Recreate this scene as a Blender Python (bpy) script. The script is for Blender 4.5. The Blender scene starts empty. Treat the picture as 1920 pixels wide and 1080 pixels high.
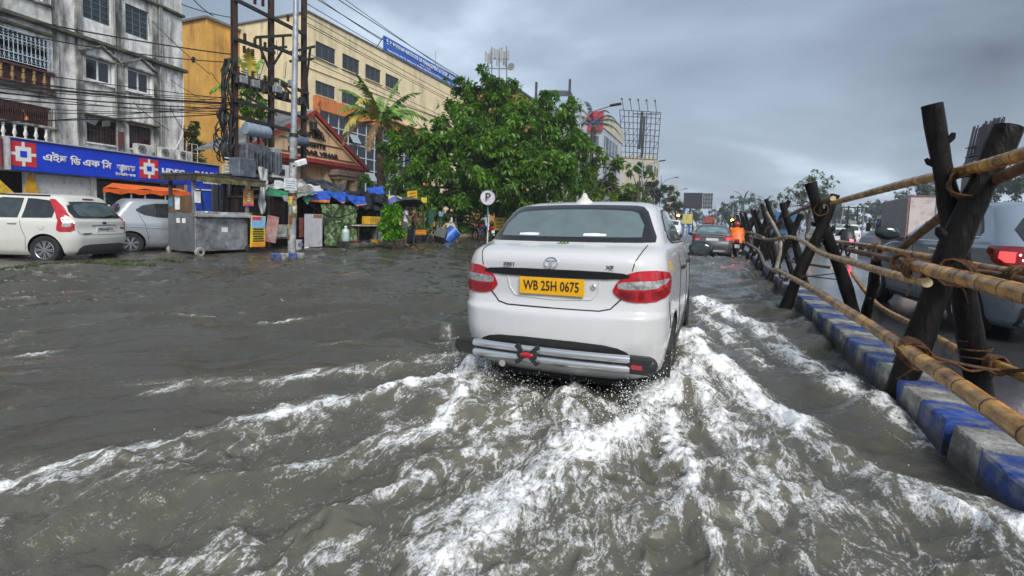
import bpy, bmesh, math, random
import numpy as np
from mathutils import Vector, Matrix, Euler
random.seed(7); np.random.seed(7)
rad = math.radians
SC = bpy.context.scene
COL = SC.collection

# ------------------------------------------------------------------ camera
CAM_H = 1.30
cam = bpy.data.cameras.new("camera"); cam_o = bpy.data.objects.new("camera", cam); COL.objects.link(cam_o)
FPX, CXP, CYP = 900.0, 960.0, 473.0
RCAM = Matrix.Rotation(rad(23.0), 3, 'Z') @ Matrix.Rotation(math.pi/2 - rad(3.9), 3, 'X') @ Matrix.Rotation(rad(1.9), 3, 'Z')
cam_o.matrix_world = Matrix.Translation((0, 0, CAM_H)) @ RCAM.to_4x4()
cam.sensor_width = 36.0; cam.lens = 36.0 * FPX / 1920.0
cam.shift_x = 0.0; cam.shift_y = -(540.0 - CYP) / 1920.0
cam.clip_start = 0.05; cam.clip_end = 4000.0
SC.camera = cam_o

# ------------------------------------------------------------------ sky, sun, exposure
SUN_EL, SUN_AZ = 42.0, 142.0          # azimuth clockwise from +Y: behind the camera, to the right
world = bpy.data.worlds.new("World"); SC.world = world; world.use_nodes = True
def build_world():
    nt = world.node_tree; nt.nodes.clear()
    N, L = nt.nodes.new, nt.links.new
    out = N('ShaderNodeOutputWorld'); bg = N('ShaderNodeBackground'); bg.inputs['Strength'].default_value = 0.10
    sky = N('ShaderNodeTexSky'); sky.sky_type = 'NISHITA'; sky.sun_disc = False
    sky.sun_elevation = rad(SUN_EL); sky.sun_rotation = rad(SUN_AZ); sky.dust_density = 3.0; sky.air_density = 1.2
    tc = N('ShaderNodeTexCoord'); sep = N('ShaderNodeSeparateXYZ'); L(tc.outputs['Generated'], sep.inputs[0])
    # project the view direction on a flat cloud deck so that clouds flatten to the horizon
    zz = N('ShaderNodeMath'); zz.operation = 'ADD'; zz.inputs[1].default_value = 0.22
    ab = N('ShaderNodeMath'); ab.operation = 'ABSOLUTE'; L(sep.outputs['Z'], ab.inputs[0]); L(ab.outputs[0], zz.inputs[0])
    dx = N('ShaderNodeMath'); dx.operation = 'DIVIDE'; L(sep.outputs['X'], dx.inputs[0]); L(zz.outputs[0], dx.inputs[1])
    dy = N('ShaderNodeMath'); dy.operation = 'DIVIDE'; L(sep.outputs['Y'], dy.inputs[0]); L(zz.outputs[0], dy.inputs[1])
    cmb = N('ShaderNodeCombineXYZ'); L(dx.outputs[0], cmb.inputs[0]); L(dy.outputs[0], cmb.inputs[1]); cmb.inputs[2].default_value = 5.2
    n1 = N('ShaderNodeTexNoise'); n1.inputs['Scale'].default_value = 0.5; n1.inputs['Detail'].default_value = 7; n1.inputs['Roughness'].default_value = 0.52; n1.inputs['Distortion'].default_value = 0.35
    L(cmb.outputs[0], n1.inputs['Vector'])
    ramp = N('ShaderNodeValToRGB'); L(n1.outputs['Fac'], ramp.inputs[0])
    e = ramp.color_ramp.elements
    e[0].position = 0.28; e[0].color = (0.42, 0.54, 0.74, 1)
    e[1].position = 0.63; e[1].color = (4.3, 5.0, 5.8, 1)
    m = e.new(0.50); m.color = (1.80, 2.2, 2.70, 1)
    mix = N('ShaderNodeMix'); mix.data_type = 'RGBA'; mix.inputs[0].default_value = 0.93
    L(sky.outputs[0], mix.inputs[6]); L(ramp.outputs[0], mix.inputs[7])
    L(mix.outputs[2], bg.inputs['Color']); L(bg.outputs[0], out.inputs['Surface'])
build_world()
sun = bpy.data.lights.new("sun", 'SUN'); sun_o = bpy.data.objects.new("sun", sun); COL.objects.link(sun_o)
sun.energy = 1.5; sun.angle = rad(28); sun.color = (1.0, 0.965, 0.92)
_e, _a = rad(SUN_EL), rad(SUN_AZ)
_d = Vector((math.sin(_a)*math.cos(_e), math.cos(_a)*math.cos(_e), math.sin(_e)))
sun_o.rotation_euler = _d.to_track_quat('Z', 'Y').to_euler()
sun_o.location = (0, 0, 60)
SC.view_settings.view_transform = 'Standard'; SC.view_settings.look = 'None'
SC.view_settings.gamma = 1.0; SC.view_settings.use_curve_mapping = False
SC.view_settings.exposure = 1.25
SC.render.engine = 'CYCLES'
SC.cycles.max_bounces = 6; SC.cycles.diffuse_bounces = 3; SC.cycles.glossy_bounces = 3
SC.cycles.transparent_max_bounces = 8; SC.cycles.volume_bounces = 0

# ------------------------------------------------------------------ helpers
def _ray(x, y):
    return RCAM @ Vector(((x - CXP) / FPX, -(y - CYP) / FPX, -1.0))
def at_z(x, y, z=0.0):
    v = _ray(x, y); return Vector((0, 0, CAM_H)) + v * ((z - CAM_H) / v.z)
def at_x(x, y, X):
    v = _ray(x, y); return Vector((0, 0, CAM_H)) + v * (X / v.x)
def at_y(x, y, Y):
    v = _ray(x, y); return Vector((0, 0, CAM_H)) + v * (Y / v.y)

ORIGIN = {}
def thing(name, label, cat, loc=(0, 0, 0), rz=0.0, group=None, kind=None):
    o = bpy.data.objects.new(name, None); COL.objects.link(o)
    o.location = loc; o.rotation_euler = (0, 0, rz); o.empty_display_size = 0.2
    o['label'] = label; o['category'] = cat
    if group: o['group'] = group
    if kind: o['kind'] = kind
    ORIGIN[o.name] = Matrix.Translation(loc) @ Matrix.Rotation(rz, 4, 'Z')
    return o
def tag(o, label=None, cat=None, group=None, kind=None):
    if label: o['label'] = label
    if cat: o['category'] = cat
    if group: o['group'] = group
    if kind: o['kind'] = kind
    return o
def structure(o): o['kind'] = 'structure'; return o
def stuff(o): o['kind'] = 'stuff'; return o
def children(o): return [c for c in bpy.data.objects if c.parent == o]
def copy_tree(o, parent=None, kids=None):
    if kids is None:
        kids = {}
        for c in bpy.data.objects:
            if c.parent: kids.setdefault(c.parent.name, []).append(c)
    c = o.copy(); COL.objects.link(c)
    if parent: c.parent = parent
    for ch in kids.get(o.name, []): copy_tree(ch, c, kids)
    return c

def mesh_obj(name, verts, faces, material, parent=None, smooth=False, mats=None, fmat=None, local=False, angle=40):
    me = bpy.data.meshes.new(name)
    if parent is not None and not local and parent.name in ORIGIN:
        M = np.array(ORIGIN[parent.name].inverted())
        V = np.asarray(verts, float).reshape(-1, 3)
        verts = V @ M[:3, :3].T + M[:3, 3]
    if isinstance(verts, np.ndarray): verts = verts.tolist()
    me.from_pydata(verts, [], faces)
    for m in (mats or [material]): me.materials.append(m)
    if fmat is not None: me.polygons.foreach_set('material_index', np.asarray(fmat, dtype=np.int32))
    if smooth:
        me.polygons.foreach_set('use_smooth', np.ones(len(me.polygons), bool))
        if angle: me.set_sharp_from_angle(angle=rad(angle))
    me.validate(); me.update()
    o = bpy.data.objects.new(name, me); COL.objects.link(o)
    if parent is not None:
        o.parent = parent
        if parent.name in ORIGIN: ORIGIN[o.name] = ORIGIN[parent.name]
    return o

class MB:
    """collects shapes into one mesh"""
    def __init__(s): s.v = []; s.f = []; s.m = []; s.cur = 0
    def add(s, vs, fs):
        b = len(s.v); s.v.extend([tuple(v) for v in vs]); s.f.extend([tuple(b + i for i in f) for f in fs]); s.m.extend([s.cur]*len(fs)); return s
    def box(s, c, d, rz=0.0, M=None, bevel=0.0):
        x, y, z = d[0]/2, d[1]/2, d[2]/2
        if bevel > 0:
            b = min(bevel, x*.45, y*.45, z*.45)
            vs = []; 
            for sx in (-1, 1):
                for sy in (-1, 1):
                    for sz in (-1, 1):
                        vs += [(sx*x, sy*(y-b), sz*(z-b)), (sx*(x-b), sy*y, sz*(z-b)), (sx*(x-b), sy*(y-b), sz*z)]
            bm = bmesh.new(); bv = [bm.verts.new(v) for v in vs]
            r = bmesh.ops.convex_hull(bm, input=bv); bmesh.ops.dissolve_limit(bm, angle_limit=0.02, verts=bm.verts, edges=bm.edges)
            bm.verts.index_update(); vs = [v.co.copy() for v in bm.verts]; fs = [tuple(v.index for v in f.verts) for f in bm.faces]; bm.free()
        else:
            vs = [(-x,-y,-z),(x,-y,-z),(x,y,-z),(-x,y,-z),(-x,-y,z),(x,-y,z),(x,y,z),(-x,y,z)]
            fs = [(3,2,1,0),(4,5,6,7),(0,1,5,4),(1,2,6,5),(2,3,7,6),(3,0,4,7)]
        R = M if M is not None else Matrix.Rotation(rz, 3, 'Z')
        cc = Vector(c)
        s.add([R @ Vector(v) + cc for v in vs], fs); return s
    def bar(s, p, q, w, h=None, up=(0, 0, 1)):
        p, q = Vector(p), Vector(q); h = w if h is None else h
        d = (q - p); L = d.length
        if L < 1e-6: return s
        d.normalize(); u = Vector(up)
        if abs(d.dot(u)) > .98: u = Vector((0, 1, 0))
        a = d.cross(u).normalized(); b = a.cross(d).normalized()
        M = Matrix((a, d, b)).transposed()
        s.box((p + q) / 2, (w, L, h), M=M); return s
    def tube(s, pts, r, n=8, cap=True):
        pts = [Vector(p) for p in pts]; k = len(pts)
        rr = r if hasattr(r, '__len__') else [r]*k
        t0 = (pts[1]-pts[0]).normalized()
        a = t0.orthogonal().normalized()
        vs = []
        for i, p in enumerate(pts):
            t = (pts[min(i+1, k-1)] - pts[max(i-1, 0)])
            t = t.normalized() if t.length > 1e-9 else t0
            a = (a - t * a.dot(t)); a = a.normalized() if a.length > 1e-6 else t.orthogonal().normalized()
            b = t.cross(a)
            for j in range(n):
                th = 2*math.pi*j/n
                vs.append(p + (a*math.cos(th) + b*math.sin(th))*rr[i])
        fs = [(i*n+j, i*n+(j+1) % n, (i+1)*n+(j+1) % n, (i+1)*n+j) for i in range(k-1) for j in range(n)]
        if cap: fs += [tuple(range(n-1, -1, -1)), tuple((k-1)*n+j for j in range(n))]
        s.add(vs, fs); return s
    def lathe(s, c, prof, n=16, axis='Z', M=None):
        """prof: list of (radius, height) along the axis"""
        R = M if M is not None else {'Z': Matrix.Identity(3), 'X': Matrix.Rotation(math.pi/2, 3, 'Y'), 'Y': Matrix.Rotation(-math.pi/2, 3, 'X')}[axis]
        vs = []; k = len(prof); c = Vector(c)
        for (r, h) in prof:
            for j in range(n):
                th = 2*math.pi*j/n; vs.append(R @ Vector((r*math.cos(th), r*math.sin(th), h)) + c)
        fs = [(i*n+j, i*n+(j+1) % n, (i+1)*n+(j+1) % n, (i+1)*n+j) for i in range(k-1) for j in range(n)]
        if prof[0][0] > 1e-5: fs.append(tuple(range(n-1, -1, -1)))
        if prof[-1][0] > 1e-5: fs.append(tuple((k-1)*n+j for j in range(n)))
        s.add(vs, fs); return s
    def ell(s, c, r, n=12, m=8, M=None):
        prof = [(math.sin(math.pi*i/m), -math.cos(math.pi*i/m)) for i in range(m+1)]
        vs = []; c = Vector(c); R = M or Matrix.Identity(3)
        for (a, h) in prof:
            for j in range(n):
                th = 2*math.pi*j/n; vs.append(R @ Vector((max(a,1e-4)*math.cos(th)*r[0], max(a,1e-4)*math.sin(th)*r[1], h*r[2])) + c)
        fs = [(i*n+j, i*n+(j+1) % n, (i+1)*n+(j+1) % n, (i+1)*n+j) for i in range(m) for j in range(n)]
        s.add(vs, fs); return s
    def prism(s, poly, h0, h1, M=None, c=(0, 0, 0)):
        """poly in local XY, extruded along local Z"""
        R = M or Matrix.Identity(3); c = Vector(c); n = len(poly)
        vs = [R @ Vector((p[0], p[1], h0)) + c for p in poly] + [R @ Vector((p[0], p[1], h1)) + c for p in poly]
        fs = [tuple(range(n-1, -1, -1)), tuple(range(n, 2*n))] + [(i, (i+1) % n, n+(i+1) % n, n+i) for i in range(n)]
        s.add(vs, fs); return s
    def grid(s, P):
        """P: list of rows of points"""
        a, b = len(P), len(P[0])
        s.add([p for r in P for p in r], [(i*b+j, i*b+j+1, (i+1)*b+j+1, (i+1)*b+j) for i in range(a-1) for j in range(b-1)]); return s
    def build(s, name, material, parent=None, smooth=False, local=False, mats=None, angle=40):
        return mesh_obj(name, s.v, s.f, material, parent, smooth, mats=mats, fmat=s.m if mats else None, local=local, angle=angle)

# ---- numpy value noise
_rng = np.random.RandomState(11)
_TAB = _rng.rand(256, 256)
def vnoise(x, y, seed=0):
    x = np.asarray(x, float) + seed*17.31; y = np.asarray(y, float) + seed*9.73
    xi = np.floor(x).astype(int); yi = np.floor(y).astype(int); fx = x - xi; fy = y - yi
    fx = fx*fx*fx*(fx*(fx*6-15)+10); fy = fy*fy*fy*(fy*(fy*6-15)+10)
    a = _TAB[xi & 255, yi & 255]; b = _TAB[(xi+1) & 255, yi & 255]; c = _TAB[xi & 255, (yi+1) & 255]; d = _TAB[(xi+1) & 255, (yi+1) & 255]
    return (a*(1-fx)+b*fx)*(1-fy) + (c*(1-fx)+d*fx)*fy
def fbm(x, y, oct=4, seed=0, gain=.5):
    t = 0; a = 1; n = 0
    for i in range(oct):
        t = t + a*(vnoise(x*2**i, y*2**i, seed+i*3)*2-1); n += a; a *= gain
    return t/n
def sstep(a, b, x):
    t = np.clip((x-a)/(b-a), 0, 1); return t*t*(3-2*t)
def pchip(xk, yk, x):
    xk = np.asarray(xk, float); yk = np.asarray(yk, float); h = np.diff(xk); d = np.diff(yk)/h
    m = np.zeros_like(yk); m[0] = d[0]; m[-1] = d[-1]
    for i in range(1, len(xk)-1):
        if d[i-1]*d[i] > 0:
            w1 = 2*h[i]+h[i-1]; w2 = h[i]+2*h[i-1]; m[i] = (w1+w2)/(w1/d[i-1]+w2/d[i])
    x = np.asarray(x, float); i = np.clip(np.searchsorted(xk, x)-1, 0, len(h)-1)
    t = (x-xk[i])/h[i]
    return (2*t**3-3*t**2+1)*yk[i]+(t**3-2*t**2+t)*h[i]*m[i]+(-2*t**3+3*t**2)*yk[i+1]+(t**3-t**2)*h[i]*m[i+1]

# ------------------------------------------------------------------ materials
MATS = {}
def M(name, col, rough=.6, metal=0.0, var=.18, scale=6.0, bump=0.0, bscale=40.0, spec=.5, coat=0.0, dirt=None, dirt_amt=.0, dirt_scale=3.0,
      streak=False, emit=None, estr=0.0, alpha=1.0, trans=0.0, rvar=0.0, col2=None, detail=6.0, stretch=(1, 1, 1)):
    if name in MATS: return MATS[name]
    m = bpy.data.materials.new(name); m.use_nodes = True; MATS[name] = m
    nt = m.node_tree; N, L = nt.nodes.new, nt.links.new
    b = nt.nodes['Principled BSDF']; c4 = (col[0], col[1], col[2], 1)
    b.inputs['Roughness'].default_value = rough; b.inputs['Metallic'].default_value = metal
    b.inputs['Specular IOR Level'].default_value = spec; b.inputs['Coat Weight'].default_value = coat; b.inputs['Coat Roughness'].default_value = .06
    b.inputs['Alpha'].default_value = alpha; b.inputs['Transmission Weight'].default_value = trans
    tc = N('ShaderNodeTexCoord'); mp = N('ShaderNodeMapping'); L(tc.outputs['Object'], mp.inputs[0]); mp.inputs['Scale'].default_value = stretch
    n = N('ShaderNodeTexNoise'); n.inputs['Scale'].default_value = scale; n.inputs['Detail'].default_value = detail; n.inputs['Roughness'].default_value = .6
    L(mp.outputs[0], n.inputs['Vector'])
    mx = N('ShaderNodeMix'); mx.data_type = 'RGBA'
    d2 = col2 if col2 else tuple(max(0, c*(1-var*1.6)) for c in col); l2 = tuple(min(1, c*(1+var)) for c in col)
    mx.inputs[6].default_value = (*d2, 1); mx.inputs[7].default_value = (*l2, 1)
    mr = N('ShaderNodeMapRange'); mr.inputs[1].default_value = .32; mr.inputs[2].default_value = .68; L(n.outputs['Fac'], mr.inputs[0]); L(mr.outputs[0], mx.inputs[0])
    colout = mx.outputs[2]
    if dirt:
        nd = N('ShaderNodeTexNoise'); nd.inputs['Scale'].default_value = dirt_scale; nd.inputs['Detail'].default_value = 9; nd.inputs['Roughness'].default_value = .68
        mp2 = N('ShaderNodeMapping'); L(tc.outputs['Object'], mp2.inputs[0]); mp2.inputs['Scale'].default_value = (1, 1, .18) if streak else (1, 1, 1)
        L(mp2.outputs[0], nd.inputs['Vector'])
        r2 = N('ShaderNodeMapRange'); r2.inputs[1].default_value = .62-dirt_amt*.4; r2.inputs[2].default_value = .78-dirt_amt*.3; L(nd.outputs['Fac'], r2.inputs[0])
        m2 = N('ShaderNodeMix'); m2.data_type = 'RGBA'; L(r2.outputs[0], m2.inputs[0]); L(colout, m2.inputs[6]); m2.inputs[7].default_value = (*dirt, 1)
        colout = m2.outputs[2]
    L(colout, b.inputs['Base Color'])
    if rvar > 0:
        r3 = N('ShaderNodeMapRange'); r3.inputs[3].default_value = max(0.02, rough-rvar); r3.inputs[4].default_value = min(1, rough+rvar); L(n.outputs['Fac'], r3.inputs[0]); L(r3.outputs[0], b.inputs['Roughness'])
    if bump > 0:
        nb = N('ShaderNodeTexNoise'); nb.inputs['Scale'].default_value = bscale; nb.inputs['Detail'].default_value = 5; L(mp.outputs[0], nb.inputs['Vector'])
        bp = N('ShaderNodeBump'); bp.inputs['Strength'].default_value = bump; bp.inputs['Distance'].default_value = .02; L(nb.outputs['Fac'], bp.inputs['Height']); L(bp.outputs[0], b.inputs['Normal'])
    if emit: b.inputs['Emission Color'].default_value = (*emit, 1); b.inputs['Emission Strength'].default_value = estr
    return m

def text_obj(s, name, size, loc, rot, material, parent=None, depth=.01, align='LEFT', sx=1.0, bold=0.0, valign='BOTTOM_BASELINE', spacing=1.0):
    cu = bpy.data.curves.new(name, 'FONT'); cu.body = s; cu.size = size; cu.align_x = align; cu.align_y = valign
    cu.extrude = depth/2; cu.resolution_u = 2; cu.offset = bold; cu.space_character = spacing
    t = bpy.data.objects.new(name, cu); COL.objects.link(t)
    bpy.context.view_layer.update()
    me = bpy.data.meshes.new_from_object(t.evaluated_get(bpy.context.evaluated_depsgraph_get()))
    bpy.data.objects.remove(t); bpy.data.curves.remove(cu)
    R = rot if isinstance(rot, Matrix) else Euler(rot).to_matrix()
    A = Matrix.Translation(loc) @ R.to_4x4() @ Matrix.Diagonal((sx, 1, 1, 1))
    if parent is not None and parent.name in ORIGIN: A = ORIGIN[parent.name].inverted() @ A
    me.transform(A); me.materials.clear(); me.materials.append(material); me.name = name; me.validate()
    o = bpy.data.objects.new(name, me); COL.objects.link(o)
    if parent is not None: o.parent = parent; ORIGIN[o.name] = ORIGIN.get(parent.name, Matrix.Identity(4))
    return o
def face_rot(d):
    """rotation for text/boards whose local X runs along d (horizontal) and whose local Y is up; local Z faces the reader"""
    d = Vector((d[0], d[1], 0)).normalized(); u = Vector((0, 0, 1)); n = d.cross(u)
    return Matrix((d, u, n)).transposed()
# ------------------------------------------------------------------ ground, roads, kerbs, water
def ground_z(x, y):
    """flooded carriageway at the middle, verge rising to the left, land beyond"""
    x = np.asarray(x, float); y = np.asarray(y, float)
    edge = -12.3 + .8*(1-sstep(6.0, 10, y)) + .9*fbm(x*.15+3, y*.22, 3, 5) + .5*fbm(y*.9, x*.3, 2, 6) + .35*sstep(14, 20, y)
    t = sstep(0, 2.6, edge + 1.0 - x)
    z = -.13 + t*.24 + .02*fbm(x*1.3, y*1.3, 3, 9)*t
    return z
def _ground():
    xs = np.concatenate([[-420, -250, -120, -70], np.arange(-45, -9, .3), np.arange(-9, 3, 1.5), [4, 8, 14, 20, 40, 90, 200, 420]])
    ys = np.concatenate([[-60, -20, -6], np.arange(0, 32, .3), np.arange(32, 70, 2), [80, 110, 160, 260, 400, 560]])
    X, Y = np.meshgrid(xs, ys); Z = ground_z(X, Y); Z = np.where(X > 1.4, -.16, Z)
    nx, ny = len(xs), len(ys)
    V = np.stack([X.ravel(), Y.ravel(), Z.ravel()], 1)
    F = [(j*nx+i, j*nx+i+1, (j+1)*nx+i+1, (j+1)*nx+i) for j in range(ny-1) for i in range(nx-1)]
    m = M('wet_earth', (.095, .082, .066), .26, var=.35, scale=2.2, bump=.6, bscale=9, dirt=(.055, .05, .045), dirt_amt=.4, dirt_scale=.8, rvar=.3)
    structure(mesh_obj('ground', V, F, m, smooth=True, angle=0))
_ground()

def _right_road():
    m = M('wet_asphalt', (.05, .05, .052), .16, var=.25, scale=1.1, bump=.10, bscale=26, rvar=.14, spec=.6, stretch=(1, .35, 1))
    b = MB(); ys = [-8]+list(np.arange(-4, 40, 2.0))+[50, 80, 140, 260, 400, 555]
    P = [[(x, y, .008 + .018*math.sin(x*.22)) for x in (1.56, 3, 5, 7, 9, 12, 16, 20)] for y in ys]
    b.grid(P); structure(b.build('right_carriageway', m, smooth=True))
    p = M('lane_paint', (.6, .6, .57), .4, var=.3, scale=8, dirt=(.1, .1, .1), dirt_amt=.35, dirt_scale=5)
    for X, n0 in ((5.9, 0), ):
        b = MB()
        for k in range(14):
            y = 4 + k*7.5; z = .012 + .018*math.sin(X*.22)
            b.add([(X-.07, y, z+.004), (X+.07, y, z+.004), (X+.07, y+3, z+.004), (X-.07, y+3, z+.004)], [(0, 1, 2, 3)])
        structure(b.build('lane_marking', p))
_right_road()

# wakes: polylines on the water with crest height, width, foam and side of the breaking slope
WAKES = [
    ([(-2.02, 4.6), (-2.35, 3.6), (-2.75, 2.95), (-3.2, 2.5), (-3.9, 2.05)], .055, .18, .38),
    ([(-1.84, 3.95), (-1.93, 3.2), (-2.05, 2.75), (-2.3, 2.3), (-2.55, 1.8), (-2.72, 1.4), (-2.95, .95)], .100, .17, .74),
    ([(-1.72, 3.85), (-1.60, 3.2), (-1.5, 2.6), (-1.6, 2.1), (-1.9, 1.7), (-2.4, 1.2)], .095, .20, .74),
    ([(-.95, 3.65), (-.86, 3.3), (-.75, 2.9), (-.66, 2.45), (-.78, 2.0), (-1.0, 1.6)], .085, .18, .62),
    ([(-1.32, 3.5), (-1.2, 3.0), (-1.12, 2.5), (-1.2, 2.0), (-1.42, 1.5)], .065, .20, .54),
    ([(-.28, 3.8), (-.42, 3.25), (-.51, 2.7), (-.63, 2.25), (-.74, 1.8), (-.85, 1.5)], .110, .17, .92),
    ([(-.2, 3.3), (-.16, 2.85), (-.05, 2.45), (.02, 2.1), (.06, 1.7)], .045, .12, .74),
    ([(-.22, 5.9), (-.10, 5.1), (.05, 4.5), (.33, 3.86), (.55, 3.38), (.79, 3.05), (.99, 2.75), (1.16, 2.45), (1.26, 2.2)], .100, .20, .95),
    ([(-.2, 4.4), (-.04, 3.85), (.12, 3.35), (.25, 2.9), (.35, 2.5)], .075, .22, .74),
    ([(-.14, 8.6), (.15, 7.8), (.50, 7.0), (.80, 5.7), (1.04, 4.75), (1.20, 4.2), (1.30, 3.8)], .060, .23, .80),
    ([(-.12, 7.4), (.12, 6.4), (.36, 5.5), (.55, 4.8)], .050, .20, .66),
]
def _dist_poly(x, y, pts):
    best = np.full(x.shape, 1e9); tt = np.zeros(x.shape); side = np.zeros(x.shape); n = len(pts)-1
    for i in range(n):
        ax, ay = pts[i]; bx, by = pts[i+1]; dx, dy = bx-ax, by-ay; L2 = dx*dx+dy*dy
        t = np.clip(((x-ax)*dx+(y-ay)*dy)/L2, 0, 1); px, py = ax+t*dx, ay+t*dy
        d = np.hypot(x-px, y-py); k = d < best
        best = np.where(k, d, best); tt = np.where(k, (i+t)/n, tt); side = np.where(k, np.sign((x-ax)*dy-(y-ay)*dx), side)
    return best, tt, side
def water_field(x, y):
    wx = x + .10*fbm(x*3.1, y*3.1, 3, 31) + .05*fbm(x*8, y*8, 2, 32); wy = y + .10*fbm(x*3.1, y*3.1, 3, 33) + .05*fbm(x*8, y*8, 2, 34)
    far = np.hypot(x, y)
    # wind ripples running across the view, broken up
    ru = (x+y)*.707+.25*fbm(x*.5, y*.5, 2, 12); rv = (y-x)*.707+.12*fbm(x*1.1, y*1.1, 2, 13)
    h = .060*fbm(ru*.6, rv*1.7, 2, 1) + .060*fbm(ru*1.0, rv*4.0, 3, 2) + .008*fbm(x*7, y*9, 2, 8)
    h = h*(1+.6*fbm(x*.4, y*.4, 2, 3)) * sstep(0, 6, 40-far*.4) * (1+1.1*sstep(3.5, 9, far))
    # turbulent fan behind the car
    left = -1.95 - .42*np.clip(3.9-y, -3, 6); right = -.15 + .52*np.clip(4.6-y, -4, 6)
    fan = sstep(-.2, .35, x-left)*sstep(-.2, .35, right-x)*sstep(-.2, .5, 4.3-y)
    fan2 = sstep(-.3, .5, x-(left-.9))*sstep(-.2, .4, right+.7-x)*sstep(-.3, .9, 4.6-y)
    boil = (1-np.abs(fbm(wx*2.3, wy*2.0, 4, 41)))**2.2
    h = h + fan*(.060*(boil-.55) + .036*fbm(wx*4.6, wy*3.0, 3, 42)) + .018*fan2*fbm(wx*3.2, wy*3.2, 4, 44)
    foam = .085*fan + .11*fan2*sstep(.0, .5, fbm(x*1.1, y*1.4, 3, 46)+.1)
    foam = foam + fan*.20*sstep(.6, 1.0, boil)
    for (pts, A, w, f) in WAKES:
        d, t, sd = _dist_poly(wx, wy, pts)
        env = (1-.45*t)*(.45+.85*vnoise(wx*2.6, wy*2.6, 51+int(A*1000)))
        asym = np.where(sd > 0, 1.0, 1.0)
        h = h + A*env*np.exp(-(d/w)**2)
        lo = .5 if f > .78 else .10; br = lo+(1-lo)*sstep(.25, .6, fbm(wx*1.6, wy*1.6, 2, 61)*.5+.5+.25*(1-t))
        foam = np.maximum(foam, .92*f*br*np.exp(-(d/(w*(.80 if f > .78 else .80-.42*t)))**2)*(1-.14*t)) + .045*f*np.exp(-(d/(w*3))**2)*(1-.5*t)
    # trough behind the body
    hole = np.exp(-(((x+1.1)/.55)**2 + ((y-4.0)/.55)**2)); h = h - .05*hole; foam = foam*(1-.8*hole)
    # thin broken foam threads drifting outside the fan, drawn out along the wake
    u = .45*x+.9*y; v = .9*x-.45*y
    th = sstep(.90, .985, 1-np.abs(fbm(v*1.1+3, u*.55, 3, 71)))*sstep(.48, .70, vnoise(x*1.7, y*2.1, 72))
    zone = sstep(0, 1.5, x+7.5-.25*y)*sstep(0, 2.5, 6.2-y)*sstep(-.3, .8, left+.8-x)
    foam = np.maximum(foam, .52*th*zone); h = h + .012*th*zone
    h = h + np.clip(foam, 0, 1)**1.3*(.060*np.abs(fbm(wx*10, wy*10, 3, 81))+.030*fbm(x*25, y*25, 3, 82))
    calm = sstep(1.34, 1.18, x)
    surge = .15*np.exp(-(((x-1.34)/.32)**2+((y-2.30)/.62)**2))
    return h*(.35+.65*calm)+surge, np.clip(foam, 0, 1)
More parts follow.
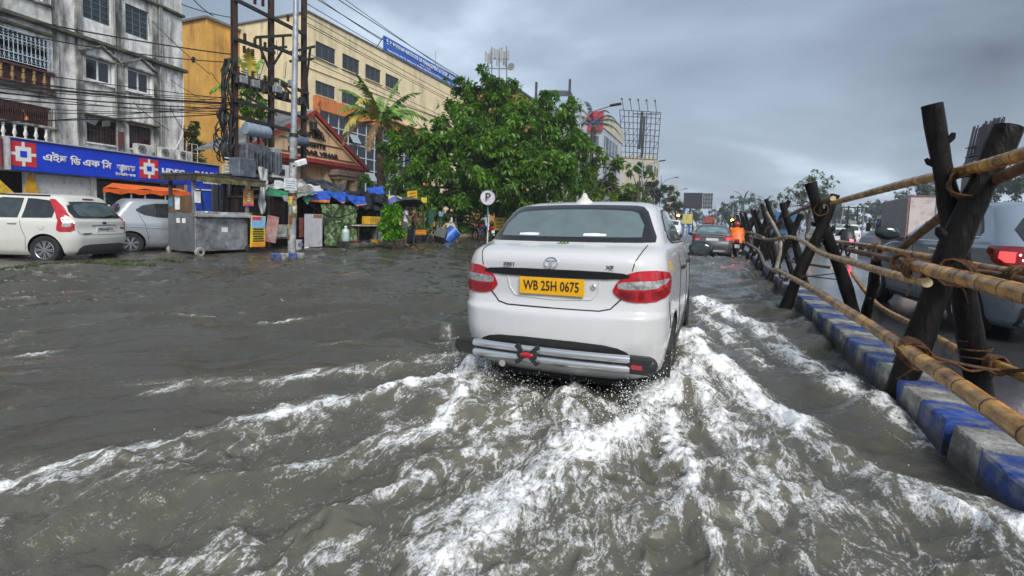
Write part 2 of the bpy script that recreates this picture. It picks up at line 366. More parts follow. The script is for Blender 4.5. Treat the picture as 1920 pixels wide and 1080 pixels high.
def _water():
    na = 860
    az = np.radians(np.concatenate([np.linspace(-92, -72, 40)[:-1], np.linspace(-72, 34, na-60), np.linspace(34, 80, 22)[1:]])); na = len(az)
    r = [.45]
    while r[-1] < 420:
        q = r[-1]; r.append(q + (.0062*q if q < 7 else .0062*q*(1+(q-7)*.10) if q < 60 else .3*q))
    r = np.array(r); nr = len(r)
    A, Rr = np.meshgrid(az, r)
    X = np.sin(A)*Rr; Y = np.cos(A)*Rr - .25
    Xc = np.minimum(X, 1.45)
    Z, Fo = water_field(Xc, Y); Z = Z - .35*sstep(-14.6, -16, Xc)
    keep = (X <= 1.45+.02*Rr)
    idx = np.arange(nr*na).reshape(nr, na)
    q = keep[:-1, :-1] & keep[1:, :-1] & keep[:-1, 1:] & keep[1:, 1:] & (X[:-1, :-1] > -40)
    F = np.stack([idx[:-1, :-1][q], idx[1:, :-1][q], idx[1:, 1:][q], idx[:-1, 1:][q]], 1)[:, ::-1]
    V = np.stack([Xc.ravel(), Y.ravel(), Z.ravel()], 1)
    used = np.zeros(len(V), bool); used[F.ravel()] = True; remap = np.cumsum(used)-1
    V = V[used]; F = remap[F]; Fo = Fo.ravel()[used]
    me = bpy.data.meshes.new('water'); me.vertices.add(len(V)); me.vertices.foreach_set('co', V.ravel())
    me.loops.add(F.size); me.loops.foreach_set('vertex_index', F.ravel().astype(np.int32))
    me.polygons.add(len(F)); me.polygons.foreach_set('loop_start', np.arange(0, F.size, 4, dtype=np.int32)); me.polygons.foreach_set('loop_total', np.full(len(F), 4, np.int32))
    me.polygons.foreach_set('use_smooth', np.ones(len(F), bool)); me.update(calc_edges=True)
    at = me.attributes.new('foam', 'FLOAT', 'POINT'); at.data.foreach_set('value', Fo.astype(np.float32))
    m = bpy.data.materials.new('flood_water'); m.use_nodes = True; MATS['flood_water'] = m
    nt = m.node_tree; N, L = nt.nodes.new, nt.links.new; b = nt.nodes['Principled BSDF']
    def math_(op, a, c=None, clamp=False):
        n = N('ShaderNodeMath'); n.operation = op; n.use_clamp = clamp
        for i, v in enumerate((a, c)):
            if v is None: continue
            if isinstance(v, (int, float)): n.inputs[i].default_value = v
            else: L(v, n.inputs[i])
        return n.outputs[0]
    tc = N('ShaderNodeTexCoord'); fa = N('ShaderNodeAttribute'); fa.attribute_name = 'foam'; dens = fa.outputs['Fac']
    def noise(scale, detail, rough=.6, dist=0.0, vec=None, kind='FBM'):
        n = N('ShaderNodeTexNoise'); n.noise_type = kind; n.inputs['Scale'].default_value = scale; n.inputs['Detail'].default_value = detail; n.inputs['Roughness'].default_value = rough; n.inputs['Distortion'].default_value = dist
        L(vec or tc.outputs['Object'], n.inputs['Vector']); return n.outputs['Fac']
    # lacy foam: thin sheets where warped ridged noise is near its mid value, broken by a finer grain
    mpf = N('ShaderNodeMapping'); L(tc.outputs['Object'], mpf.inputs[0]); mpf.inputs['Scale'].default_value = (1.25, .62, 1)
    a1 = noise(4.2, 7, .60, 1.3, mpf.outputs[0]); rid = math_('SUBTRACT', 1.0, math_('MULTIPLY', math_('ABSOLUTE', math_('SUBTRACT', a1, .5)), 6.5), True)
    a2 = noise(15.0, 6, .68, .9, mpf.outputs[0]); rid2 = math_('SUBTRACT', 1.0, math_('MULTIPLY', math_('ABSOLUTE', math_('SUBTRACT', a2, .5)), 5.0), True)
    lace = math_('ADD', math_('MULTIPLY', rid, .55), math_('MULTIPLY', rid2, .45))
    grain = noise(70.0, 3, .7)
    pat = math_('ADD', lace, math_('MULTIPLY', math_('SUBTRACT', grain, .5), .75))
    thr = math_('SUBTRACT', 1.10, math_('MULTIPLY', dens, 1.12))
    mr = N('ShaderNodeMapRange'); L(math_('SUBTRACT', pat, thr), mr.inputs[0]); mr.inputs[1].default_value = -.06; mr.inputs[2].default_value = .42; foam = mr.outputs[0]
    foam = math_('MULTIPLY', foam, math_('GREATER_THAN', dens, .01))
    base = N('ShaderNodeMix'); base.data_type = 'RGBA'; L(noise(1.3, 4), base.inputs[0]); base.inputs[6].default_value = (.042, .041, .033, 1); base.inputs[7].default_value = (.080, .077, .062, 1)
    aer = N('ShaderNodeMix'); aer.data_type = 'RGBA'; L(math_('MULTIPLY', math_('POWER', dens, .8), .75, True), aer.inputs[0]); L(base.outputs[2], aer.inputs[6]); aer.inputs[7].default_value = (.25, .235, .175, 1)
    fm = N('ShaderNodeMix'); fm.data_type = 'RGBA'; L(foam, fm.inputs[0]); L(aer.outputs[2], fm.inputs[6]); fm.inputs[7].default_value = (.90, .91, .91, 1)
    L(fm.outputs[2], b.inputs['Base Color'])
    L(math_('ADD', .04, math_('MULTIPLY', foam, .5)), b.inputs['Roughness']); b.inputs['IOR'].default_value = 1.48
    mpv = N('ShaderNodeMapping'); L(tc.outputs['Object'], mpv.inputs[0]); mpv.inputs['Scale'].default_value = (1, 1.7, 1); mpv.inputs['Rotation'].default_value = (0, 0, rad(-20))
    rip = math_('ADD', math_('MULTIPLY', noise(7, 3, .5, .3, mpv.outputs[0]), .55), math_('MULTIPLY', noise(19, 3, .55, .5, mpv.outputs[0]), .30))
    fine = math_('ADD', math_('MULTIPLY', noise(44, 4, .65), .5), math_('MULTIPLY', noise(90, 3, .7), .25))
    rip = math_('ADD', rip, math_('MULTIPLY', fine, math_('ADD', .22, dens, True))); rip = math_('ADD', rip, math_('MULTIPLY', foam, .45))
    bp = N('ShaderNodeBump'); bp.inputs['Strength'].default_value = .55; bp.inputs['Distance'].default_value = .034; L(rip, bp.inputs['Height']); L(bp.outputs[0], b.inputs['Normal'])
    me.materials.append(m)
    o = bpy.data.objects.new('water', me); COL.objects.link(o); structure(o)
_water()

def _spray():
    """drops and clots of froth thrown up along the breaking crests and behind the wheels"""
    rs = np.random.RandomState(5); C = []; S = []
    def burst(x, y, n, sx, sy, zmax, z0=.02, smin=.0025, smax=.010):
        for _ in range(n):
            z = z0 + zmax*rs.rand()**2.0
            C.append((x+rs.randn()*sx, y+rs.randn()*sy, z)); S.append(smin+(smax-smin)*rs.rand()**3)
    burst(-.33, 3.75, 1500, .10, .22, .32, smin=.0012, smax=.007); burst(-.42, 3.3, 1200, .12, .20, .18, smin=.0012, smax=.007); burst(-1.72, 3.62, 1400, .14, .18, .26, smin=.0012, smax=.007); burst(.0, 4.4, 900, .14, .5, .16, smin=.0012, smax=.006)
    burst(-1.1, 3.35, 700, .40, .22, .14, smin=.0012, smax=.006); burst(-.9, 3.0, 500, .35, .3, .10, smin=.0012, smax=.006)
    for (pts, A, w, f) in WAKES:
        for k in range(len(pts)-1):
            a, c = pts[k], pts[k+1]; L = math.hypot(c[0]-a[0], c[1]-a[1]); n = int(150*L*f*max(0, 1-1.5*k/len(pts)))
            for _ in range(n):
                t = rs.rand(); C.append((a[0]+(c[0]-a[0])*t+rs.randn()*.06, a[1]+(c[1]-a[1])*t+rs.randn()*.06, A*.55+.07*rs.rand()**2.2)); S.append(.0015+.0045*rs.rand()**3)
    C = np.array(C); S = np.array(S); ok = C[:, 0] < 1.25; C = C[ok]; S = S[ok]
    base = np.array([(0,0,1),(1,0,0),(0,1,0),(-1,0,0),(0,-1,0),(0,0,-1)], float)
    fb = np.array([(0,1,2),(0,2,3),(0,3,4),(0,4,1),(5,2,1),(5,3,2),(5,4,3),(5,1,4)])
    sq = .7+.6*rs.rand(len(C), 1, 3)
    V = (C[:, None, :] + base[None]*S[:, None, None]*sq).reshape(-1, 3)
    F = (fb[None] + (np.arange(len(C))*6)[:, None, None]).reshape(-1, 3)
    m = M('spray_drops', (.82, .84, .85), .25, var=.05)
    o = mesh_obj('water_spray', V, F.tolist(), m, smooth=True, angle=0); stuff(o); o['label'] = 'white drops of spray thrown up behind the taxi wheels'
_spray()

def _kerb():
    blue = M('kerb_blue_paint', (.018, .060, .27), .55, var=.35, scale=9, bump=.5, bscale=60, dirt=(.20, .205, .20), dirt_amt=.40, dirt_scale=7, stretch=(.35, 1.6, 1))
    white = M('kerb_white_paint', (.44, .44, .41), .6, var=.3, scale=8, bump=.6, bscale=55, dirt=(.13, .125, .11), dirt_amt=.62, dirt_scale=4.5)
    conc = M('kerb_concrete', (.20, .195, .175), .6, var=.3, scale=7, bump=.8, bscale=35, dirt=(.07, .07, .06), dirt_amt=.4)
    for mt in (blue, white):      # muddy tide line along the foot of the stones
        nt = mt.node_tree; N, L = nt.nodes.new, nt.links.new; b = nt.nodes['Principled BSDF']; src = b.inputs['Base Color'].links[0].from_socket
        tc = N('ShaderNodeTexCoord'); sp = N('ShaderNodeSeparateXYZ'); L(tc.outputs['Object'], sp.inputs[0]); n = N('ShaderNodeTexNoise'); n.inputs['Scale'].default_value = 6; n.inputs['Detail'].default_value = 7; L(tc.outputs['Object'], n.inputs['Vector'])
        a = N('ShaderNodeMath'); a.operation = 'MULTIPLY_ADD'; L(n.outputs['Fac'], a.inputs[0]); a.inputs[1].default_value = -.16; L(sp.outputs['Z'], a.inputs[2])
        mr = N('ShaderNodeMapRange'); L(a.outputs[0], mr.inputs[0]); mr.inputs[1].default_value = -.02; mr.inputs[2].default_value = .055; mr.inputs[3].default_value = .85; mr.inputs[4].default_value = 0
        mx = N('ShaderNodeMix'); mx.data_type = 'RGBA'; L(mr.outputs[0], mx.inputs[0]); L(src, mx.inputs[6]); mx.inputs[7].default_value = (.045, .042, .034, 1); L(mx.outputs[2], b.inputs['Base Color'])
    root = structure(mesh_obj('kerb', [(1.34, -6, -.14), (1.56, -6, -.14), (1.56, 70, -.14), (1.34, 70, -.14), (1.34, -6, .17), (1.56, -6, .17), (1.56, 70, .17), (1.34, 70, .17)],
        [(3,2,1,0),(4,5,6,7),(0,1,5,4),(1,2,6,5),(2,3,7,6),(3,0,4,7)], conc))
    edges = [0.9, 1.4, 1.9, 2.3, 2.66, 3.14, 3.47, 3.91, 4.21, 4.45, 4.9, 5.27, 5.5, 5.93, 6.27, 6.6]
    while edges[-1] < 40: edges.append(edges[-1] + .42)
    rs = random.Random(3)
    for i in range(len(edges)-1):
        y0, y1 = edges[i]+.004, edges[i+1]-.004
        if abs(edges[i]-3.47) < .01: y0 += .05
        bm = bmesh.new(); n = 7 if y0 < 8 else 2; j = .005 if y0 < 8 else .003
        top = .205 + rs.uniform(-.008, .008); xl, xr = 1.30+rs.uniform(-.008, .008), 1.61
        prof = [(xl-.02, -.14), (xl-.010, .05), (xl, top-.012), (xl+.012, top), ((xl+xr)/2, top+.004), (xr-.012, top-.002), (xr, top-.014), (xr+.005, -.10)]
        rows = [[bm.verts.new((px+rs.uniform(-j, j)*(1 if 0 < k < 7 else .3), y0+(y1-y0)*q/n, pz+rs.uniform(-j, j)*.7)) for k, (px, pz) in enumerate(prof)] for q in range(n+1)]
        for q in range(n):
            for k in range(len(prof)-1): bm.faces.new((rows[q][k], rows[q+1][k], rows[q+1][k+1], rows[q][k+1]))
        bm.faces.new(rows[0][::-1]); bm.faces.new(rows[n]); bmesh.ops.recalc_face_normals(bm, faces=bm.faces)
        me = bpy.data.meshes.new('kerb_block'); bm.to_mesh(me); bm.free(); me.materials.append(white if i % 2 else blue)
        o = bpy.data.objects.new('kerb_block', me); COL.objects.link(o); o.parent = root
_kerb()

def grass_patch(name, label, cx, cy, sx, sy, n, hmax, rz=0, seed=1):
    rs = np.random.RandomState(seed); V = []; F = []; c, s = math.cos(rz), math.sin(rz)
    for i in range(n):
        u, v = rs.uniform(-1, 1), rs.uniform(-1, 1)
        if u*u+v*v > 1 or vnoise(u*3+seed, v*3) < .35: continue
        lx, ly = u*sx, v*sy; x, y = cx+c*lx-s*ly, cy+s*lx+c*ly; z = max(float(ground_z(x, y)), -.02)
        a = rs.uniform(0, 6.28); h = hmax*rs.uniform(.4, 1); w = .008; l = rs.uniform(-.05, .05); k = len(V)
        V += [(x-w*math.cos(a), y-w*math.sin(a), z-.01), (x+w*math.cos(a), y+w*math.sin(a), z-.01), (x+l*math.sin(a), y-l*math.cos(a), z+h)]; F.append((k, k+1, k+2))
    o = mesh_obj(name, V, F, M('short_grass', (.075, .105, .03), .7, var=.5, scale=3)); stuff(o); o['label'] = label
grass_patch('grass', 'strip of short grass behind the parked white hatchback', -11.95, 5.9, .45, 2.0, 9000, .07, rad(10), 1)
grass_patch('grass', 'sparse weeds on the muddy edge before the tarpaulin stall', -12.4, 14.0, .35, 1.4, 3500, .06, 0, 2)
# ------------------------------------------------------------------ vehicles
PAINT = {}
def paint(name, col, rough=.22, metal=0.0, dirt=(.30, .29, .26), dirt_top=.55, dirt_amt=.5, coat=.6):
    """car paint with real road grime on its lower panels"""
    m = bpy.data.materials.new(name); m.use_nodes = True; nt = m.node_tree; N, L = nt.nodes.new, nt.links.new; b = nt.nodes['Principled BSDF']
    tc = N('ShaderNodeTexCoord'); sp = N('ShaderNodeSeparateXYZ'); L(tc.outputs['Object'], sp.inputs[0])
    hz = N('ShaderNodeMapRange'); L(sp.outputs['Z'], hz.inputs[0]); hz.inputs[1].default_value = .15; hz.inputs[2].default_value = dirt_top; hz.inputs[3].default_value = 1; hz.inputs[4].default_value = 0
    n = N('ShaderNodeTexNoise'); n.inputs['Scale'].default_value = 5; n.inputs['Detail'].default_value = 9; n.inputs['Roughness'].default_value = .7; L(tc.outputs['Object'], n.inputs['Vector'])
    ns = N('ShaderNodeTexNoise'); ns.inputs['Scale'].default_value = 90; ns.inputs['Detail'].default_value = 3; L(tc.outputs['Object'], ns.inputs['Vector'])
    r1 = N('ShaderNodeMapRange'); L(n.outputs['Fac'], r1.inputs[0]); r1.inputs[1].default_value = .35; r1.inputs[2].default_value = .75
    r2 = N('ShaderNodeMapRange'); L(ns.outputs['Fac'], r2.inputs[0]); r2.inputs[1].default_value = .45; r2.inputs[2].default_value = .7
    a = N('ShaderNodeMath'); a.operation = 'MULTIPLY'; L(r1.outputs[0], a.inputs[0]); L(hz.outputs[0], a.inputs[1])
    c = N('ShaderNodeMath'); c.operation = 'MULTIPLY_ADD'; L(r2.outputs[0], c.inputs[0]); c.inputs[1].default_value = .17; L(a.outputs[0], c.inputs[2])
    d = N('ShaderNodeMath'); d.operation = 'MULTIPLY'; d.use_clamp = True; L(c.outputs[0], d.inputs[0]); d.inputs[1].default_value = dirt_amt
    mx = N('ShaderNodeMix'); mx.data_type = 'RGBA'; L(d.outputs[0], mx.inputs[0]); mx.inputs[6].default_value = (*col, 1); mx.inputs[7].default_value = (*dirt, 1)
    L(mx.outputs[2], b.inputs['Base Color']); b.inputs['Metallic'].default_value = metal
    rr = N('ShaderNodeMapRange'); L(d.outputs[0], rr.inputs[0]); rr.inputs[3].default_value = rough; rr.inputs[4].default_value = .7; L(rr.outputs[0], b.inputs['Roughness'])
    b.inputs['Coat Weight'].default_value = coat; b.inputs['Coat Roughness'].default_value = .05
    return m
def glass_mat(name, col=(.02, .024, .026), rough=.04, drops=True, spec=.7, alpha=1.0, var=.3):
    m = M(name, col, rough, var=var, scale=5, spec=spec)
    nt = m.node_tree; N, L = nt.nodes.new, nt.links.new; b = nt.nodes['Principled BSDF']; b.inputs['IOR'].default_value = 1.52; b.inputs['Alpha'].default_value = alpha
    if drops:
        tc = N('ShaderNodeTexCoord'); v = N('ShaderNodeTexVoronoi'); v.inputs['Scale'].default_value = 75; L(tc.outputs['Object'], v.inputs['Vector'])
        r = N('ShaderNodeMapRange'); L(v.outputs['Distance'], r.inputs[0]); r.inputs[1].default_value = 0; r.inputs[2].default_value = .42; r.inputs[3].default_value = 1; r.inputs[4].default_value = 0
        bp = N('ShaderNodeBump'); bp.inputs['Strength'].default_value = .28; bp.inputs['Distance'].default_value = .01; L(r.outputs[0], bp.inputs['Height']); L(bp.outputs[0], b.inputs['Normal'])
    return m
RUBBER = M('tyre_rubber', (.018, .018, .018), .7, var=.2)
BLACKP = M('black_plastic', (.022, .022, .023), .45, var=.2, scale=20)
GAP = M('panel_gap', (.012, .012, .012), .8)
CHROME = M('brushed_aluminium', (.82, .82, .82), .28, 1.0, var=.1, scale=30, stretch=(.1, 1, 12))
ALLOY = M('alloy_wheel', (.5, .5, .51), .3, .9, var=.1)
REDL = M('red_lamp_plastic', (.44, .008, .018), .12, var=.25, scale=14, coat=.8)
DREDL = M('dark_red_lamp_plastic', (.22, .008, .012), .12, var=.25, scale=14, coat=.8)
CLEARL = M('clear_lamp_plastic', (.55, .55, .54), .1, .55, var=.35, scale=40)
LIT_RED = M('lit_brake_lamp', (.6, .02, .03), .3, emit=(1, .02, .03), estr=2.2)
GLASS = glass_mat('wet_dark_glass'); GLASS_S = glass_mat('side_glass', (.03, .045, .045), drops=False)
WELL = M('wheel_well', (.012, .012, .012), .9)

class Body:
    """horizontal slices: (z, rear y, front y, half width, rear corner r, front corner r, rear bulge, front bulge)"""
    SEG = (14, 10, 26, 8, 10)
    def __init__(s, tab, L, barrel=.05):
        s.t = np.array(tab, float); s.L = L; s.barrel = barrel
    def par(s, z): return [float(pchip(s.t[:, 0], s.t[:, k], z)) for k in range(1, 8)]
    def half(s, z):
        yr, yf, w, rr, rf, br, bf = s.par(z); rr = min(rr, w*.9); rf = min(rf, w*.9); pts = []
        a, b, c, d, e = s.SEG
        for i in range(a):
            x = (w-rr)*i/a; pts.append((x, yr + br*(x/(w-rr+1e-6))**2*.6))
        y0 = yr + br*.6
        for i in range(b):
            th = math.pi/2*i/b; pts.append((w-rr+rr*math.sin(th), y0 + br*.4*i/b + rr*(1-math.cos(th))))
        ya = y0+br*.4+rr; yb = yf-bf-rf
        for i in range(c):
            t = i/c; pts.append((w, ya+(yb-ya)*t))
        for i in range(d):
            th = math.pi/2*i/d; pts.append((w-rf+rf*math.cos(th), yb+rf*math.sin(th)))
        for i in range(e+1):
            x = (w-rf)*(1-i/e); pts.append((x, yf - bf*(x/(w-rf+1e-6))**2))
        ym = .5*s.L; k = s.barrel
        return np.array([(x*(1 - k*abs((y-ym)/(s.L*.5))**2.6), y) for x, y in pts])
    def pt(s, kind, v, z):
        h = s.half(z)
        if kind == 'x':
            n = int(np.argmax(h[:, 0])); v2 = min(v, h[n, 0]-1e-4); return v2, float(np.interp(v2, h[:n+1, 0], h[:n+1, 1]))
        if kind == 'c':      # round the rear corner: 0..1 along the arc, then metres down the side
            a, b = s.SEG[0], s.SEG[1]
            if v <= 1:
                q = np.arange(len(h)); i = a+b*v; return float(np.interp(i, q, h[:, 0])), float(np.interp(i, q, h[:, 1]))
            y = h[a+b, 1]+v-1; return float(np.interp(y, h[a+b-1:, 1], h[a+b-1:, 0])), y
        if kind == 'f':
            n = int(np.argmax(h[:, 0])); q = h[n:][::-1]; return v, float(np.interp(v, q[:, 0], q[:, 1]))
        return float(np.interp(v, h[:, 1], h[:, 0])), v
    def point(s, kind, v, z, off=0.0, side=1):
        x, y = s.pt(kind, v, z); e = .012
        x2, y2 = s.pt(kind, v+e, z); x1, y1 = s.pt(kind, v-e if not (kind == 'x' and v < e) else v, z)
        xa, ya = s.pt(kind, v, z-.01); xb, yb = s.pt(kind, v, z+.01)
        T = Vector((x2-x1, y2-y1, 0)); U = Vector((xb-xa, yb-ya, .02)); n = T.cross(U)
        if n.length < 1e-9: n = Vector((0, -1, 0))
        n.normalize()
        if kind == 'x' and n.y > 0: n = -n
        if kind in 'yc' and n.x < 0: n = -n
        if kind == 'f': 
            if n.y < 0: n = -n
        p = Vector((x, y, z)) + n*off
        return Vector((p.x*side, p.y, p.z))
    def patch(s, mb, cols, off=.006, rows=6, side=1, both=False, t=.012):
        """cols: (kind, value, z bottom, z top) from left to right; both mirrors the strip across x=0 into one sheet; a skirt gives it thickness"""
        def sheet(o):
            P = [[s.point(k, v, zb+(zt-zb)*r/rows, o, side) for r in range(rows+1)] for (k, v, zb, zt) in cols]
            if both: P = [[Vector((-p.x, p.y, p.z)) for p in c] for c in P if c[0].x > 1e-4][::-1] + P
            return P[::-1] if side < 0 else P
        P, Q = sheet(off), sheet(off-t); mb.grid(P)
        ring = lambda A: [c[0] for c in A] + A[-1][1:] + [c[-1] for c in A[::-1]][1:] + A[0][::-1][1:-1]
        a, b = ring(P), ring(Q); n = len(a)
        mb.add(a+b, [((i+1) % n, i, n+i, n+(i+1) % n) for i in range(n)])
    def loft(s, name, material, parent, zs, arches=(), wells=True, arch_r=.33, well_w=.26):
        rings = []
        for z in zs:
            h = s.half(z); full = [(x, y, z) for x, y in h] + [(-x, y, z) for x, y in h[1:-1][::-1]]
            rings.append(full)
        n = len(rings[0]); V = [p for r in rings for p in r]; F = []
        for i in range(len(rings)-1):
            for j in range(n): F.append((i*n+j, i*n+(j+1) % n, (i+1)*n+(j+1) % n, (i+1)*n+j))
        # cap by stitching the two halves across
        def cap(base, flip):
            m = len(s.half(zs[0])); fs = []
            L_ = [base+i for i in range(m)]; R_ = [base] + [base+n-i for i in range(1, m-1)] + [base+m-1]
            for i in range(m-1):
                q = [L_[i], L_[i+1], R_[i+1], R_[i]]; q = list(dict.fromkeys(q))
                if len(q) >= 3: fs.append(tuple(q if flip else q[::-1]))
            return fs
        F += cap(0, False) + cap((len(rings)-1)*n, True)
        o = mesh_obj(name, V, F, material, None, True, angle=50)
        bm = bmesh.new(); bm.from_mesh(o.data); bmesh.ops.recalc_face_normals(bm, faces=bm.faces); bm.to_mesh(o.data); bm.free()
        if arches:
            o.data.materials.append(WELL)
            cb = MB()
            for (y, z, xx) in arches:
                for sd in (-1, 1):
                    cb.lathe((sd*(xx-well_w), y, z), [(arch_r, 0), (arch_r, (well_w+.2))] if sd > 0 else [(arch_r, -(well_w+.2)), (arch_r, 0)], 28, 'X')
            c = cb.build('cutter', WELL)
            md = o.modifiers.new('arches', 'BOOLEAN'); md.operation = 'DIFFERENCE'; md.solver = 'EXACT'; md.object = c
            try: md.material_mode = 'TRANSFER'
            except Exception: pass
            bpy.context.view_layer.update()
            me = bpy.data.meshes.new_from_object(o.evaluated_get(bpy.context.evaluated_depsgraph_get()))
            o.modifiers.clear(); o.data = me; me.name = name
            bpy.data.objects.remove(c)
            me.polygons.foreach_set('use_smooth', np.ones(len(me.polygons), bool)); me.set_sharp_from_angle(angle=rad(50))
        if parent is not None: o.parent = parent
        return o
def car_patch(body, name, cols, material, parent, off=.006, rows=6, side=1, both=False, t=.012):
    mb = MB(); body.patch(mb, cols, off, rows, side, both, t); return mb.build(name, material, parent, True, local=True, angle=35)
def line_on(body, name, pts, material, parent, r=.004, side=1, off=.001):
    """thin groove line following the skin; pts: (kind, value, z)"""
    P = [body.point(k, v, z, off, side) for (k, v, z) in pts]
    mb = MB(); mb.tube(P, r, 5); return mb.build(name, material, parent, True, local=True)
def dense(pts, n=6):
    out = []
    for i in range(len(pts)-1):
        a, b = pts[i], pts[i+1]
        if a[0] != b[0]: out.append(a); continue
        for k in range(n): out.append((a[0],) + tuple(a[j]+(b[j]-a[j])*k/n for j in range(1, len(a))))
    out.append(pts[-1]); return out
def add_wheel(parent, x, y, z, r=.30, w=.19, side=1, spokes=7, rim_col=None, face='alloy', turn=0.0):
    s = side; prof = [(r*.66, -w*.42), (r*.80, -w*.5), (r*.95, -w*.48), (r, -w*.36), (r, w*.36), (r*.95, w*.48), (r*.80, w*.5), (r*.66, w*.42)]
    R = Matrix.Rotation(turn, 3, 'Z') @ Matrix.Rotation(math.pi/2, 3, 'Y'); c = Vector((x, y, z))
    mb = MB(); mb.lathe(c, prof, 30, M=R); wh = mb.build('wheel', RUBBER, parent, True, local=True, angle=40)
    mb = MB(); o1 = w*.40*s
    mb.lathe(c, [(r*.67, w*.40*s), (r*.64, w*.46*s), (r*.60, w*.40*s), (r*.58, w*.1*s)], 30, M=R)
    for k in range(spokes):
        th = 2*math.pi*k/spokes; d = R @ Vector((math.cos(th), math.sin(th), 0)); ax = R @ Vector((0, 0, s))
        for dd in (-.10, .10):
            d2 = R @ Vector((math.cos(th+dd*1.3), math.sin(th+dd*1.3), 0))
            mb.bar(c+d*(r*.10)+ax*(w*.40), c+d2*(r*.63)+ax*(w*.38), r*.075, .016, up=ax)
    mb.lathe(c+(R @ Vector((0, 0, s)))*w*.36, [(r*.15, -.01), (r*.15, .018), (.001, .02)] if s > 0 else [(.001, -.02), (r*.15, -.018), (r*.15, .01)], 14, M=R)
    mb.build('rim', rim_col or ALLOY, wh, True, local=True)
    mb = MB(); mb.lathe(c+(R @ Vector((0, 0, s)))*w*.05, [(r*.66, -.008), (r*.66, .008)], 24, M=R); mb.build('brake_disc', WELL, wh, local=True)
    return wh
def mirror_arm(parent, paintm, x, y, z, side, sc=1.0):
    mb = MB(); mb.ell((side*(x+.11*sc), y, z), (.115*sc, .06*sc, .075*sc), 14, 10); h = mb.build('door_mirror', paintm, parent, True, local=True)
    mb = MB(); mb.ell((side*(x+.115*sc), y-.035*sc, z), (.098*sc, .028*sc, .062*sc), 14, 8); mb.build('mirror_glass', GLASS_S, h, True, local=True)
    mb = MB(); mb.bar((side*(x-.06), y+.02, z-.07*sc), (side*(x+.08*sc), y, z-.035*sc), .05*sc, .035*sc); mb.build('mirror_foot', BLACKP, h, local=True)
def plate(parent, txt, loc, w, h, bgm, txm, rot, name='number_plate', rim=True, depth=.012):
    R = rot; mb = MB(); mb.box(loc, (w, h, depth), M=R, bevel=.004); p = mb.build(name, bgm, parent, local=True)
    n = R @ Vector((0, 0, 1)); ORIG = Vector(loc)+n*(depth/2+.002)
    t = text_obj(txt, 'plate_lettering', h*.80, (0, 0, 0), Matrix.Identity(3), txm, None, depth=.003, align='CENTER', valign='CENTER', bold=.0012)
    bb = [v.co.x for v in t.data.vertices]; wid = max(bb)-min(bb); k = w*.86/wid
    t.data.transform(Matrix.Translation(ORIG) @ R.to_4x4() @ Matrix.Diagonal((min(k, 1.3), 1, 1, 1))); t.parent = p
    return p
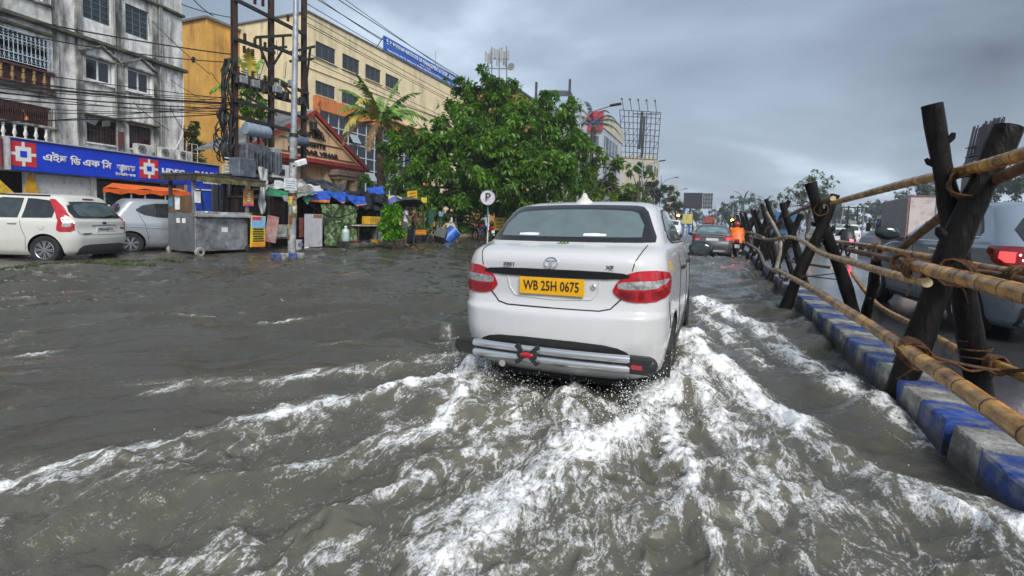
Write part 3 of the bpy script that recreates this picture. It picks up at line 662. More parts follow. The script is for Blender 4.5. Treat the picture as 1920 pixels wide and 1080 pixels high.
# ------------------------------------------------------------------ the white taxi
def build_taxi():
    r = thing('taxi_car', 'white saloon taxi with yellow number plate driving away through the flood', 'car', (-1.09, 3.33, -.07), rad(0.0))
    r.rotation_euler = (0, rad(-1.5), rad(.3))
    white = paint('white_car_paint', (.60, .605, .605), .2, dirt=(.36, .35, .32), dirt_top=.80, dirt_amt=.62)
    W = .845
    tab = [(.20, .16, 3.80, .74, .30, .35, .06, .10), (.28, .06, 3.90, .80, .30, .40, .08, .14), (.40, .015, 3.95, .825, .27, .42, .10, .16), (.52, .0, 3.965, .84, .25, .42, .10, .16),
           (.64, .004, 3.96, .845, .24, .42, .10, .16), (.69, .014, 3.95, .845, .23, .42, .09, .16), (.715, .05, 3.94, .845, .22, .42, .09, .16), (.80, .075, 3.90, .845, .20, .42, .08, .16),
           (.90, .07, 3.82, .842, .20, .42, .08, .18), (1.0, .065, 3.50, .832, .22, .44, .08, .2), (1.06, .055, 3.15, .822, .24, .42, .085, .2), (1.12, .075, 2.98, .805, .26, .36, .09, .2),
           (1.16, .16, 2.90, .785, .28, .32, .09, .2), (1.19, .34, 2.84, .765, .24, .28, .08, .18), (1.30, .50, 2.62, .725, .20, .24, .07, .15), (1.40, .635, 2.42, .685, .18, .22, .06, .14),
           (1.48, .75, 2.25, .648, .17, .22, .06, .14), (1.52, .86, 2.12, .615, .18, .22, .07, .12), (1.55, 1.02, 1.95, .545, .2, .2, .08, .1), (1.568, 1.22, 1.75, .40, .2, .2, .08, .08), (1.574, 1.38, 1.60, .2, .1, .1, .03, .03)]
    B = Body(tab, 3.98)
    zs = np.concatenate([np.linspace(.20, .64, 12), np.linspace(.665, .73, 5), np.linspace(.78, 1.05, 8), np.linspace(1.075, 1.21, 9), np.linspace(1.24, 1.48, 8), [1.50, 1.52, 1.536, 1.55, 1.56, 1.568, 1.574]])
    body = B.loft('body', white, r, zs, arches=((.80, .30, .86), (3.22, .30, .86)), arch_r=.345, well_w=.30)
    # underside, exhaust
    mb = MB(); mb.box((0, .55, .20), (1.15, .7, .14), bevel=.05); mb.box((0, 2.2, .22), (1.3, 2.6, .10)); mb.build('underbody', WELL, r, local=True)
    mb = MB(); mb.tube([(-.42, .12, .235), (-.42, .5, .24), (-.3, 1.2, .24)], .028, 10); mb.build('exhaust_pipe', CHROME, r, True, local=True)
    # rear bumper lower cavity and nudge guard
    cols = [('x', x, .30, z) for x, z in ((0, .500), (.2, .498), (.4, .488), (.50, .470), (.56, .445), (.61, .40))]
    car_patch(B, 'bumper_grille', cols, BLACKP, r, .006, 5, both=True)
    g = MB(); yb = -.045; xs_ = np.linspace(-.60, .60, 13); arc = lambda x: yb+.032*(x/.6)**2
    for z in (.418, .350): g.tube([(x, arc(x), z) for x in xs_], .0285, 12)
    gd = g.build('bumper_guard', CHROME, r, True, local=True)
    g = MB(); g.tube([(-.60, yb+.038, .383), (0, yb+.004, .383), (.60, yb+.038, .383)], .012, 6)
    for s in (-1, 1):
        g.box((s*.665, yb+.045, .383), (.17, .07, .125), bevel=.03); g.ell((s*.735, yb+.06, .383), (.05, .045, .058), 12, 8)
    g.box((-.135, yb-.02, .383), (.16, .045, .05), bevel=.008)
    for sx in (-1, 1):
        for sz in (-1, 1): g.bar((-.135+sx*.03, yb-.022, .383+sz*.015), (-.135+sx*.085, yb-.02, .383+sz*.068), .045, .03)
    for s in (-.45, .45): g.bar((s, yb+.01, .38), (s, .25, .36), .05, .04)
    g.build('guard_end_cap', BLACKP, gd, local=True)
    g = MB(); g.ell((-.135, yb-.042, .384), (.055, .008, .020), 16, 6); bd = g.build('guard_badge', REDL, gd, True, local=True)
    g = MB(); g.box((.65, yb+.006, .375), (.075, .012, .032), bevel=.01); g.build('guard_reflector', REDL, gd, local=True)
    # boot lid gap, shoulder, trunk strip, badge and lettering
    line_on(B, 'boot_gap', dense([('x', 0, .722), ('x', .36, .722), ('x', .44, .74), ('x', .535, .84)], 8), GAP, body, .0055)
    line_on(B, 'boot_gap', dense([('x', 0, .722), ('x', .36, .722), ('x', .44, .74), ('x', .535, .84)], 8), GAP, body, .0055, side=-1)
    for s in (1, -1):
        line_on(B, 'boot_gap', dense([('x', .585, 1.02), ('x', .60, 1.08), ('x', .63, 1.14), ('x', .645, 1.19)], 4), GAP, body, .004, side=s)
        line_on(B, 'bumper_gap', dense([('y', .36, .78), ('y', .40, .70), ('y', .47, .60), ('y', .50, .56)], 4), GAP, body, .0035, side=s)
        line_on(B, 'door_gap', dense([('y', 1.32, 1.10), ('y', 1.28, .95), ('y', 1.20, .72), ('y', 1.26, .55), ('y', 1.34, .30)], 4), GAP, body, .0035, side=s)
        line_on(B, 'door_gap', dense([('y', 2.20, 1.14), ('y', 2.20, .30)], 8), GAP, body, .0035, side=s)
        line_on(B, 'door_gap', dense([('y', 2.86, 1.10), ('y', 3.05, .90), ('y', 3.02, .62), ('y', 2.86, .30)], 4), GAP, body, .0035, side=s)
        line_on(B, 'sill_trim', dense([('y', 1.16, .26), ('y', 2.0, .25), ('y', 2.85, .26)], 6), BLACKP, body, .03, side=s)
    strip = [('x', x, zb, zt) for x, zb, zt in ((0, .952, 1.012), (.2, .952, 1.012), (.4, .954, 1.008), (.52, .962, 1.0), (.565, .972, .990))]
    car_patch(B, 'trunk_strip', strip, M('gloss_black_trim', (.012, .013, .015), .12, var=.1), r, .014, 4, both=True, t=.02)
    # plate recess: a shallow frame round the plate
    for s in (1, -1): line_on(B, 'plate_recess', dense([('x', .36, .945), ('x', .345, .86), ('x', .30, .80), ('x', .0, .785)], 5), white, body, .007, side=s)
    yel = M('taxi_plate_yellow', (.78, .40, .008), .35, var=.06, scale=12, dirt=(.35, .18, .02), dirt_amt=.12, dirt_scale=9)
    ptx = M('plate_black_ink', (.02, .016, .012), .5)
    p = B.point('x', .06, .885, .012); rotb = Matrix.Rotation(math.pi/2, 3, 'X')
    plate(r, 'WB 25H 0675', (.0, p.y, .882), .505, .128, yel, ptx, rotb)
    lk = MB(); lp = B.point('x', .315, .895, .004); lk.lathe(lp, [(.021, 0), (.021, .006), (.012, .010), (.012, .004), (.001, .004)], 18, M=Matrix.Rotation(math.pi/2, 3, 'X')); lk.build('boot_lock', CHROME, r, True, local=True)
    q = B.point('x', 0, 1.062, .004); em = MB(); R = Matrix.Rotation(math.pi/2-.18, 3, 'X')
    ring = [(.052*math.cos(t), .037*math.sin(t)) for t in np.linspace(0, 2*math.pi, 29)]
    em.tube([R @ Vector((a, b, 0)) + q for a, b in ring], .0045, 6)
    em.prism([(-.040, .020), (.040, .020), (.036, .010), (.012, .008), (.007, -.030), (-.007, -.030), (-.012, .008), (-.036, .010)], -.002, .004, R, q)
    em.build('boot_emblem', CHROME, r, local=True)
    dk = M('badge_grey', (.10, .10, .11), .3, .5)
    qz = B.point('x', .44, 1.038, .004, -1)
    for s_, x_, z_, h_, w_ in (('ZEST', -.345, 1.026, .034, 1.35), ('XE', .43, 1.030, .034, 1.35)):
        qq = B.point('x', abs(x_), z_+.015, .006)
        text_obj(s_, 'badge_lettering', h_, (x_, qq.y-.001, z_), R @ Matrix.Identity(3), dk, None, depth=.004, align='CENTER', sx=w_, bold=.0008).parent = r
    # rear glass with printed border
    frit = M('glass_border', (.018, .018, .02), .12, var=.2, scale=30, coat=.3)
    zb, zt = 1.205, 1.505
    gb = [('x', x, zb + .006*(1-(x/.6)**2)-.0, zt+.006*(1-(x/.6)**2)) for x in np.linspace(0, .56, 9)]
    gb = [('x', 0, zb, zt+.012), ('x', .2, zb, zt+.010), ('x', .4, zb+.001, zt+.004), ('x', .5, zb+.002, zt+.001), ('x', .555, zb+.002, zt-.010), ('x', .60, zb+.002, 1.452), ('x', .655, zb+.004, 1.33), ('x', .69, zb+.006, 1.25)]
    car_patch(B, 'rear_window', [('x', x, a, min(b, zt+.01)) for _, x, a, b in gb], frit, r, .006, 10, both=True)
    rg = glass_mat('rear_glass', (.125, .165, .175), .05, True, .7, var=.10)
    gi = [('x', 0, zb+.035, zt-.035), ('x', .2, zb+.035, zt-.038), ('x', .36, zb+.036, zt-.045), ('x', .48, zb+.037, zt-.052), ('x', .53, zb+.038, 1.435), ('x', .59, zb+.04, 1.34)]
    car_patch(B, 'rear_glass', gi, rg, r, .0085, 10, both=True)
    for s, x0 in ((1, .23), (-1, .33)):
        car_patch(B, 'parcel_sheet', [('x', x0-.09, zb+.045, zb+.062), ('x', x0, zb+.043, zb+.066), ('x', x0+.09, zb+.045, zb+.06)], M('paper_white', (.75, .76, .76), .6), r, .0095, 2, side=s, t=.003)
    # tail lamps
    for s in (1, -1):
        def TL(cs, name, mt, par, off, rows=6): return car_patch(B, name, cs, mt, par, off, rows, side=s, t=.018)
        out = [('x', .455, .865, .885), ('x', .475, .84, .925), ('x', .51, .815, .965), ('x', .56, .80, 1.0), ('x', .62, .795, 1.018), ('x', .68, .797, 1.022), ('x', .74, .803, 1.022), ('y', .20, .812, 1.02), ('y', .27, .828, 1.012), ('y', .34, .855, 1.0), ('y', .40, .90, .985), ('y', .43, .93, .965)]
        tl = TL(out, 'tail_light', REDL, r, .010, 8)
        TL([('x', .485, .893, .925), ('x', .52, .886, .938), ('x', .60, .885, .945), ('x', .68, .888, .948), ('x', .74, .896, .95), ('y', .20, .908, .953), ('y', .27, .93, .957), ('y', .32, .95, .960)], 'reversing_lens', CLEARL, tl, .0125, 4)
        TL([('x', .50, .828, .872), ('x', .56, .812, .868), ('x', .66, .810, .870), ('x', .74, .815, .876), ('y', .22, .828, .89), ('y', .29, .85, .905)], 'lower_lens', DREDL, tl, .0120, 4)
        # side glass, sunk pillars, handles, mirrors, wheels
        car_patch(B, 'side_window', [('y', 1.02, 1.245, 1.30), ('y', 1.15, 1.205, 1.40), ('y', 1.32, 1.200, 1.465), ('y', 1.6, 1.195, 1.49), ('y', 2.12, 1.185, 1.485)], GLASS_S, r, .005, 6, side=s)
        car_patch(B, 'side_window', [('y', 2.20, 1.185, 1.482), ('y', 2.32, 1.18, 1.44), ('y', 2.5, 1.18, 1.36), ('y', 2.66, 1.175, 1.26), ('y', 2.74, 1.175, 1.20)], GLASS_S, r, .005, 6, side=s)
        line_on(B, 'window_trim', dense([('y', .98, 1.25), ('y', 1.15, 1.19), ('y', 2.0, 1.175), ('y', 2.8, 1.165)], 6), BLACKP, body, .008, side=s)
        line_on(B, 'drip_trim', dense([('y', .98, 1.30), ('y', 1.14, 1.41), ('y', 1.32, 1.476), ('y', 1.7, 1.50), ('y', 2.15, 1.496), ('y', 2.4, 1.42), ('y', 2.78, 1.19)], 6), BLACKP, body, .009, side=s)
        for yh in (1.42, 2.32):
            hp = B.point('y', yh, .96, .022, s); hb = MB(); hb.box(hp, (.030, .17, .034), bevel=.012); hb.build('door_handle', BLACKP, r, local=True)
        mirror_arm(r, BLACKP, .84, 2.72, 1.08, s, 1.2)
        for y in (.80, 3.22): add_wheel(r, s*.735, y, .30, .30, .19, s, 7, BLACKP)
        ml = MB(); ml.box((s*.735, .43, .30), (.20, .012, .22), bevel=.004); ml.build('mud_flap', RUBBER, r, local=True)
    st = car_patch(B, 'side_sticker', [('y', .52, 1.00, 1.075), ('y', .60, .985, 1.065)], yel, r, .004, 2, t=.003)
    a = MB(); a.lathe((0, 1.02, 1.535), [(.085, 0), (.075, .02), (.035, .055), (.022, .085), (.012, .098), (.001, .10)], 20); a.build('roof_antenna', M('cream_plastic', (.66, .64, .58), .4), r, True, local=True)
    lv = MB()
    for k in range(6):
        p = B.point('x', abs(-.03+.014*k), 1.188+.006*(k % 2), .008, -1 if k < 3 else 1); lv.ell(p, (.012, .005, .006), 6, 4)
    stuff(lv.build('fallen_leaves', M('fresh_leaf', (.12, .22, .02), .5), r, local=True))
    return r
build_taxi()
# ------------------------------------------------------------------ buildings on the left
def at_plane(x, y, p0, n):
    v = _ray(x, y); c = Vector((0, 0, CAM_H)); t = (Vector(p0)-c).dot(Vector(n))/v.dot(Vector(n)); return c+v*t
def facade(mb, x0, x1, z0, z1, holes, depth, y=0.0):
    """front skin at local y with reveals running inward (+y) round each opening"""
    xs = sorted({x0, x1, *[h[0] for h in holes], *[h[1] for h in holes]}); zs = sorted({z0, z1, *[h[2] for h in holes], *[h[3] for h in holes]})
    xs = [v for v in xs if x0-1e-6 <= v <= x1+1e-6]; zs = [v for v in zs if z0-1e-6 <= v <= z1+1e-6]
    for i in range(len(xs)-1):
        for j in range(len(zs)-1):
            cx, cz = (xs[i]+xs[i+1])/2, (zs[j]+zs[j+1])/2
            if any(h[0] < cx < h[1] and h[2] < cz < h[3] for h in holes): continue
            mb.add([(xs[i], y, zs[j]), (xs[i+1], y, zs[j]), (xs[i+1], y, zs[j+1]), (xs[i], y, zs[j+1])], [(0, 1, 2, 3)])
    for (a, b, c, d) in holes:
        mb.add([(a, y, c), (b, y, c), (b, y, d), (a, y, d), (a, y+depth, c), (b, y+depth, c), (b, y+depth, d), (a, y+depth, d)],
               [(0, 4, 5, 1), (1, 5, 6, 2), (2, 6, 7, 3), (3, 7, 4, 0)])
def window(parent, x0, x1, z0, z1, y, nx, nz, fm, gm, bar=.05, name='window', pname='pane', hbars=None):
    mb = MB(); t = .05
    mb.box(((x0+x1)/2, y, z0+bar/2), (x1-x0, t, bar)); mb.box(((x0+x1)/2, y, z1-bar/2), (x1-x0, t, bar))
    for i in range(nx+1):
        x = x0+bar/2+(x1-x0-bar)*i/nx; mb.box((x, y, (z0+z1)/2), (bar, t*.96, z1-z0-2*bar))
    for j in range(1, nz):
        z = z0+(z1-z0)*j/nz
        for i in range(nx):
            xa = x0+bar+(x1-x0-bar)*i/nx; xb = x0+(x1-x0-bar)*(i+1)/nx; mb.box(((xa+xb)/2, y, z), (xb-xa, t*.9, bar*.7))
    f = mb.build(name, fm, parent, local=True)
    me = None
    for i in range(nx):
        xa = x0+bar+(x1-x0-bar)*i/nx; xb = x0+(x1-x0-bar)*(i+1)/nx
        g = MB(); g.box(((xa+xb)/2, y+.012, (z0+z1)/2), (xb-xa, .012, z1-z0-2*bar)); g.build(pname, gm, f, local=True)
    return f

STAIN = M('stained_plaster', (.74, .73, .70), .8, var=.22, scale=1.6, bump=.5, bscale=18, dirt=(.13, .125, .115), dirt_amt=.38, dirt_scale=2.2, streak=True)
STAIN_D = M('grimy_plaster', (.46, .45, .42), .85, var=.4, scale=2.2, bump=.5, bscale=18, dirt=(.06, .06, .055), dirt_amt=.6, dirt_scale=2.0, streak=True)
STAIN_W = M('pale_plaster', (.78, .77, .74), .8, var=.2, scale=2.5, bump=.4, bscale=20, dirt=(.16, .155, .14), dirt_amt=.36, dirt_scale=2.5, streak=True)
MOSS = M('mossy_ledge', (.075, .075, .062), .9, var=.5, scale=5, bump=.8, bscale=20, dirt=(.10, .12, .05), dirt_amt=.4)
PVC = M('white_pvc_frame', (.68, .69, .70), .4, var=.08)
STEELB = M('grey_blue_steel', (.11, .15, .16), .5, var=.25, scale=10)
MAROON = M('maroon_steel', (.10, .035, .03), .6, var=.35, scale=8)
WGLASS = M('window_glass', (.018, .022, .028), .06, var=.35, scale=1.5, spec=.8)
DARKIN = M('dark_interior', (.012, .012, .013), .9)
LBLUE = M('pale_blue_grille', (.48, .58, .66), .5, var=.15, scale=9, dirt=(.2, .15, .1), dirt_amt=.25)
BALU = M('ochre_baluster', (.40, .24, .07), .6, var=.3, scale=5, dirt=(.08, .06, .04), dirt_amt=.4)

BP0 = (-26.84, 12.86, 0); BD = Vector((-.1426, .9898, 0)); BN = Vector((.9898, .1426, 0)); BCORN = Vector((-27.53, 17.65, 0))
def bank_sz(x, y, out=0.0):
    p = at_plane(x, y, BCORN + BN*out, BN); return (p-BCORN).dot(BD), p.z
def build_old_block():
    r = thing('apartment_block', 'weathered grey apartment block with stained plaster above the bank sign', 'building', BCORN, math.atan2(BD.y, BD.x))
    S = lambda x, y: bank_sz(x, y)
    wins = [(-4.88, -3.72, 7.03, 8.10), (-3.02, -1.86, 7.06, 8.14), (-4.88, -3.70, 9.78, 11.2), (-3.02, -1.86, 9.78, 11.2), (-4.86, -3.50, 4.22, 5.36), (-2.96, -1.80, 4.22, 5.40)]
    balc = [(-14, -6.18, 6.15, 8.25), (-14, -6.22, 3.9, 5.42), (-14, -6.4, 9.62, 11.2)]
    shop = [(-6.9, -4.75, .15, 2.6), (-4.5, -.3, .15, 2.6), (-9.6, -7.2, .15, 2.6)]
    mb = MB(); facade(mb, -14, 0, 0, 13.2, wins+balc+shop, .22)
    mb.add([(0, 0, 0), (0, 9, 0), (0, 9, 13.2), (0, 0, 13.2)], [(0, 1, 2, 3)]); mb.add([(-14, 0, 13.2), (0, 0, 13.2), (0, 9, 13.2), (-14, 9, 13.2)], [(0, 1, 2, 3)])
    mb.add([(-14, 0, 0), (-14, 9, 0), (-14, 9, 13.2), (-14, 0, 13.2)], [(3, 2, 1, 0)]); mb.build('wall', STAIN, r, local=True)
    # dark rooms behind the openings
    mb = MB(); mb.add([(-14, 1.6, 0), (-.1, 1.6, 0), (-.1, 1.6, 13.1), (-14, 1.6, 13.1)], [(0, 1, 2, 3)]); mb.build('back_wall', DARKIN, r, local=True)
    mb = MB()
    for z in (2.75, 5.75, 9.0): mb.box((-7, .9, z), (13.8, 1.3, .18))
    mb.build('floor_slab', STAIN_D, r, local=True)
    # ledges, pilasters, drain pipes
    for (a, b, z, h, d) in [(-14, .12, 8.82, .17, .30), (-6.3, .05, 11.75, .15, .22), (-14, -6.1, 6.0, .14, .20), (-14, -6.15, 8.46, .13, .16)]:
        m = MB(); m.box(((a+b)/2, -d/2+.02, z), (b-a, d, h), bevel=.03); m.build('ledge', MOSS, r, local=True)
    for a, w in ((-5.12, .24), (-3.42, .34), (-1.60, .24), (-6.02, .16)):
        m = MB(); m.box((a, -.045, 6.3), (w, .11, 5.0)); m.box((a, -.045, 11.0), (w, .11, 4.0)); m.build('pilaster', STAIN_D, r, local=True)
    for a in (-3.62, -1.38, -1.28):
        m = MB(); m.tube([(a, -.13, 3.9), (a, -.13, 8.7)], .045, 8); m.tube([(a, -.13, 8.95), (a, -.13, 13.0)], .045, 8); m.build('drain_pipe', M('grey_pipe', (.25, .25, .24), .6, var=.3), r, True, local=True)
    m = MB(); m.tube([(-.06, -.08, 8.6), (-.05, -.09, 6.5), (-.15, -.1, 5.4), (-.55, -.12, 4.6), (-1.1, -.12, 4.1)], .022, 6); m.build('white_conduit', PVC, r, True, local=True)
    # stained bands of lighter render
    for (a, b, c, d) in [(-4.9, -3.7, 8.98, 9.76), (-3.05, -1.85, 8.98, 9.76), (-4.9, -3.72, 5.55, 6.98), (-3.0, -1.86, 5.55, 7.0), (-1.2, -.12, 6.2, 8.5)]:
        m = MB(); m.box(((a+b)/2, -.004, (c+d)/2), (b-a, .02, d-c)); m.build('render_panel', STAIN_W, r, local=True)
    for (a, b, c, d) in wins[:2]:
        w = window(r, a+.03, b-.03, c+.03, d-.03, .08, 2, 1, PVC, WGLASS, .07)
        cu = M('yellow_curtain', (.45, .40, .16), .8, var=.25)
        for q in ((a+.12, a+.26), (b-.42, b-.2)):
            m = MB(); n = 8; m.grid([[(q[0]+(q[1]-q[0])*i/n, .16+.02*math.sin(i*2.1), c+.12), (q[0]+(q[1]-q[0])*i/n*.75, .16+.02*math.sin(i*2.1), d-.1)] for i in range(n+1)]); m.build('curtain', cu, w, local=True)
        # pediment hood and side frames
        m = MB(); m.prism([(a-.22, 0), (b+.22, 0), ((a+b)/2, .46)], 0, .12, Matrix(((1,0,0),(0,0,-1),(0,1,0))), (0, 0, d+.06)); m.build('pediment', STAIN_W, r, local=True)
        m = MB(); mid = (a+b)/2
        m.bar((a-.30, -.16, d+.10), (mid, -.16, d+.60), .26, .07); m.bar((b+.30, -.16, d+.10), (mid, -.16, d+.60), .26, .07); m.box((mid, -.09, d+.03), (b-a+.5, .2, .07)); m.build('pediment_moulding', STAIN_D, r, local=True)
        m = MB()
        for x in (a-.07, b+.07): m.box((x, -.05, (c+d)/2), (.10, .10, d-c+.1))
        m.box((mid, -.06, c-.05), (b-a+.24, .16, .08)); m.build('window_surround', STAIN_W, r, local=True)
    for (a, b, c, d) in wins[2:4]:
        window(r, a+.02, b-.02, c+.02, d-.02, .10, 3, 5, STEELB, WGLASS, .045)
    for (a, b, c, d) in wins[4:]:
        window(r, a+.02, b-.02, c+.02, d-.02, .12, 2, 2, MAROON, WGLASS, .05)
        m = MB()
        for k in range(10): x = a+.06+(b-a-.12)*k/9; m.tube([(x, .05, c), (x, .05, d)], .008, 4)
        m.build('security_bars', MAROON, r, local=True)
        m = MB(); m.box(((a+b)/2, -.16, d+.09), (b-a+.35, .40, .09), bevel=.02); m.build('sunshade', MOSS, r, local=True)
        m = MB(); m.box(((a+b)/2, -.03, c-.03), (b-a+.1, .14, .06)); m.build('window_sill', STAIN_W, r, local=True)
    a, b, c, d = wins[4]
    for x, s in ((a+.18, .3), (a+.78, -.3)):
        m = MB(); m.box((x, -.10, d-.16), (.40, .012, .30), M=Matrix.Rotation(s, 3, 'Y') @ Matrix.Rotation(.5, 3, 'X')); m.build('window_flap', M('grey_flap', (.30, .31, .32), .5), r, local=True)
    m = MB(); m.box((b-.1, -.28, c+.32), (.03, .5, .7)); m.build('open_casement', MAROON, r, local=True)
    # balconies: grille, balusters, collapsible gate
    m = MB(); n = 22
    for k in range(n+1):
        x = -9.4+(3.25)*k/n; m.tube([(x, -.06, 7.02), (x, -.06, 8.22)], .014, 4)
    for z in (7.02, 7.34, 7.9, 8.22): m.bar((-9.4, -.06, z), (-6.12, -.06, z), .03)
    for k in range(n):
        x = -9.4+3.25*(k+.5)/n
        for z in (7.18, 7.42, 7.82, 8.06):
            m.tube([(x+.055*math.cos(t), -.065, z+.07*math.sin(t)) for t in np.linspace(0, 2*math.pi, 9)], .009, 3, cap=False)
    m.build('balcony_grille', LBLUE, r, local=True)
    prof = [(.055, 0), (.055, .05), (.035, .09), (.075, .22), (.045, .36), (.035, .44), (.055, .50), (.055, .58)]
    m0 = None
    for z0, n0, mt in ((6.24, 10, BALU), (9.74, 9, STAIN_W), (3.93, 8, STAIN_W)):
        for k in range(n0):
            x = -6.45-.36*k
            if m0 is None or m0.materials[0] != mt:
                m = MB(); m.lathe((0, 0, 0), prof, 10); q = m.build('baluster', mt, r, True, local=True); m0 = q.data
            else: q = bpy.data.objects.new('baluster', m0); COL.objects.link(q); q.parent = r
            q.location = (x, -.04, z0)
        m = MB(); m.box((-9, -.04, z0+.63), (5.8, .2, .10), bevel=.02); m.box((-9, -.04, z0-.05), (5.8, .2, .10), bevel=.02); m.build('balcony_rail', STAIN_D if mt == STAIN_W else MAROON, r, local=True)
    m = MB(); m.box((-9, .08, 6.52), (5.7, .02, .6)); m.build('balcony_screen', MAROON, r, local=True)
    m = MB()
    for k in range(46):
        x = -9.6+3.35*k/45; m.bar((x, -.02, 4.55), (x+(.07 if k % 2 else -.07), -.02, 5.38), .014)
        m.bar((x, -.03, 4.55), (x-(.07 if k % 2 else -.07), -.03, 5.38), .012)
    m.build('collapsible_gate', MAROON, r, local=True)
    m = MB(); m.lathe((-7.15, -.10, 4.72), [(.02, .16), (.05, .12), (.075, 0)], 10); m.tube([(-7.15, -.1, 4.88), (-7.22, .0, 5.15)], .01, 5); m.build('balcony_lamp', M('terracotta', (.38, .12, .04), .6), r, True, local=True)
    # shop level: shutter wall and dark openings
    m = MB(); m.box((-5.82, .05, 1.35), (2.1, .06, 2.45)); m.build('white_partition', M('white_wall', (.66, .66, .64), .7, var=.12, scale=3, dirt=(.3, .3, .28), dirt_amt=.3), r, local=True)
    m = MB(); m.box((-2.4, .4, 1.3), (4.1, .05, 2.4)); m.build('shop_shutter', M('dark_shutter', (.05, .055, .06), .5, var=.3), r, local=True)
    m = MB(); m.prism([(-7.35, 1.5), (-6.75, 1.5), (-6.9, 2.15), (-7.05, 2.6), (-7.22, 2.15)], 0, .05, Matrix(((1,0,0),(0,0,-1),(0,1,0))), (0, -.05, 0)); m.build('yellow_drape', M('yellow_cloth', (.70, .36, .015), .7, var=.2), r, local=True)
    return r
build_old_block()

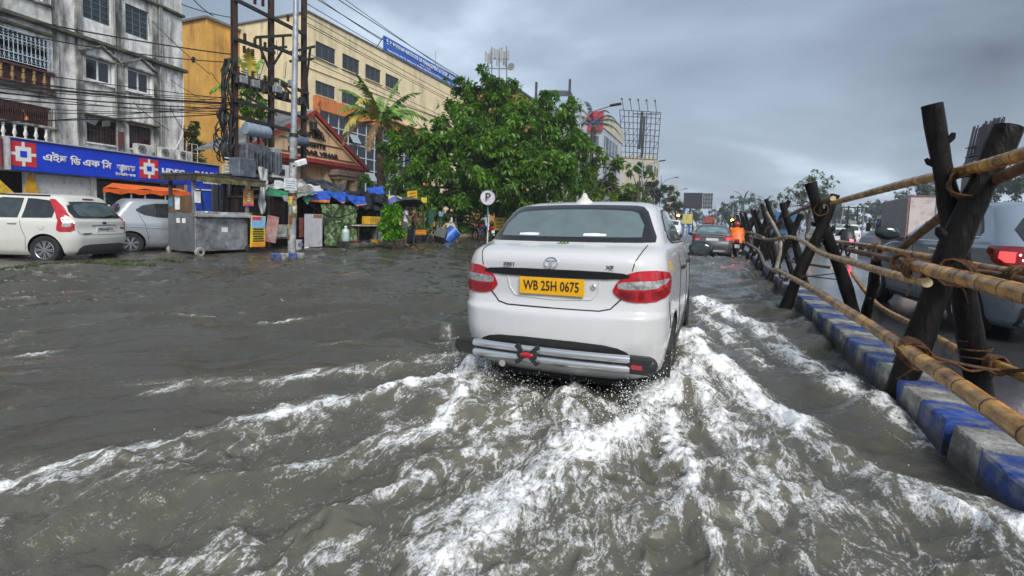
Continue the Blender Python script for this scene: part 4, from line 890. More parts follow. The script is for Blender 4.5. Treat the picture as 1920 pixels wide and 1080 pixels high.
def logo(parent, s, z, w, h, y, red, white, blue):
    m = MB()
    o = None
    for sx in (-1, 1):
        for sz in (-1, 1):
            mm = MB(); mm.box((s+sx*.28*w, y, z+sz*.40*h), (.44*w, .02, .20*h)); mm.box((s+sx*.40*w, y, z+sz*.18*h), (.20*w, .02, .24*h)); o = mm.build('logo_corner', red, parent, local=True)
    m = MB(); m.box((s, y-.004, z), (.60*w, .02, .60*h)); m.box((s, y-.002, z), (.12*w, .018, h)); m.box((s, y-.003, z), (w, .018, .12*h)); m.build('logo_field', white, o, local=True)
    m = MB(); m.box((s, y-.010, z), (.26*w, .02, .26*h)); m.build('logo_centre', blue, o, local=True)
def build_bank_sign():
    blue = M('sign_blue', (.012, .055, .62), .35, var=.10, scale=1.5); white = M('sign_white', (.80, .80, .80), .4, var=.05); red = M('sign_red', (.62, .03, .04), .4, var=.1)
    OUT = .40
    r = thing('bank_sign', 'long blue bank sign with white lettering and red square emblems', 'sign', BCORN + BN*OUT, math.atan2(BD.y, BD.x))
    s0, zb = bank_sz(19, 318, OUT); _, zt = bank_sz(19, 258, OUT); s1 = bank_sz(412, 330, OUT)[0]
    m = MB(); m.box(((s0+s1)/2, .14, (zb+zt)/2), (s1-s0, .28, zt-zb), bevel=.02); m.build('panel', blue, r, local=True)
    m = MB(); m.box(((s0+s1)/2, .10, zt+.03), (s1-s0+.1, .36, .05)); m.box((s0-.04, .10, (zb+zt)/2), (.07, .34, zt-zb)); m.build('frame', M('sign_frame_grey', (.45, .47, .5), .4), r, local=True)
    R = Matrix(((1, 0, 0), (0, 0, -1), (0, 1, 0)))
    def put(px0, px1, py_base, txt, ht, bold=.0, name='lettering'):
        a, z = bank_sz(px0, py_base[0], OUT); b, z2 = bank_sz(px1, py_base[1], OUT); z = (z+z2)/2
        t = text_obj(txt, name, ht, (0, 0, 0), Matrix.Identity(3), white, None, depth=.03, bold=bold)
        xs = [v.co.x for v in t.data.vertices]
        k = (b-a)/(max(xs)-min(xs)); t.data.transform(Matrix.Translation((a-min(xs)*k, -.012, z)) @ R.to_4x4() @ Matrix.Diagonal((k, 1, 1, 1))); t.parent = r
    # drawn signs in the order in which they stand on the board
    put(81, 125, (303, 303), '\u098f\u0987\u099a', .42, .010); put(132, 151, (309, 309), '\u09bf\u09a1', .42, .010)
    put(156, 187, (311, 313), '\u098f\u09ab', .42, .010); put(191, 209, (316, 316), '\u09bf\u09b8', .42, .010)
    put(219, 253, (320, 321), '\u09acJ\u09be\u0999\u0995', .40, .010); put(217, 254, (329, 331), '\u09c8\u0995\u0996\u09be\u09bf\u09b2 \u09b6\u09be\u0996\u09be', .16, .004)
    put(304, 346, (328.5, 331), 'HDFC', .50, .018); put(366, 409, (332.5, 335), 'BANK', .46, .018); put(381, 409, (344.5, 346), 'Kaikhali Br.', .16, .004)
    for (cx, cy, hw, hh) in ((43, 289, 24.5, 23), (279, 316.5, 17, 18)):
        a = bank_sz(cx-hw, cy, OUT)[0]; b = bank_sz(cx+hw, cy, OUT)[0]; z = bank_sz(cx, cy, OUT)[1]; zt_ = bank_sz(cx, cy-hh, OUT)[1]
        logo(r, (a+b)/2, z, b-a, (zt_-z)*2, -.006, red, white, blue)
    r2 = thing('shop_sign', 'narrow red shop sign left of the blue bank sign', 'sign', BCORN + BN*.3, math.atan2(BD.y, BD.x))
    m = MB(); m.box((s0-1.15, .1, 3.35), (1.9, .2, 1.25), bevel=.02); m.build('panel', red, r2, local=True)
    m = MB(); m.box((s0-1.15, -.015, 3.35), (1.5, .03, .3)); m.build('lettering_band', M('sign_yellow', (.75, .5, .03), .4), r2, local=True)
    acm = M('ac_casing', (.62, .62, .60), .5, var=.15, scale=6, dirt=(.25, .24, .2), dirt_amt=.4)
    for k, (px, lab) in enumerate(((268, 'boxy outdoor air conditioner under the right barred window'), (311, 'middle outdoor air conditioner on top of the bank sign'), (345, 'outdoor air conditioner inside a white cage at the sign end'))):
        s, z = bank_sz(px, 300, .2); z = zt+.06
        u = thing('air_conditioner', lab, 'air conditioner', BCORN + BN*.18 + BD*s + Vector((0, 0, z)), math.atan2(BD.y, BD.x), 'air conditioners above the bank sign')
        m = MB(); m.box((0, 0, .27), (.78, .30, .52), bevel=.02); m.build('casing', acm, u, local=True)
        m = MB()
        for rr in (.06, .11, .16, .20): m.tube([(-.12+rr*math.cos(t), -.165, .27+rr*math.sin(t)) for t in np.linspace(0, 2*math.pi, 17)], .007, 4, cap=False)
        for t in range(6): m.bar((-.12, -.165, .27), (-.12+.2*math.cos(t), -.165, .27+.2*math.sin(t)), .012)
        m.build('fan_grille', BLACKP, u, local=True)
        if k == 2:
            m = MB()
            for x in (-.1, .25, .6): m.tube([(x, -.3, -.05), (x, -.3, .95)], .014, 5)
            m.tube([(-.1, -.3, .95), (.6, -.3, .95)], .014, 5); m.tube([(-.1, -.3, .45), (.6, -.3, .45)], .012, 5); m.build('cage', PVC, u, True, local=True)
build_bank_sign()

CREAM = M('cream_paint', (.76, .63, .39), .8, var=.10, scale=.7, bump=.2, bscale=12, dirt=(.38, .33, .22), dirt_amt=.28, dirt_scale=.9, streak=True)
OCHRE = M('ochre_paint', (.58, .31, .06), .8, var=.14, scale=.8, bump=.2, bscale=12, dirt=(.22, .12, .03), dirt_amt=.3, dirt_scale=1.0, streak=True)
ORANGE = M('orange_paint', (.60, .19, .05), .75, var=.12, scale=.8, dirt=(.3, .1, .04), dirt_amt=.25, streak=True)
COPING = M('roof_coping', (.16, .15, .13), .85, var=.3)
DGREY = M('dark_window_frame', (.09, .10, .11), .5)
WHITEF = M('white_mullion', (.55, .58, .60), .4)
CURT = M('curtain_wall_glass', (.012, .018, .032), .05, var=.5, scale=.6, spec=.9)
def build_institute():
    X0, Y0, Y1, H = -30.0, 28.82, 56.0, 16.75
    r = thing('institute_building', 'long cream institute with dark windows and an orange banded lower front', 'building', (X0, Y0, 0), math.pi/2)   # local x runs along the road, local y inward
    L = Y1-Y0; cols = [(.76, 2.90), (3.70, 5.82), (6.60, 8.75), (9.47, 11.56), (12.6, 14.7), (15.6, 17.7), (18.6, 20.7), (21.6, 23.7)]
    holes = []
    for i, (a, b) in enumerate(cols):
        if i != 4 or True: 
            if i < 4 or i in (7,): holes.append((a, b, 13.62, 14.9))
            holes.append((a, b, 10.75, 11.85)) if i not in (4, 5, 6) else None
    cw = (1.05, 16.2, 1.2, 9.55)
    m = MB(); facade(m, 0, L, 0, H, [h for h in holes if h]+[cw], .18)
    m.add([(0, 0, 0), (0, 12, 0), (0, 12, H), (0, 0, H)], [(3, 2, 1, 0)]); m.add([(L, 0, 0), (L, 12, 0), (L, 12, H), (L, 0, H)], [(0, 1, 2, 3)]); m.add([(0, 0, H-.3), (L, 0, H-.3), (L, 12, H-.3), (0, 12, H-.3)], [(0, 1, 2, 3)])
    m.add([(0, .3, H-.3), (L, .3, H-.3), (L, .3, H), (0, .3, H)], [(3, 2, 1, 0)]); m.build('wall', CREAM, r, local=True)
    m = MB(); m.box((L/2, .14, H+.05), (L+.3, .5, .12)); m.box((.12, 6.3, H+.05), (.5, 11.8, .12)); m.build('coping', COPING, r, local=True)
    m = MB(); m.box((L/2+.05, -.05, 12.6), (L, .08, .05)); m.build('string_course', CREAM, r, local=True)
    for h in [h for h in holes if h]:
        f = window(r, h[0], h[1], h[2], h[3], .10, 3, 1, DGREY, WGLASS, .06)
        s = MB(); s.box(((h[0]+h[1])/2, -.05, h[2]-.04), (h[1]-h[0]+.2, .16, .06)); s.build('window_sill', CREAM, f, local=True)
    # orange band over the curtain wall, with its returns
    m = MB(); m.box((8.75, -.11, 10.08), (16.5, .22, 1.02)); m.box((.78, -.11, 4.8), (.5, .22, 9.5)); m.box((16.75, -.11, 4.8), (.6, .22, 9.5)); m.build('orange_band', ORANGE, r, local=True)
    for x in (1.0, 5.6, 10.4):
        m = MB(); R = Matrix(((1, 0, 0), (0, 0, -1), (0, 1, 0)))
        m.tube([R @ Vector((x-.2+.4*t/8, .0, 0)) + Vector((0, -.24, 9.85+.25*math.sin(t))) for t in range(9)], .02, 4); m.tube([(x-.15, -.24, 9.9), (x, -.24, 10.25), (x+.15, -.24, 9.9)], .02, 4); m.build('band_motif', MAROON, r, local=True)
    # curtain wall: pane by pane with white mullions
    nx, nz = 13, 8; a, b, c, d = cw; dx, dz = (b-a)/nx, (d-c)/nz
    m = MB()
    for i in range(nx+1): m.box((a+i*dx, .05, (c+d)/2), (.07, .08, d-c))
    for j in range(nz+1):
        for i in range(nx): m.box((a+(i+.5)*dx, .052, c+j*dz), (dx-.075, .07, .07))
    m.build('curtain_wall_grid', WHITEF, r, local=True)
    m = MB(); m.box((0, 0, 0), (dx-.08, .02, dz-.08)); g0 = m.build('pane', CURT, r, local=True); first = True
    for i in range(nx):
        for j in range(nz):
            q = g0 if first else bpy.data.objects.new('pane', g0.data)
            if not first: COL.objects.link(q); q.parent = r
            first = False; q.location = (a+(i+.5)*dx, .085, c+(j+.5)*dz)
    for (i, j) in ((5, 3), (8, 3), (3, 6)):
        m = MB(); m.box((a+(i+.5)*dx, -.22, c+(j+.45)*dz), (dx*.9, .03, dz*.85), M=Matrix.Rotation(-.55, 3, 'X')); m.build('open_vent', M('vent_glass', (.30, .36, .40), .15), r, local=True)
    m = MB(); m.box((14.5, -.35, 4.6), (3.2, .5, .25)); m.box((15.0, -.3, 2.4), (2.2, .4, 4.2)); m.build('brick_return', M('brick_red_paint', (.28, .09, .045), .8, var=.25, scale=4), r, local=True)
    # ochre stair tower at the far corner
    t = thing('stair_tower', 'mustard ochre tower with a blank wall beside the cream institute', 'building', (-37.6, 26.0, 0), math.pi/2)
    m = MB(); H2 = 16.2
    m.add([(0, 0, 0), (2.8, 0, 0), (2.8, 0, H2), (0, 0, H2)], [(0, 1, 2, 3)]); m.add([(0, 0, 0), (0, 9, 0), (0, 9, H2), (0, 0, H2)], [(3, 2, 1, 0)]); m.add([(0, 0, H2), (2.8, 0, H2), (2.8, 9, H2), (0, 9, H2)], [(0, 1, 2, 3)])
    m.build('wall', OCHRE, t, local=True)
    m = MB(); m.box((1.4, -.04, H2+.08), (3.0, .3, .18)); m.box((-.04, 4.5, H2+.08), (.3, 9, .18)); m.build('coping', COPING, t, local=True)
    m = MB(); m.lathe((-.02, 1.6, 13.2), [(.22, -.04), (.22, .04)], 14, 'X'); m.build('vent_hole', DARKIN, t, local=True)
    m = MB(); m.tube([(2.3, -.08, 2), (2.3, -.08, 13.5)], .07, 8); m.build('drain_pipe', M('brown_pipe', (.16, .08, .03), .6), t, True, local=True)
    m = MB(); m.box((-.35, 3.3, 6.8), (.5, .9, .55), bevel=.03); m.build('wall_unit', M('dull_grey_metal', (.16, .16, .16), .5), t, local=True)
    # roof sign
    bl = M('institute_blue', (.008, .10, .46), .4, var=.15, scale=1.2); wl = M('sign_white', (.8, .8, .8))
    R = Matrix(((1, 0, 0), (0, 0, -1), (0, 1, 0)))
    sg = thing('institute_sign', 'sloping blue roof sign with the institute name in white capitals', 'sign', (X0+.02, 37.85, 16.9), math.pi/2)
    m = MB(); m.box((6.9, -.02, .62), (13.75, .12, 1.42)); m.build('panel', bl, sg, local=True)
    m = MB()
    for x in (.1, 3.5, 7, 10.4, 13.7): m.bar((x, .02, .0), (x, .02, 1.33), .08); m.bar((x, .06, 1.25), (x, 1.3, -.15), .06)
    m.build('support_frame', DGREY, sg, local=True)
    def put(a, b, z, s, h, bold=0):
        t_ = text_obj(s, 'lettering', h, (0, 0, 0), Matrix.Identity(3), wl, None, depth=.02, bold=bold); xs = [v.co.x for v in t_.data.vertices]; k = (b-a)/(max(xs)-min(xs))
        t_.data.transform(Matrix.Translation((a-min(xs)*k, -.092, z)) @ R.to_4x4() @ Matrix.Diagonal((k, 1, 1, 1))); t_.parent = sg
    put(.4, 13.4, .70, 'B. P. PODDAR INSTITUTE OF MANAGEMENT & TECHNOLOGY', .62, .006); put(.5, 13.0, .10, 'Approved by AICTE, Affiliated to Maulana Abul Kalam Azad University of Technology', .26, .002); put(6.0, 8.0, .42, 'Estd. : 1999', .18, .002)
    ln = thing('lightning_rod', 'thin lightning rod standing behind the blue roof sign', 'rod', (X0-.4, 47.6, 16.75)); m = MB(); m.tube([(0, 0, 0), (0, 0, 1.9)], .05, 6); m.tube([(0, 0, 1.9), (0, 0, 3.3)], .02, 5); m.build('mast', DGREY, ln, local=True)
build_institute()

def build_temple():
    """gabled gatehouse in front of the institute"""
    X = -22.0; YA, YB, ZE, ZA = 16.9, 25.6, 4.62, 7.05; mid = 21.5; hw = (YB-YA)/2; mid = (YA+YB)/2
    r = thing('gatehouse', 'small peach gabled gatehouse with red edged roof and black lettering', 'building', (X, mid, 0), math.pi/2)
    peach = M('peach_plaster', (.72, .47, .28), .8, var=.15, scale=1.2, bump=.2, bscale=15, dirt=(.3, .2, .13), dirt_amt=.28, streak=True); redt = M('red_trim', (.30, .035, .03), .5, var=.25, scale=4); roofm = M('grey_roof_sheet', (.17, .18, .19), .55, var=.3, scale=2, dirt=(.08, .08, .08), dirt_amt=.4)
    R = Matrix(((1, 0, 0), (0, 0, -1), (0, 1, 0)))
    m = MB(); m.prism([(-hw+.25, ZE-.2), (hw-.25, ZE-.2), (0, ZA-.15)], 0, .25, R); m.build('gable_wall', peach, r, local=True)
    m = MB(); m.box((-.3, 1.6, 2.1), (5.4, 2.4, 4.5)); m.build('wall', peach, r, local=True)
    m = MB(); m.box((1.7, .6, 2.1), (.7, 1.2, 4.2)); m.build('brick_pier', M('cream_brick', (.52, .42, .26), .8, var=.2, scale=5), r, local=True)
    m = MB(); m.box((2.3, 1.0, 2.1), (.5, .9, 4.2)); m.build('orange_pier', ORANGE, r, local=True)
    for s in (-1, 1):
        m = MB(); m.bar((s*(hw+.35), -.35, ZE-.42), (0, -.35, ZA+.02), .30, .20); m.build('red_bargeboard', redt, r, local=True)
        m = MB(); m.bar((s*(hw-.05), -.29, ZE-.40), (0, -.29, ZA-.2), .12, .12); m.build('raking_moulding', peach, r, local=True)
        m = MB(); a, b = Vector((s*(hw+.35), 0, ZE-.30)), Vector((0, 0, ZA+.14))
        n = 12; m.grid([[a+(b-a)*(i/n)+Vector((0, -.5+3.6*j/10, .02*(i % 2))) for j in range(11)] for i in range(n+1)]); m.build('roof_slope', roofm, r, local=True)
    m = MB(); m.box((0, -.26, ZE-.30), (2*hw+.4, .34, .24)); m.box((0, -.20, ZE-.5), (2*hw, .24, .12)); m.build('red_cornice', redt, r, local=True)
    for z, a, b in ((ZE+.02, -hw+.6, hw-.6), (ZE+.75, -2.6, 2.6)):
        m = MB(); m.box((0, -.275, z-.02), (b-a, .05, .05)); m.build('ruled_moulding', M('brown_line', (.16, .09, .05), .7), r, local=True)
    ent = M('stone_entablature', (.22, .16, .12), .8, var=.3)
    m = MB(); m.box((2.9, -.25, 3.80), (2.9, 1.0, .35), bevel=.03); m.box((2.9, -.25, 3.52), (2.6, .85, .24), bevel=.03); m.build('entablature', ent, r, local=True)
    colm = M('stone_column', (.46, .32, .19), .75, var=.2, scale=3, bump=.2)
    for x in (2.25, 3.35):
        m = MB(); m.lathe((x, -.25, 0), [(.46, 0), (.46, .2), (.36, .3), (.36, 1.6), (.33, 3.1), (.40, 3.22), (.42, 3.4)], 18); m.build('column', colm, r, True, local=True)
    m = MB(); m.box((3.0, .8, 1.9), (2.6, .1, 3.4)); m.build('dark_glazing', CURT, r, local=True)
    m = MB()
    for x in (1.75, 2.8, 3.9): m.box((x, .72, 1.9), (.06, .06, 3.4))
    m.box((2.85, .725, 2.6), (2.2, .05, .06)); m.build('glazing_bars', WHITEF, r, local=True)
    ink = M('black_letters', (.015, .014, .014), .4)
    def put(a, b, z, s, h):
        t_ = text_obj(s, 'lettering', h, (0, 0, 0), Matrix.Identity(3), ink, None, depth=.05, bold=.012); xs = [v.co.x for v in t_.data.vertices]; k = (b-a)/(max(xs)-min(xs))
        t_.data.transform(Matrix.Translation((a-min(xs)*k, -.305, z)) @ R.to_4x4() @ Matrix.Diagonal((k, 1, 1, 1))); t_.parent = r
    put(-1.0, .95, 5.62, 'NATURAL', .40); put(-1.0, .95, 5.10, 'HEIGHTS', .36); put(-1.75, 2.0, 4.66, 'PODDAR VIHAR', .34)
    m = MB(); m.box((-.15, -.45, 6.25), (.3, .35, .5), bevel=.04); m.box((.15, -.5, 5.95), (.5, .3, .2), M=Matrix.Rotation(.5, 3, 'Y')); m.build('floodlight', BLACKP, r, local=True)
build_temple()
# ------------------------------------------------------------------ bamboo and log barricade on the kerb
BARK = M('wet_dark_bark', (.011, .009, .008), .5, var=.6, scale=9, bump=.9, bscale=30, stretch=(1, 1, .3), rvar=.2, spec=.14)
BARK_END = M('log_end_wood', (.10, .065, .04), .7, var=.3, scale=12)
BAMBOO = M('yellow_bamboo', (.54, .28, .055), .24, var=.35, scale=5, bump=.12, bscale=60, dirt=(.14, .06, .015), dirt_amt=.5, dirt_scale=7, rvar=.15)
BAMBOO_D = M('brown_bamboo', (.17, .085, .035), .45, var=.4, scale=7, bump=.2, bscale=60, dirt=(.06, .035, .02), dirt_amt=.4, dirt_scale=9)
BAMBOO_G = M('grey_bamboo', (.30, .25, .19), .5, var=.35, scale=8, bump=.3, bscale=60, dirt=(.10, .07, .05), dirt_amt=.4)
NODE = M('bamboo_node', (.045, .022, .012), .6, var=.3)
ROPE = M('coir_rope', (.13, .055, .018), .8, var=.5, scale=40, bump=.8, bscale=160)
def catmull(pts, n):
    P = [pts[0]]+list(pts)+[pts[-1]]; out = []
    for i in range(1, len(P)-2):
        for k in range(n):
            t = k/n; a, b, c, d = P[i-1], P[i], P[i+1], P[i+2]
            out.append(.5*((2*b)+(c-a)*t+(2*a-5*b+4*c-d)*t*t+(3*b-a-3*c+d)*t**3))
    out.append(pts[-1]); return out
def bamboo(label, pts, r0, r1, mat_=None, seg=.22, group='bamboo rails of the barricade', seed=0):
    rs = random.Random(seed+len(label)); pts = catmull([Vector(p) for p in pts], 24)
    d = [0]
    for i in range(1, len(pts)): d.append(d[-1]+(pts[i]-pts[i-1]).length)
    L = d[-1]
    def at(s):
        s = min(max(s, 0), L); k = 1
        while k < len(d)-1 and d[k] < s: k += 1
        t = (s-d[k-1])/max(d[k]-d[k-1], 1e-9); return pts[k-1].lerp(pts[k], t)
    nodes = []; s = seg*rs.uniform(.3, .8)
    while s < L: nodes.append(s); s += seg*rs.uniform(.85, 1.2)
    st = [0, L]
    for q in nodes: st += [q-.03, q-.007, q-.0058, q+.0058, q+.007, q+.03]
    for q in np.arange(seg*.5, L, seg*.5): st.append(q)
    st = sorted({round(min(max(v, 0), L), 4) for v in st})
    P, R, K = [], [], []
    for v in st:
        r = r0+(r1-r0)*v/L; nd = min((abs(v-q) for q in nodes), default=9)
        if nd < .0062: r *= 1.035
        elif nd < .0085: r *= 1.03
        else: r *= 1+.02*math.sin(v*31+seed)
        P.append(at(v)); R.append(r*.88); K.append(nd < .0062)
    o = thing('bamboo_rail', label, 'bamboo pole', P[0], 0, group)
    mb = MB(); n = 12; mb.tube(P, R, n)
    fm = []
    for i in range(len(P)-1): fm += [1 if (K[i] and K[i+1]) else 0]*n
    mb.m = fm+[2, 2]
    mb.build('culm', None, o, True, mats=[mat_ or BAMBOO, NODE, BAMBOO_END], angle=60)
    return o
BAMBOO_END = M('bamboo_cut_end', (.55, .45, .25), .6, var=.2)
def log(label, a, b, ra, rb, group='dark log posts of the barricade', bend=.03, seed=1, knob=True, name='log_post'):
    rs = random.Random(seed); a, b = Vector(a), Vector(b); n = 16; d = (b-a).normalized(); u = d.orthogonal().normalized(); w = d.cross(u); P = []; R = []
    f1, f2 = rs.uniform(0, 6), rs.uniform(0, 6)
    for i in range(n+1):
        t = i/n; P.append(a.lerp(b, t)+u*bend*math.sin(t*3.1+f1)*math.sin(math.pi*t)+w*bend*math.sin(t*5+f2)*math.sin(math.pi*t)*.6)
        R.append((ra+(rb-ra)*t)*(1+.07*math.sin(t*17+f1)+.05*rs.uniform(-1, 1)))
    o = thing(name, label, 'log post', b, 0, group)
    mb = MB(); mb.tube(P, R, 12); mb.m = [0]*(len(mb.f)-2)+[1, 0]
    if knob:
        for _ in range(2):
            i = rs.randrange(2, n-4); th = rs.uniform(0, 6.28); v = u*math.cos(th)+w*math.sin(th)
            mb.tube([P[i]+v*R[i]*.5, P[i]+v*(R[i]*1.25)-d*.03, P[i]+v*(R[i]*1.45)-d*.06], [R[i]*.5, R[i]*.38, R[i]*.22], 7)
    mb.build('trunk', None, o, True, mats=[BARK, BARK_END], angle=60)
    return o
def lashing(label, c, axis, r, turns=7, spread=.10, rope=.009, seed=0, tail=True):
    rs = random.Random(seed); axis = Vector(axis).normalized(); u = axis.orthogonal().normalized(); w = axis.cross(u); c = Vector(c); pts = []
    for i in range(turns*14+1):
        t = i/14; th = 2*math.pi*t; rr = r*(1+.10*rs.uniform(-1, 1)); sp = (t/turns-.5)*spread+.02*math.sin(t*3+seed)
        pts.append(c+u*rr*math.cos(th)+w*rr*math.sin(th)+axis*(sp+.35*spread*math.sin(th+seed)*.5))
    o = thing('rope_lashing', label, 'rope', c, 0, 'coir rope lashings')
    mb = MB(); mb.tube(pts, rope, 5)
    if tail:
        for k in range(3):
            e = pts[-1-k*9]; mb.tube([e, e+Vector((rs.uniform(-.05, .05), rs.uniform(-.05, .05), -.05)), e+Vector((rs.uniform(-.08, .08), rs.uniform(-.08, .08), -.13))], [rope*.8, rope*.6, rope*.4], 4)
    mb.build('coil', ROPE, o, True); return o
def build_barricade():
    log('nearest log post, cut flat at the top and leaning to the left', (1.435, 4.62, 2.27), (2.0, 4.86, -.06), .062, .088, seed=3)
    log('thick nearest log post leaning to the right with its foot in the water', (1.86, 4.56, 2.07), (1.26, 4.42, -.12), .085, .088, seed=8)
    log('second log post from the front with a broad top beside the sparse tree', (1.335, 9.02, 2.05), (2.09, 9.16, -.03), .085, .095, seed=4)
    log('second crossing log post whose foot stands in the flood at the kerb', (1.68, 8.98, 1.86), (1.07, 8.92, -.1), .07, .09, seed=6)
    a = at_y(1467, 380, 12.85); b = at_y(1510, 535, 12.9); log('third log post from the front with a forked top', a, (b.x, b.y, 0), .075, .09, seed=9)
    a = at_y(1502, 402, 12.85); b = at_y(1437, 530, 12.85); log('third crossing log post with a slim top', a, (b.x, b.y, -.05), .07, .085, seed=12)
    y = 15.9; k = 0; rs = random.Random(21); ords = 'fourth fifth sixth seventh eighth ninth tenth eleventh twelfth thirteenth fourteenth fifteenth sixteenth seventeenth eighteenth nineteenth twentieth twenty-first twenty-second twenty-third twenty-fourth twenty-fifth twenty-sixth twenty-seventh'.split()
    while y < 74 and k//2 < len(ords):
        j = lambda s=.14: rs.uniform(-s, s); nm = ords[k//2]
        for sgn in (0, 1):
            t, f = ((1.36+j(), 2.05+j(.25)), 2.06+j()) if sgn == 0 else ((1.78+j(), 1.95+j(.25)), 1.14+j())
            log('slim dark log post leaning to the %s in the %s pair from the front' % ('left' if sgn == 0 else 'right', nm), (t[0], y+j(.4), t[1]), (f, y+j(), -.08), .06, .075, seed=40+k, knob=False); k += 1
        y += 2.3+rs.uniform(-.4, .5)
    # rails; each runs at its own height along the kerb
    X = lambda x, y, X_: at_x(x, y, X_)
    bamboo('top bamboo rail rising to the right between the tops of the nearest posts', [X(1985, 266, 1.60), X(1915, 290, 1.61), X(1800, 322, 1.62), X(1690, 346, 1.60), X(1560, 381, 1.52)], .047, .043, seed=1)
    bamboo('thin crooked top rail between the second and third pair of posts', [X(1562, 372, 1.50), X(1515, 388, 1.50), X(1480, 404, 1.48), X(1438, 428, 1.45)], .042, .035, BAMBOO_D, seed=2)
    bamboo('lowest front bamboo rail sloping across the striped kerb', [X(1968, 845, 1.00), X(1915, 805, 1.0), X(1800, 725, 1.01), X(1690, 650, 1.01), X(1600, 590, 1.0), X(1520, 540, 1.0), X(1455, 505, .99)], .046, .036, seed=3)
    bamboo('grey lower rail continuing behind the lowest front bamboo', [X(1462, 512, 1.0), X(1435, 497, 1.02), X(1422, 470, 1.04), X(1400, 455, 1.06)], .04, .035, BAMBOO_G, seed=4)
    bamboo('thick middle bamboo rail with a cut end before the grey car', [X(1975, 566, 1.26), X(1915, 550, 1.27), X(1800, 520, 1.28), X(1704, 496, 1.29)], .052, .048, seed=5)
    bamboo('middle front bamboo rail bending from the third post to the lashing', [X(1738, 530, 1.27), X(1690, 519, 1.28), X(1600, 493, 1.28), X(1540, 474, 1.28), X(1505, 452, 1.28), X(1478, 444, 1.28), X(1455, 447, 1.28)], .036, .036, BAMBOO, seed=6)
    bamboo('grey middle rail on the far third and fourth posts', [X(1475, 444, 1.30), X(1440, 449, 1.30), X(1405, 443, 1.30)], .045, .04, BAMBOO_G, seed=7)
    bamboo('upper back bamboo rail passing in front of the grey car door', [X(1990, 522, 1.92), X(1925, 515, 1.92), X(1850, 503, 1.92), X(1750, 484, 1.90), X(1640, 463, 1.88), X(1568, 453, 1.86)], .04, .034, seed=8)
    bamboo('brown bamboo tied just below the upper back rail', [X(1985, 548, 1.84), X(1900, 524, 1.84), X(1800, 508, 1.82), X(1700, 492, 1.80), X(1590, 468, 1.80)], .042, .04, BAMBOO_D, seed=9)
    bamboo('brown bamboo strut slanting up past the wing mirror of the grey car', [X(1682, 472, 1.98), X(1775, 398, 1.86), X(1850, 347, 1.80), X(1960, 296, 1.78)], .042, .046, BAMBOO_D, seed=10)
    bamboo('curved back bamboo near the wet road ending in a cut tip', [X(1598, 512, 2.12), X(1618, 540, 2.1), X(1650, 575, 2.08), X(1711, 608, 2.04)], .036, .040, seed=11)
    bamboo('short back bamboo with a pale blunt tip at knee height', [X(1744, 627, 2.03), X(1790, 652, 2.02), X(1828, 669, 2.01)], .042, .042, seed=12)
    bamboo('lowest back bamboo leaving the photo at the right edge', [X(1868, 684, 1.98), X(1920, 706, 1.98), X(1985, 740, 1.98)], .044, .046, seed=13)
    bamboo('back rail of thin bamboo between the third and second posts', [X(1560, 502, 1.95), X(1520, 496, 1.95), X(1478, 488, 1.93), X(1450, 470, 1.9)], .032, .03, BAMBOO_D, seed=14)
    log('short knobby prop log leaning on the kerb beside the second pair', (1.78, 7.0, .98), (1.98, 8.05, .12), .05, .062, seed=15, bend=.02, name='prop_log')
    a = at_y(1437, 398, 12.2); b = at_y(1463, 452, 12.0); c = at_y(1455, 505, 11.9); bamboo('bent pale stick tied upright to the third posts', [a, b, c], .04, .05, BAMBOO_G, seg=.4, seed=16)
    for k in range(9):
        y0 = 16+k*6.3
        bamboo('%s far rail from the front tied along the distant log posts' % 'first second third fourth fifth sixth seventh eighth ninth'.split()[k], [(1.28+.05*math.sin(k), y0, 1.02+.1*math.sin(k*2.2)), (1.3, y0+3.2, 1.06), (1.27, y0+6.6, 1.0+.1*math.cos(k*1.7))], .04, .035, BAMBOO_G if k % 2 else BAMBOO_D, seg=.5, seed=30+k)
        bamboo('%s low crooked stick from the front among the far log posts' % 'first second third fourth fifth sixth seventh eighth ninth'.split()[k], [(1.1+.1*math.sin(k*3), y0+.5, .6+.25*math.sin(k*2.9)), (1.15, y0+2.4, .7), (1.2, y0+4.6, .55+.3*math.cos(k*2.3))], .032, .028, BAMBOO_D if k % 2 else BAMBOO_G, seg=.5, seed=50+k)
    # lashings
    lashing('wad of coir rope where the nearest logs hold the top bamboo', (1.66, 4.55, 1.66), (.35, .9, -.1), .098, 9, .17, .009, 1)
    lashing('rope binding low on the nearest post at the front rail', X(1712, 662, 1.04), (0, .9, .1), .062, 9, .14, .008, 2)
    lashing('rope round the thick middle bamboo near its cut end', X(1716, 506, 1.29), (0, .9, .05), .062, 6, .10, .009, 3)
    lashing('rope tying the middle rails before the grey car wheel', X(1690, 492, 1.60), (.5, .8, 0), .075, 6, .12, .009, 4)
    lashing('rope on the upper back rail left of the nearest posts', X(1640, 468, 1.86), (0, .9, .05), .06, 5, .10, .008, 5)
    lashing('thick rope joint where the middle rail crosses the nearest log', X(1795, 512, 1.55), (.6, .8, 0), .092, 9, .16, .009, 6)
    lashing('rope joint at the right edge on the brown bamboo', X(1914, 522, 1.88), (0, .9, .0), .075, 7, .12, .010, 7)
    lashing('rope binding low on the back bamboo by the right log', X(1868, 684, 1.99), (0, .9, -.1), .065, 7, .12, .010, 8)
    lashing('rope at the top joint of the second pair of posts', (1.52, 9.0, 1.62), (.3, .9, 0), .10, 7, .16, .010, 9)
    lashing('rope where the low rail meets the second crossing post', X(1470, 517, 1.02), (0, .9, .1), .062, 6, .14, .010, 10)
    lashing('wire rings round the foot of the right nearest log', (1.91, 4.80, .38), (.24, .1, -.97), .092, 5, .16, .004, 11, False)
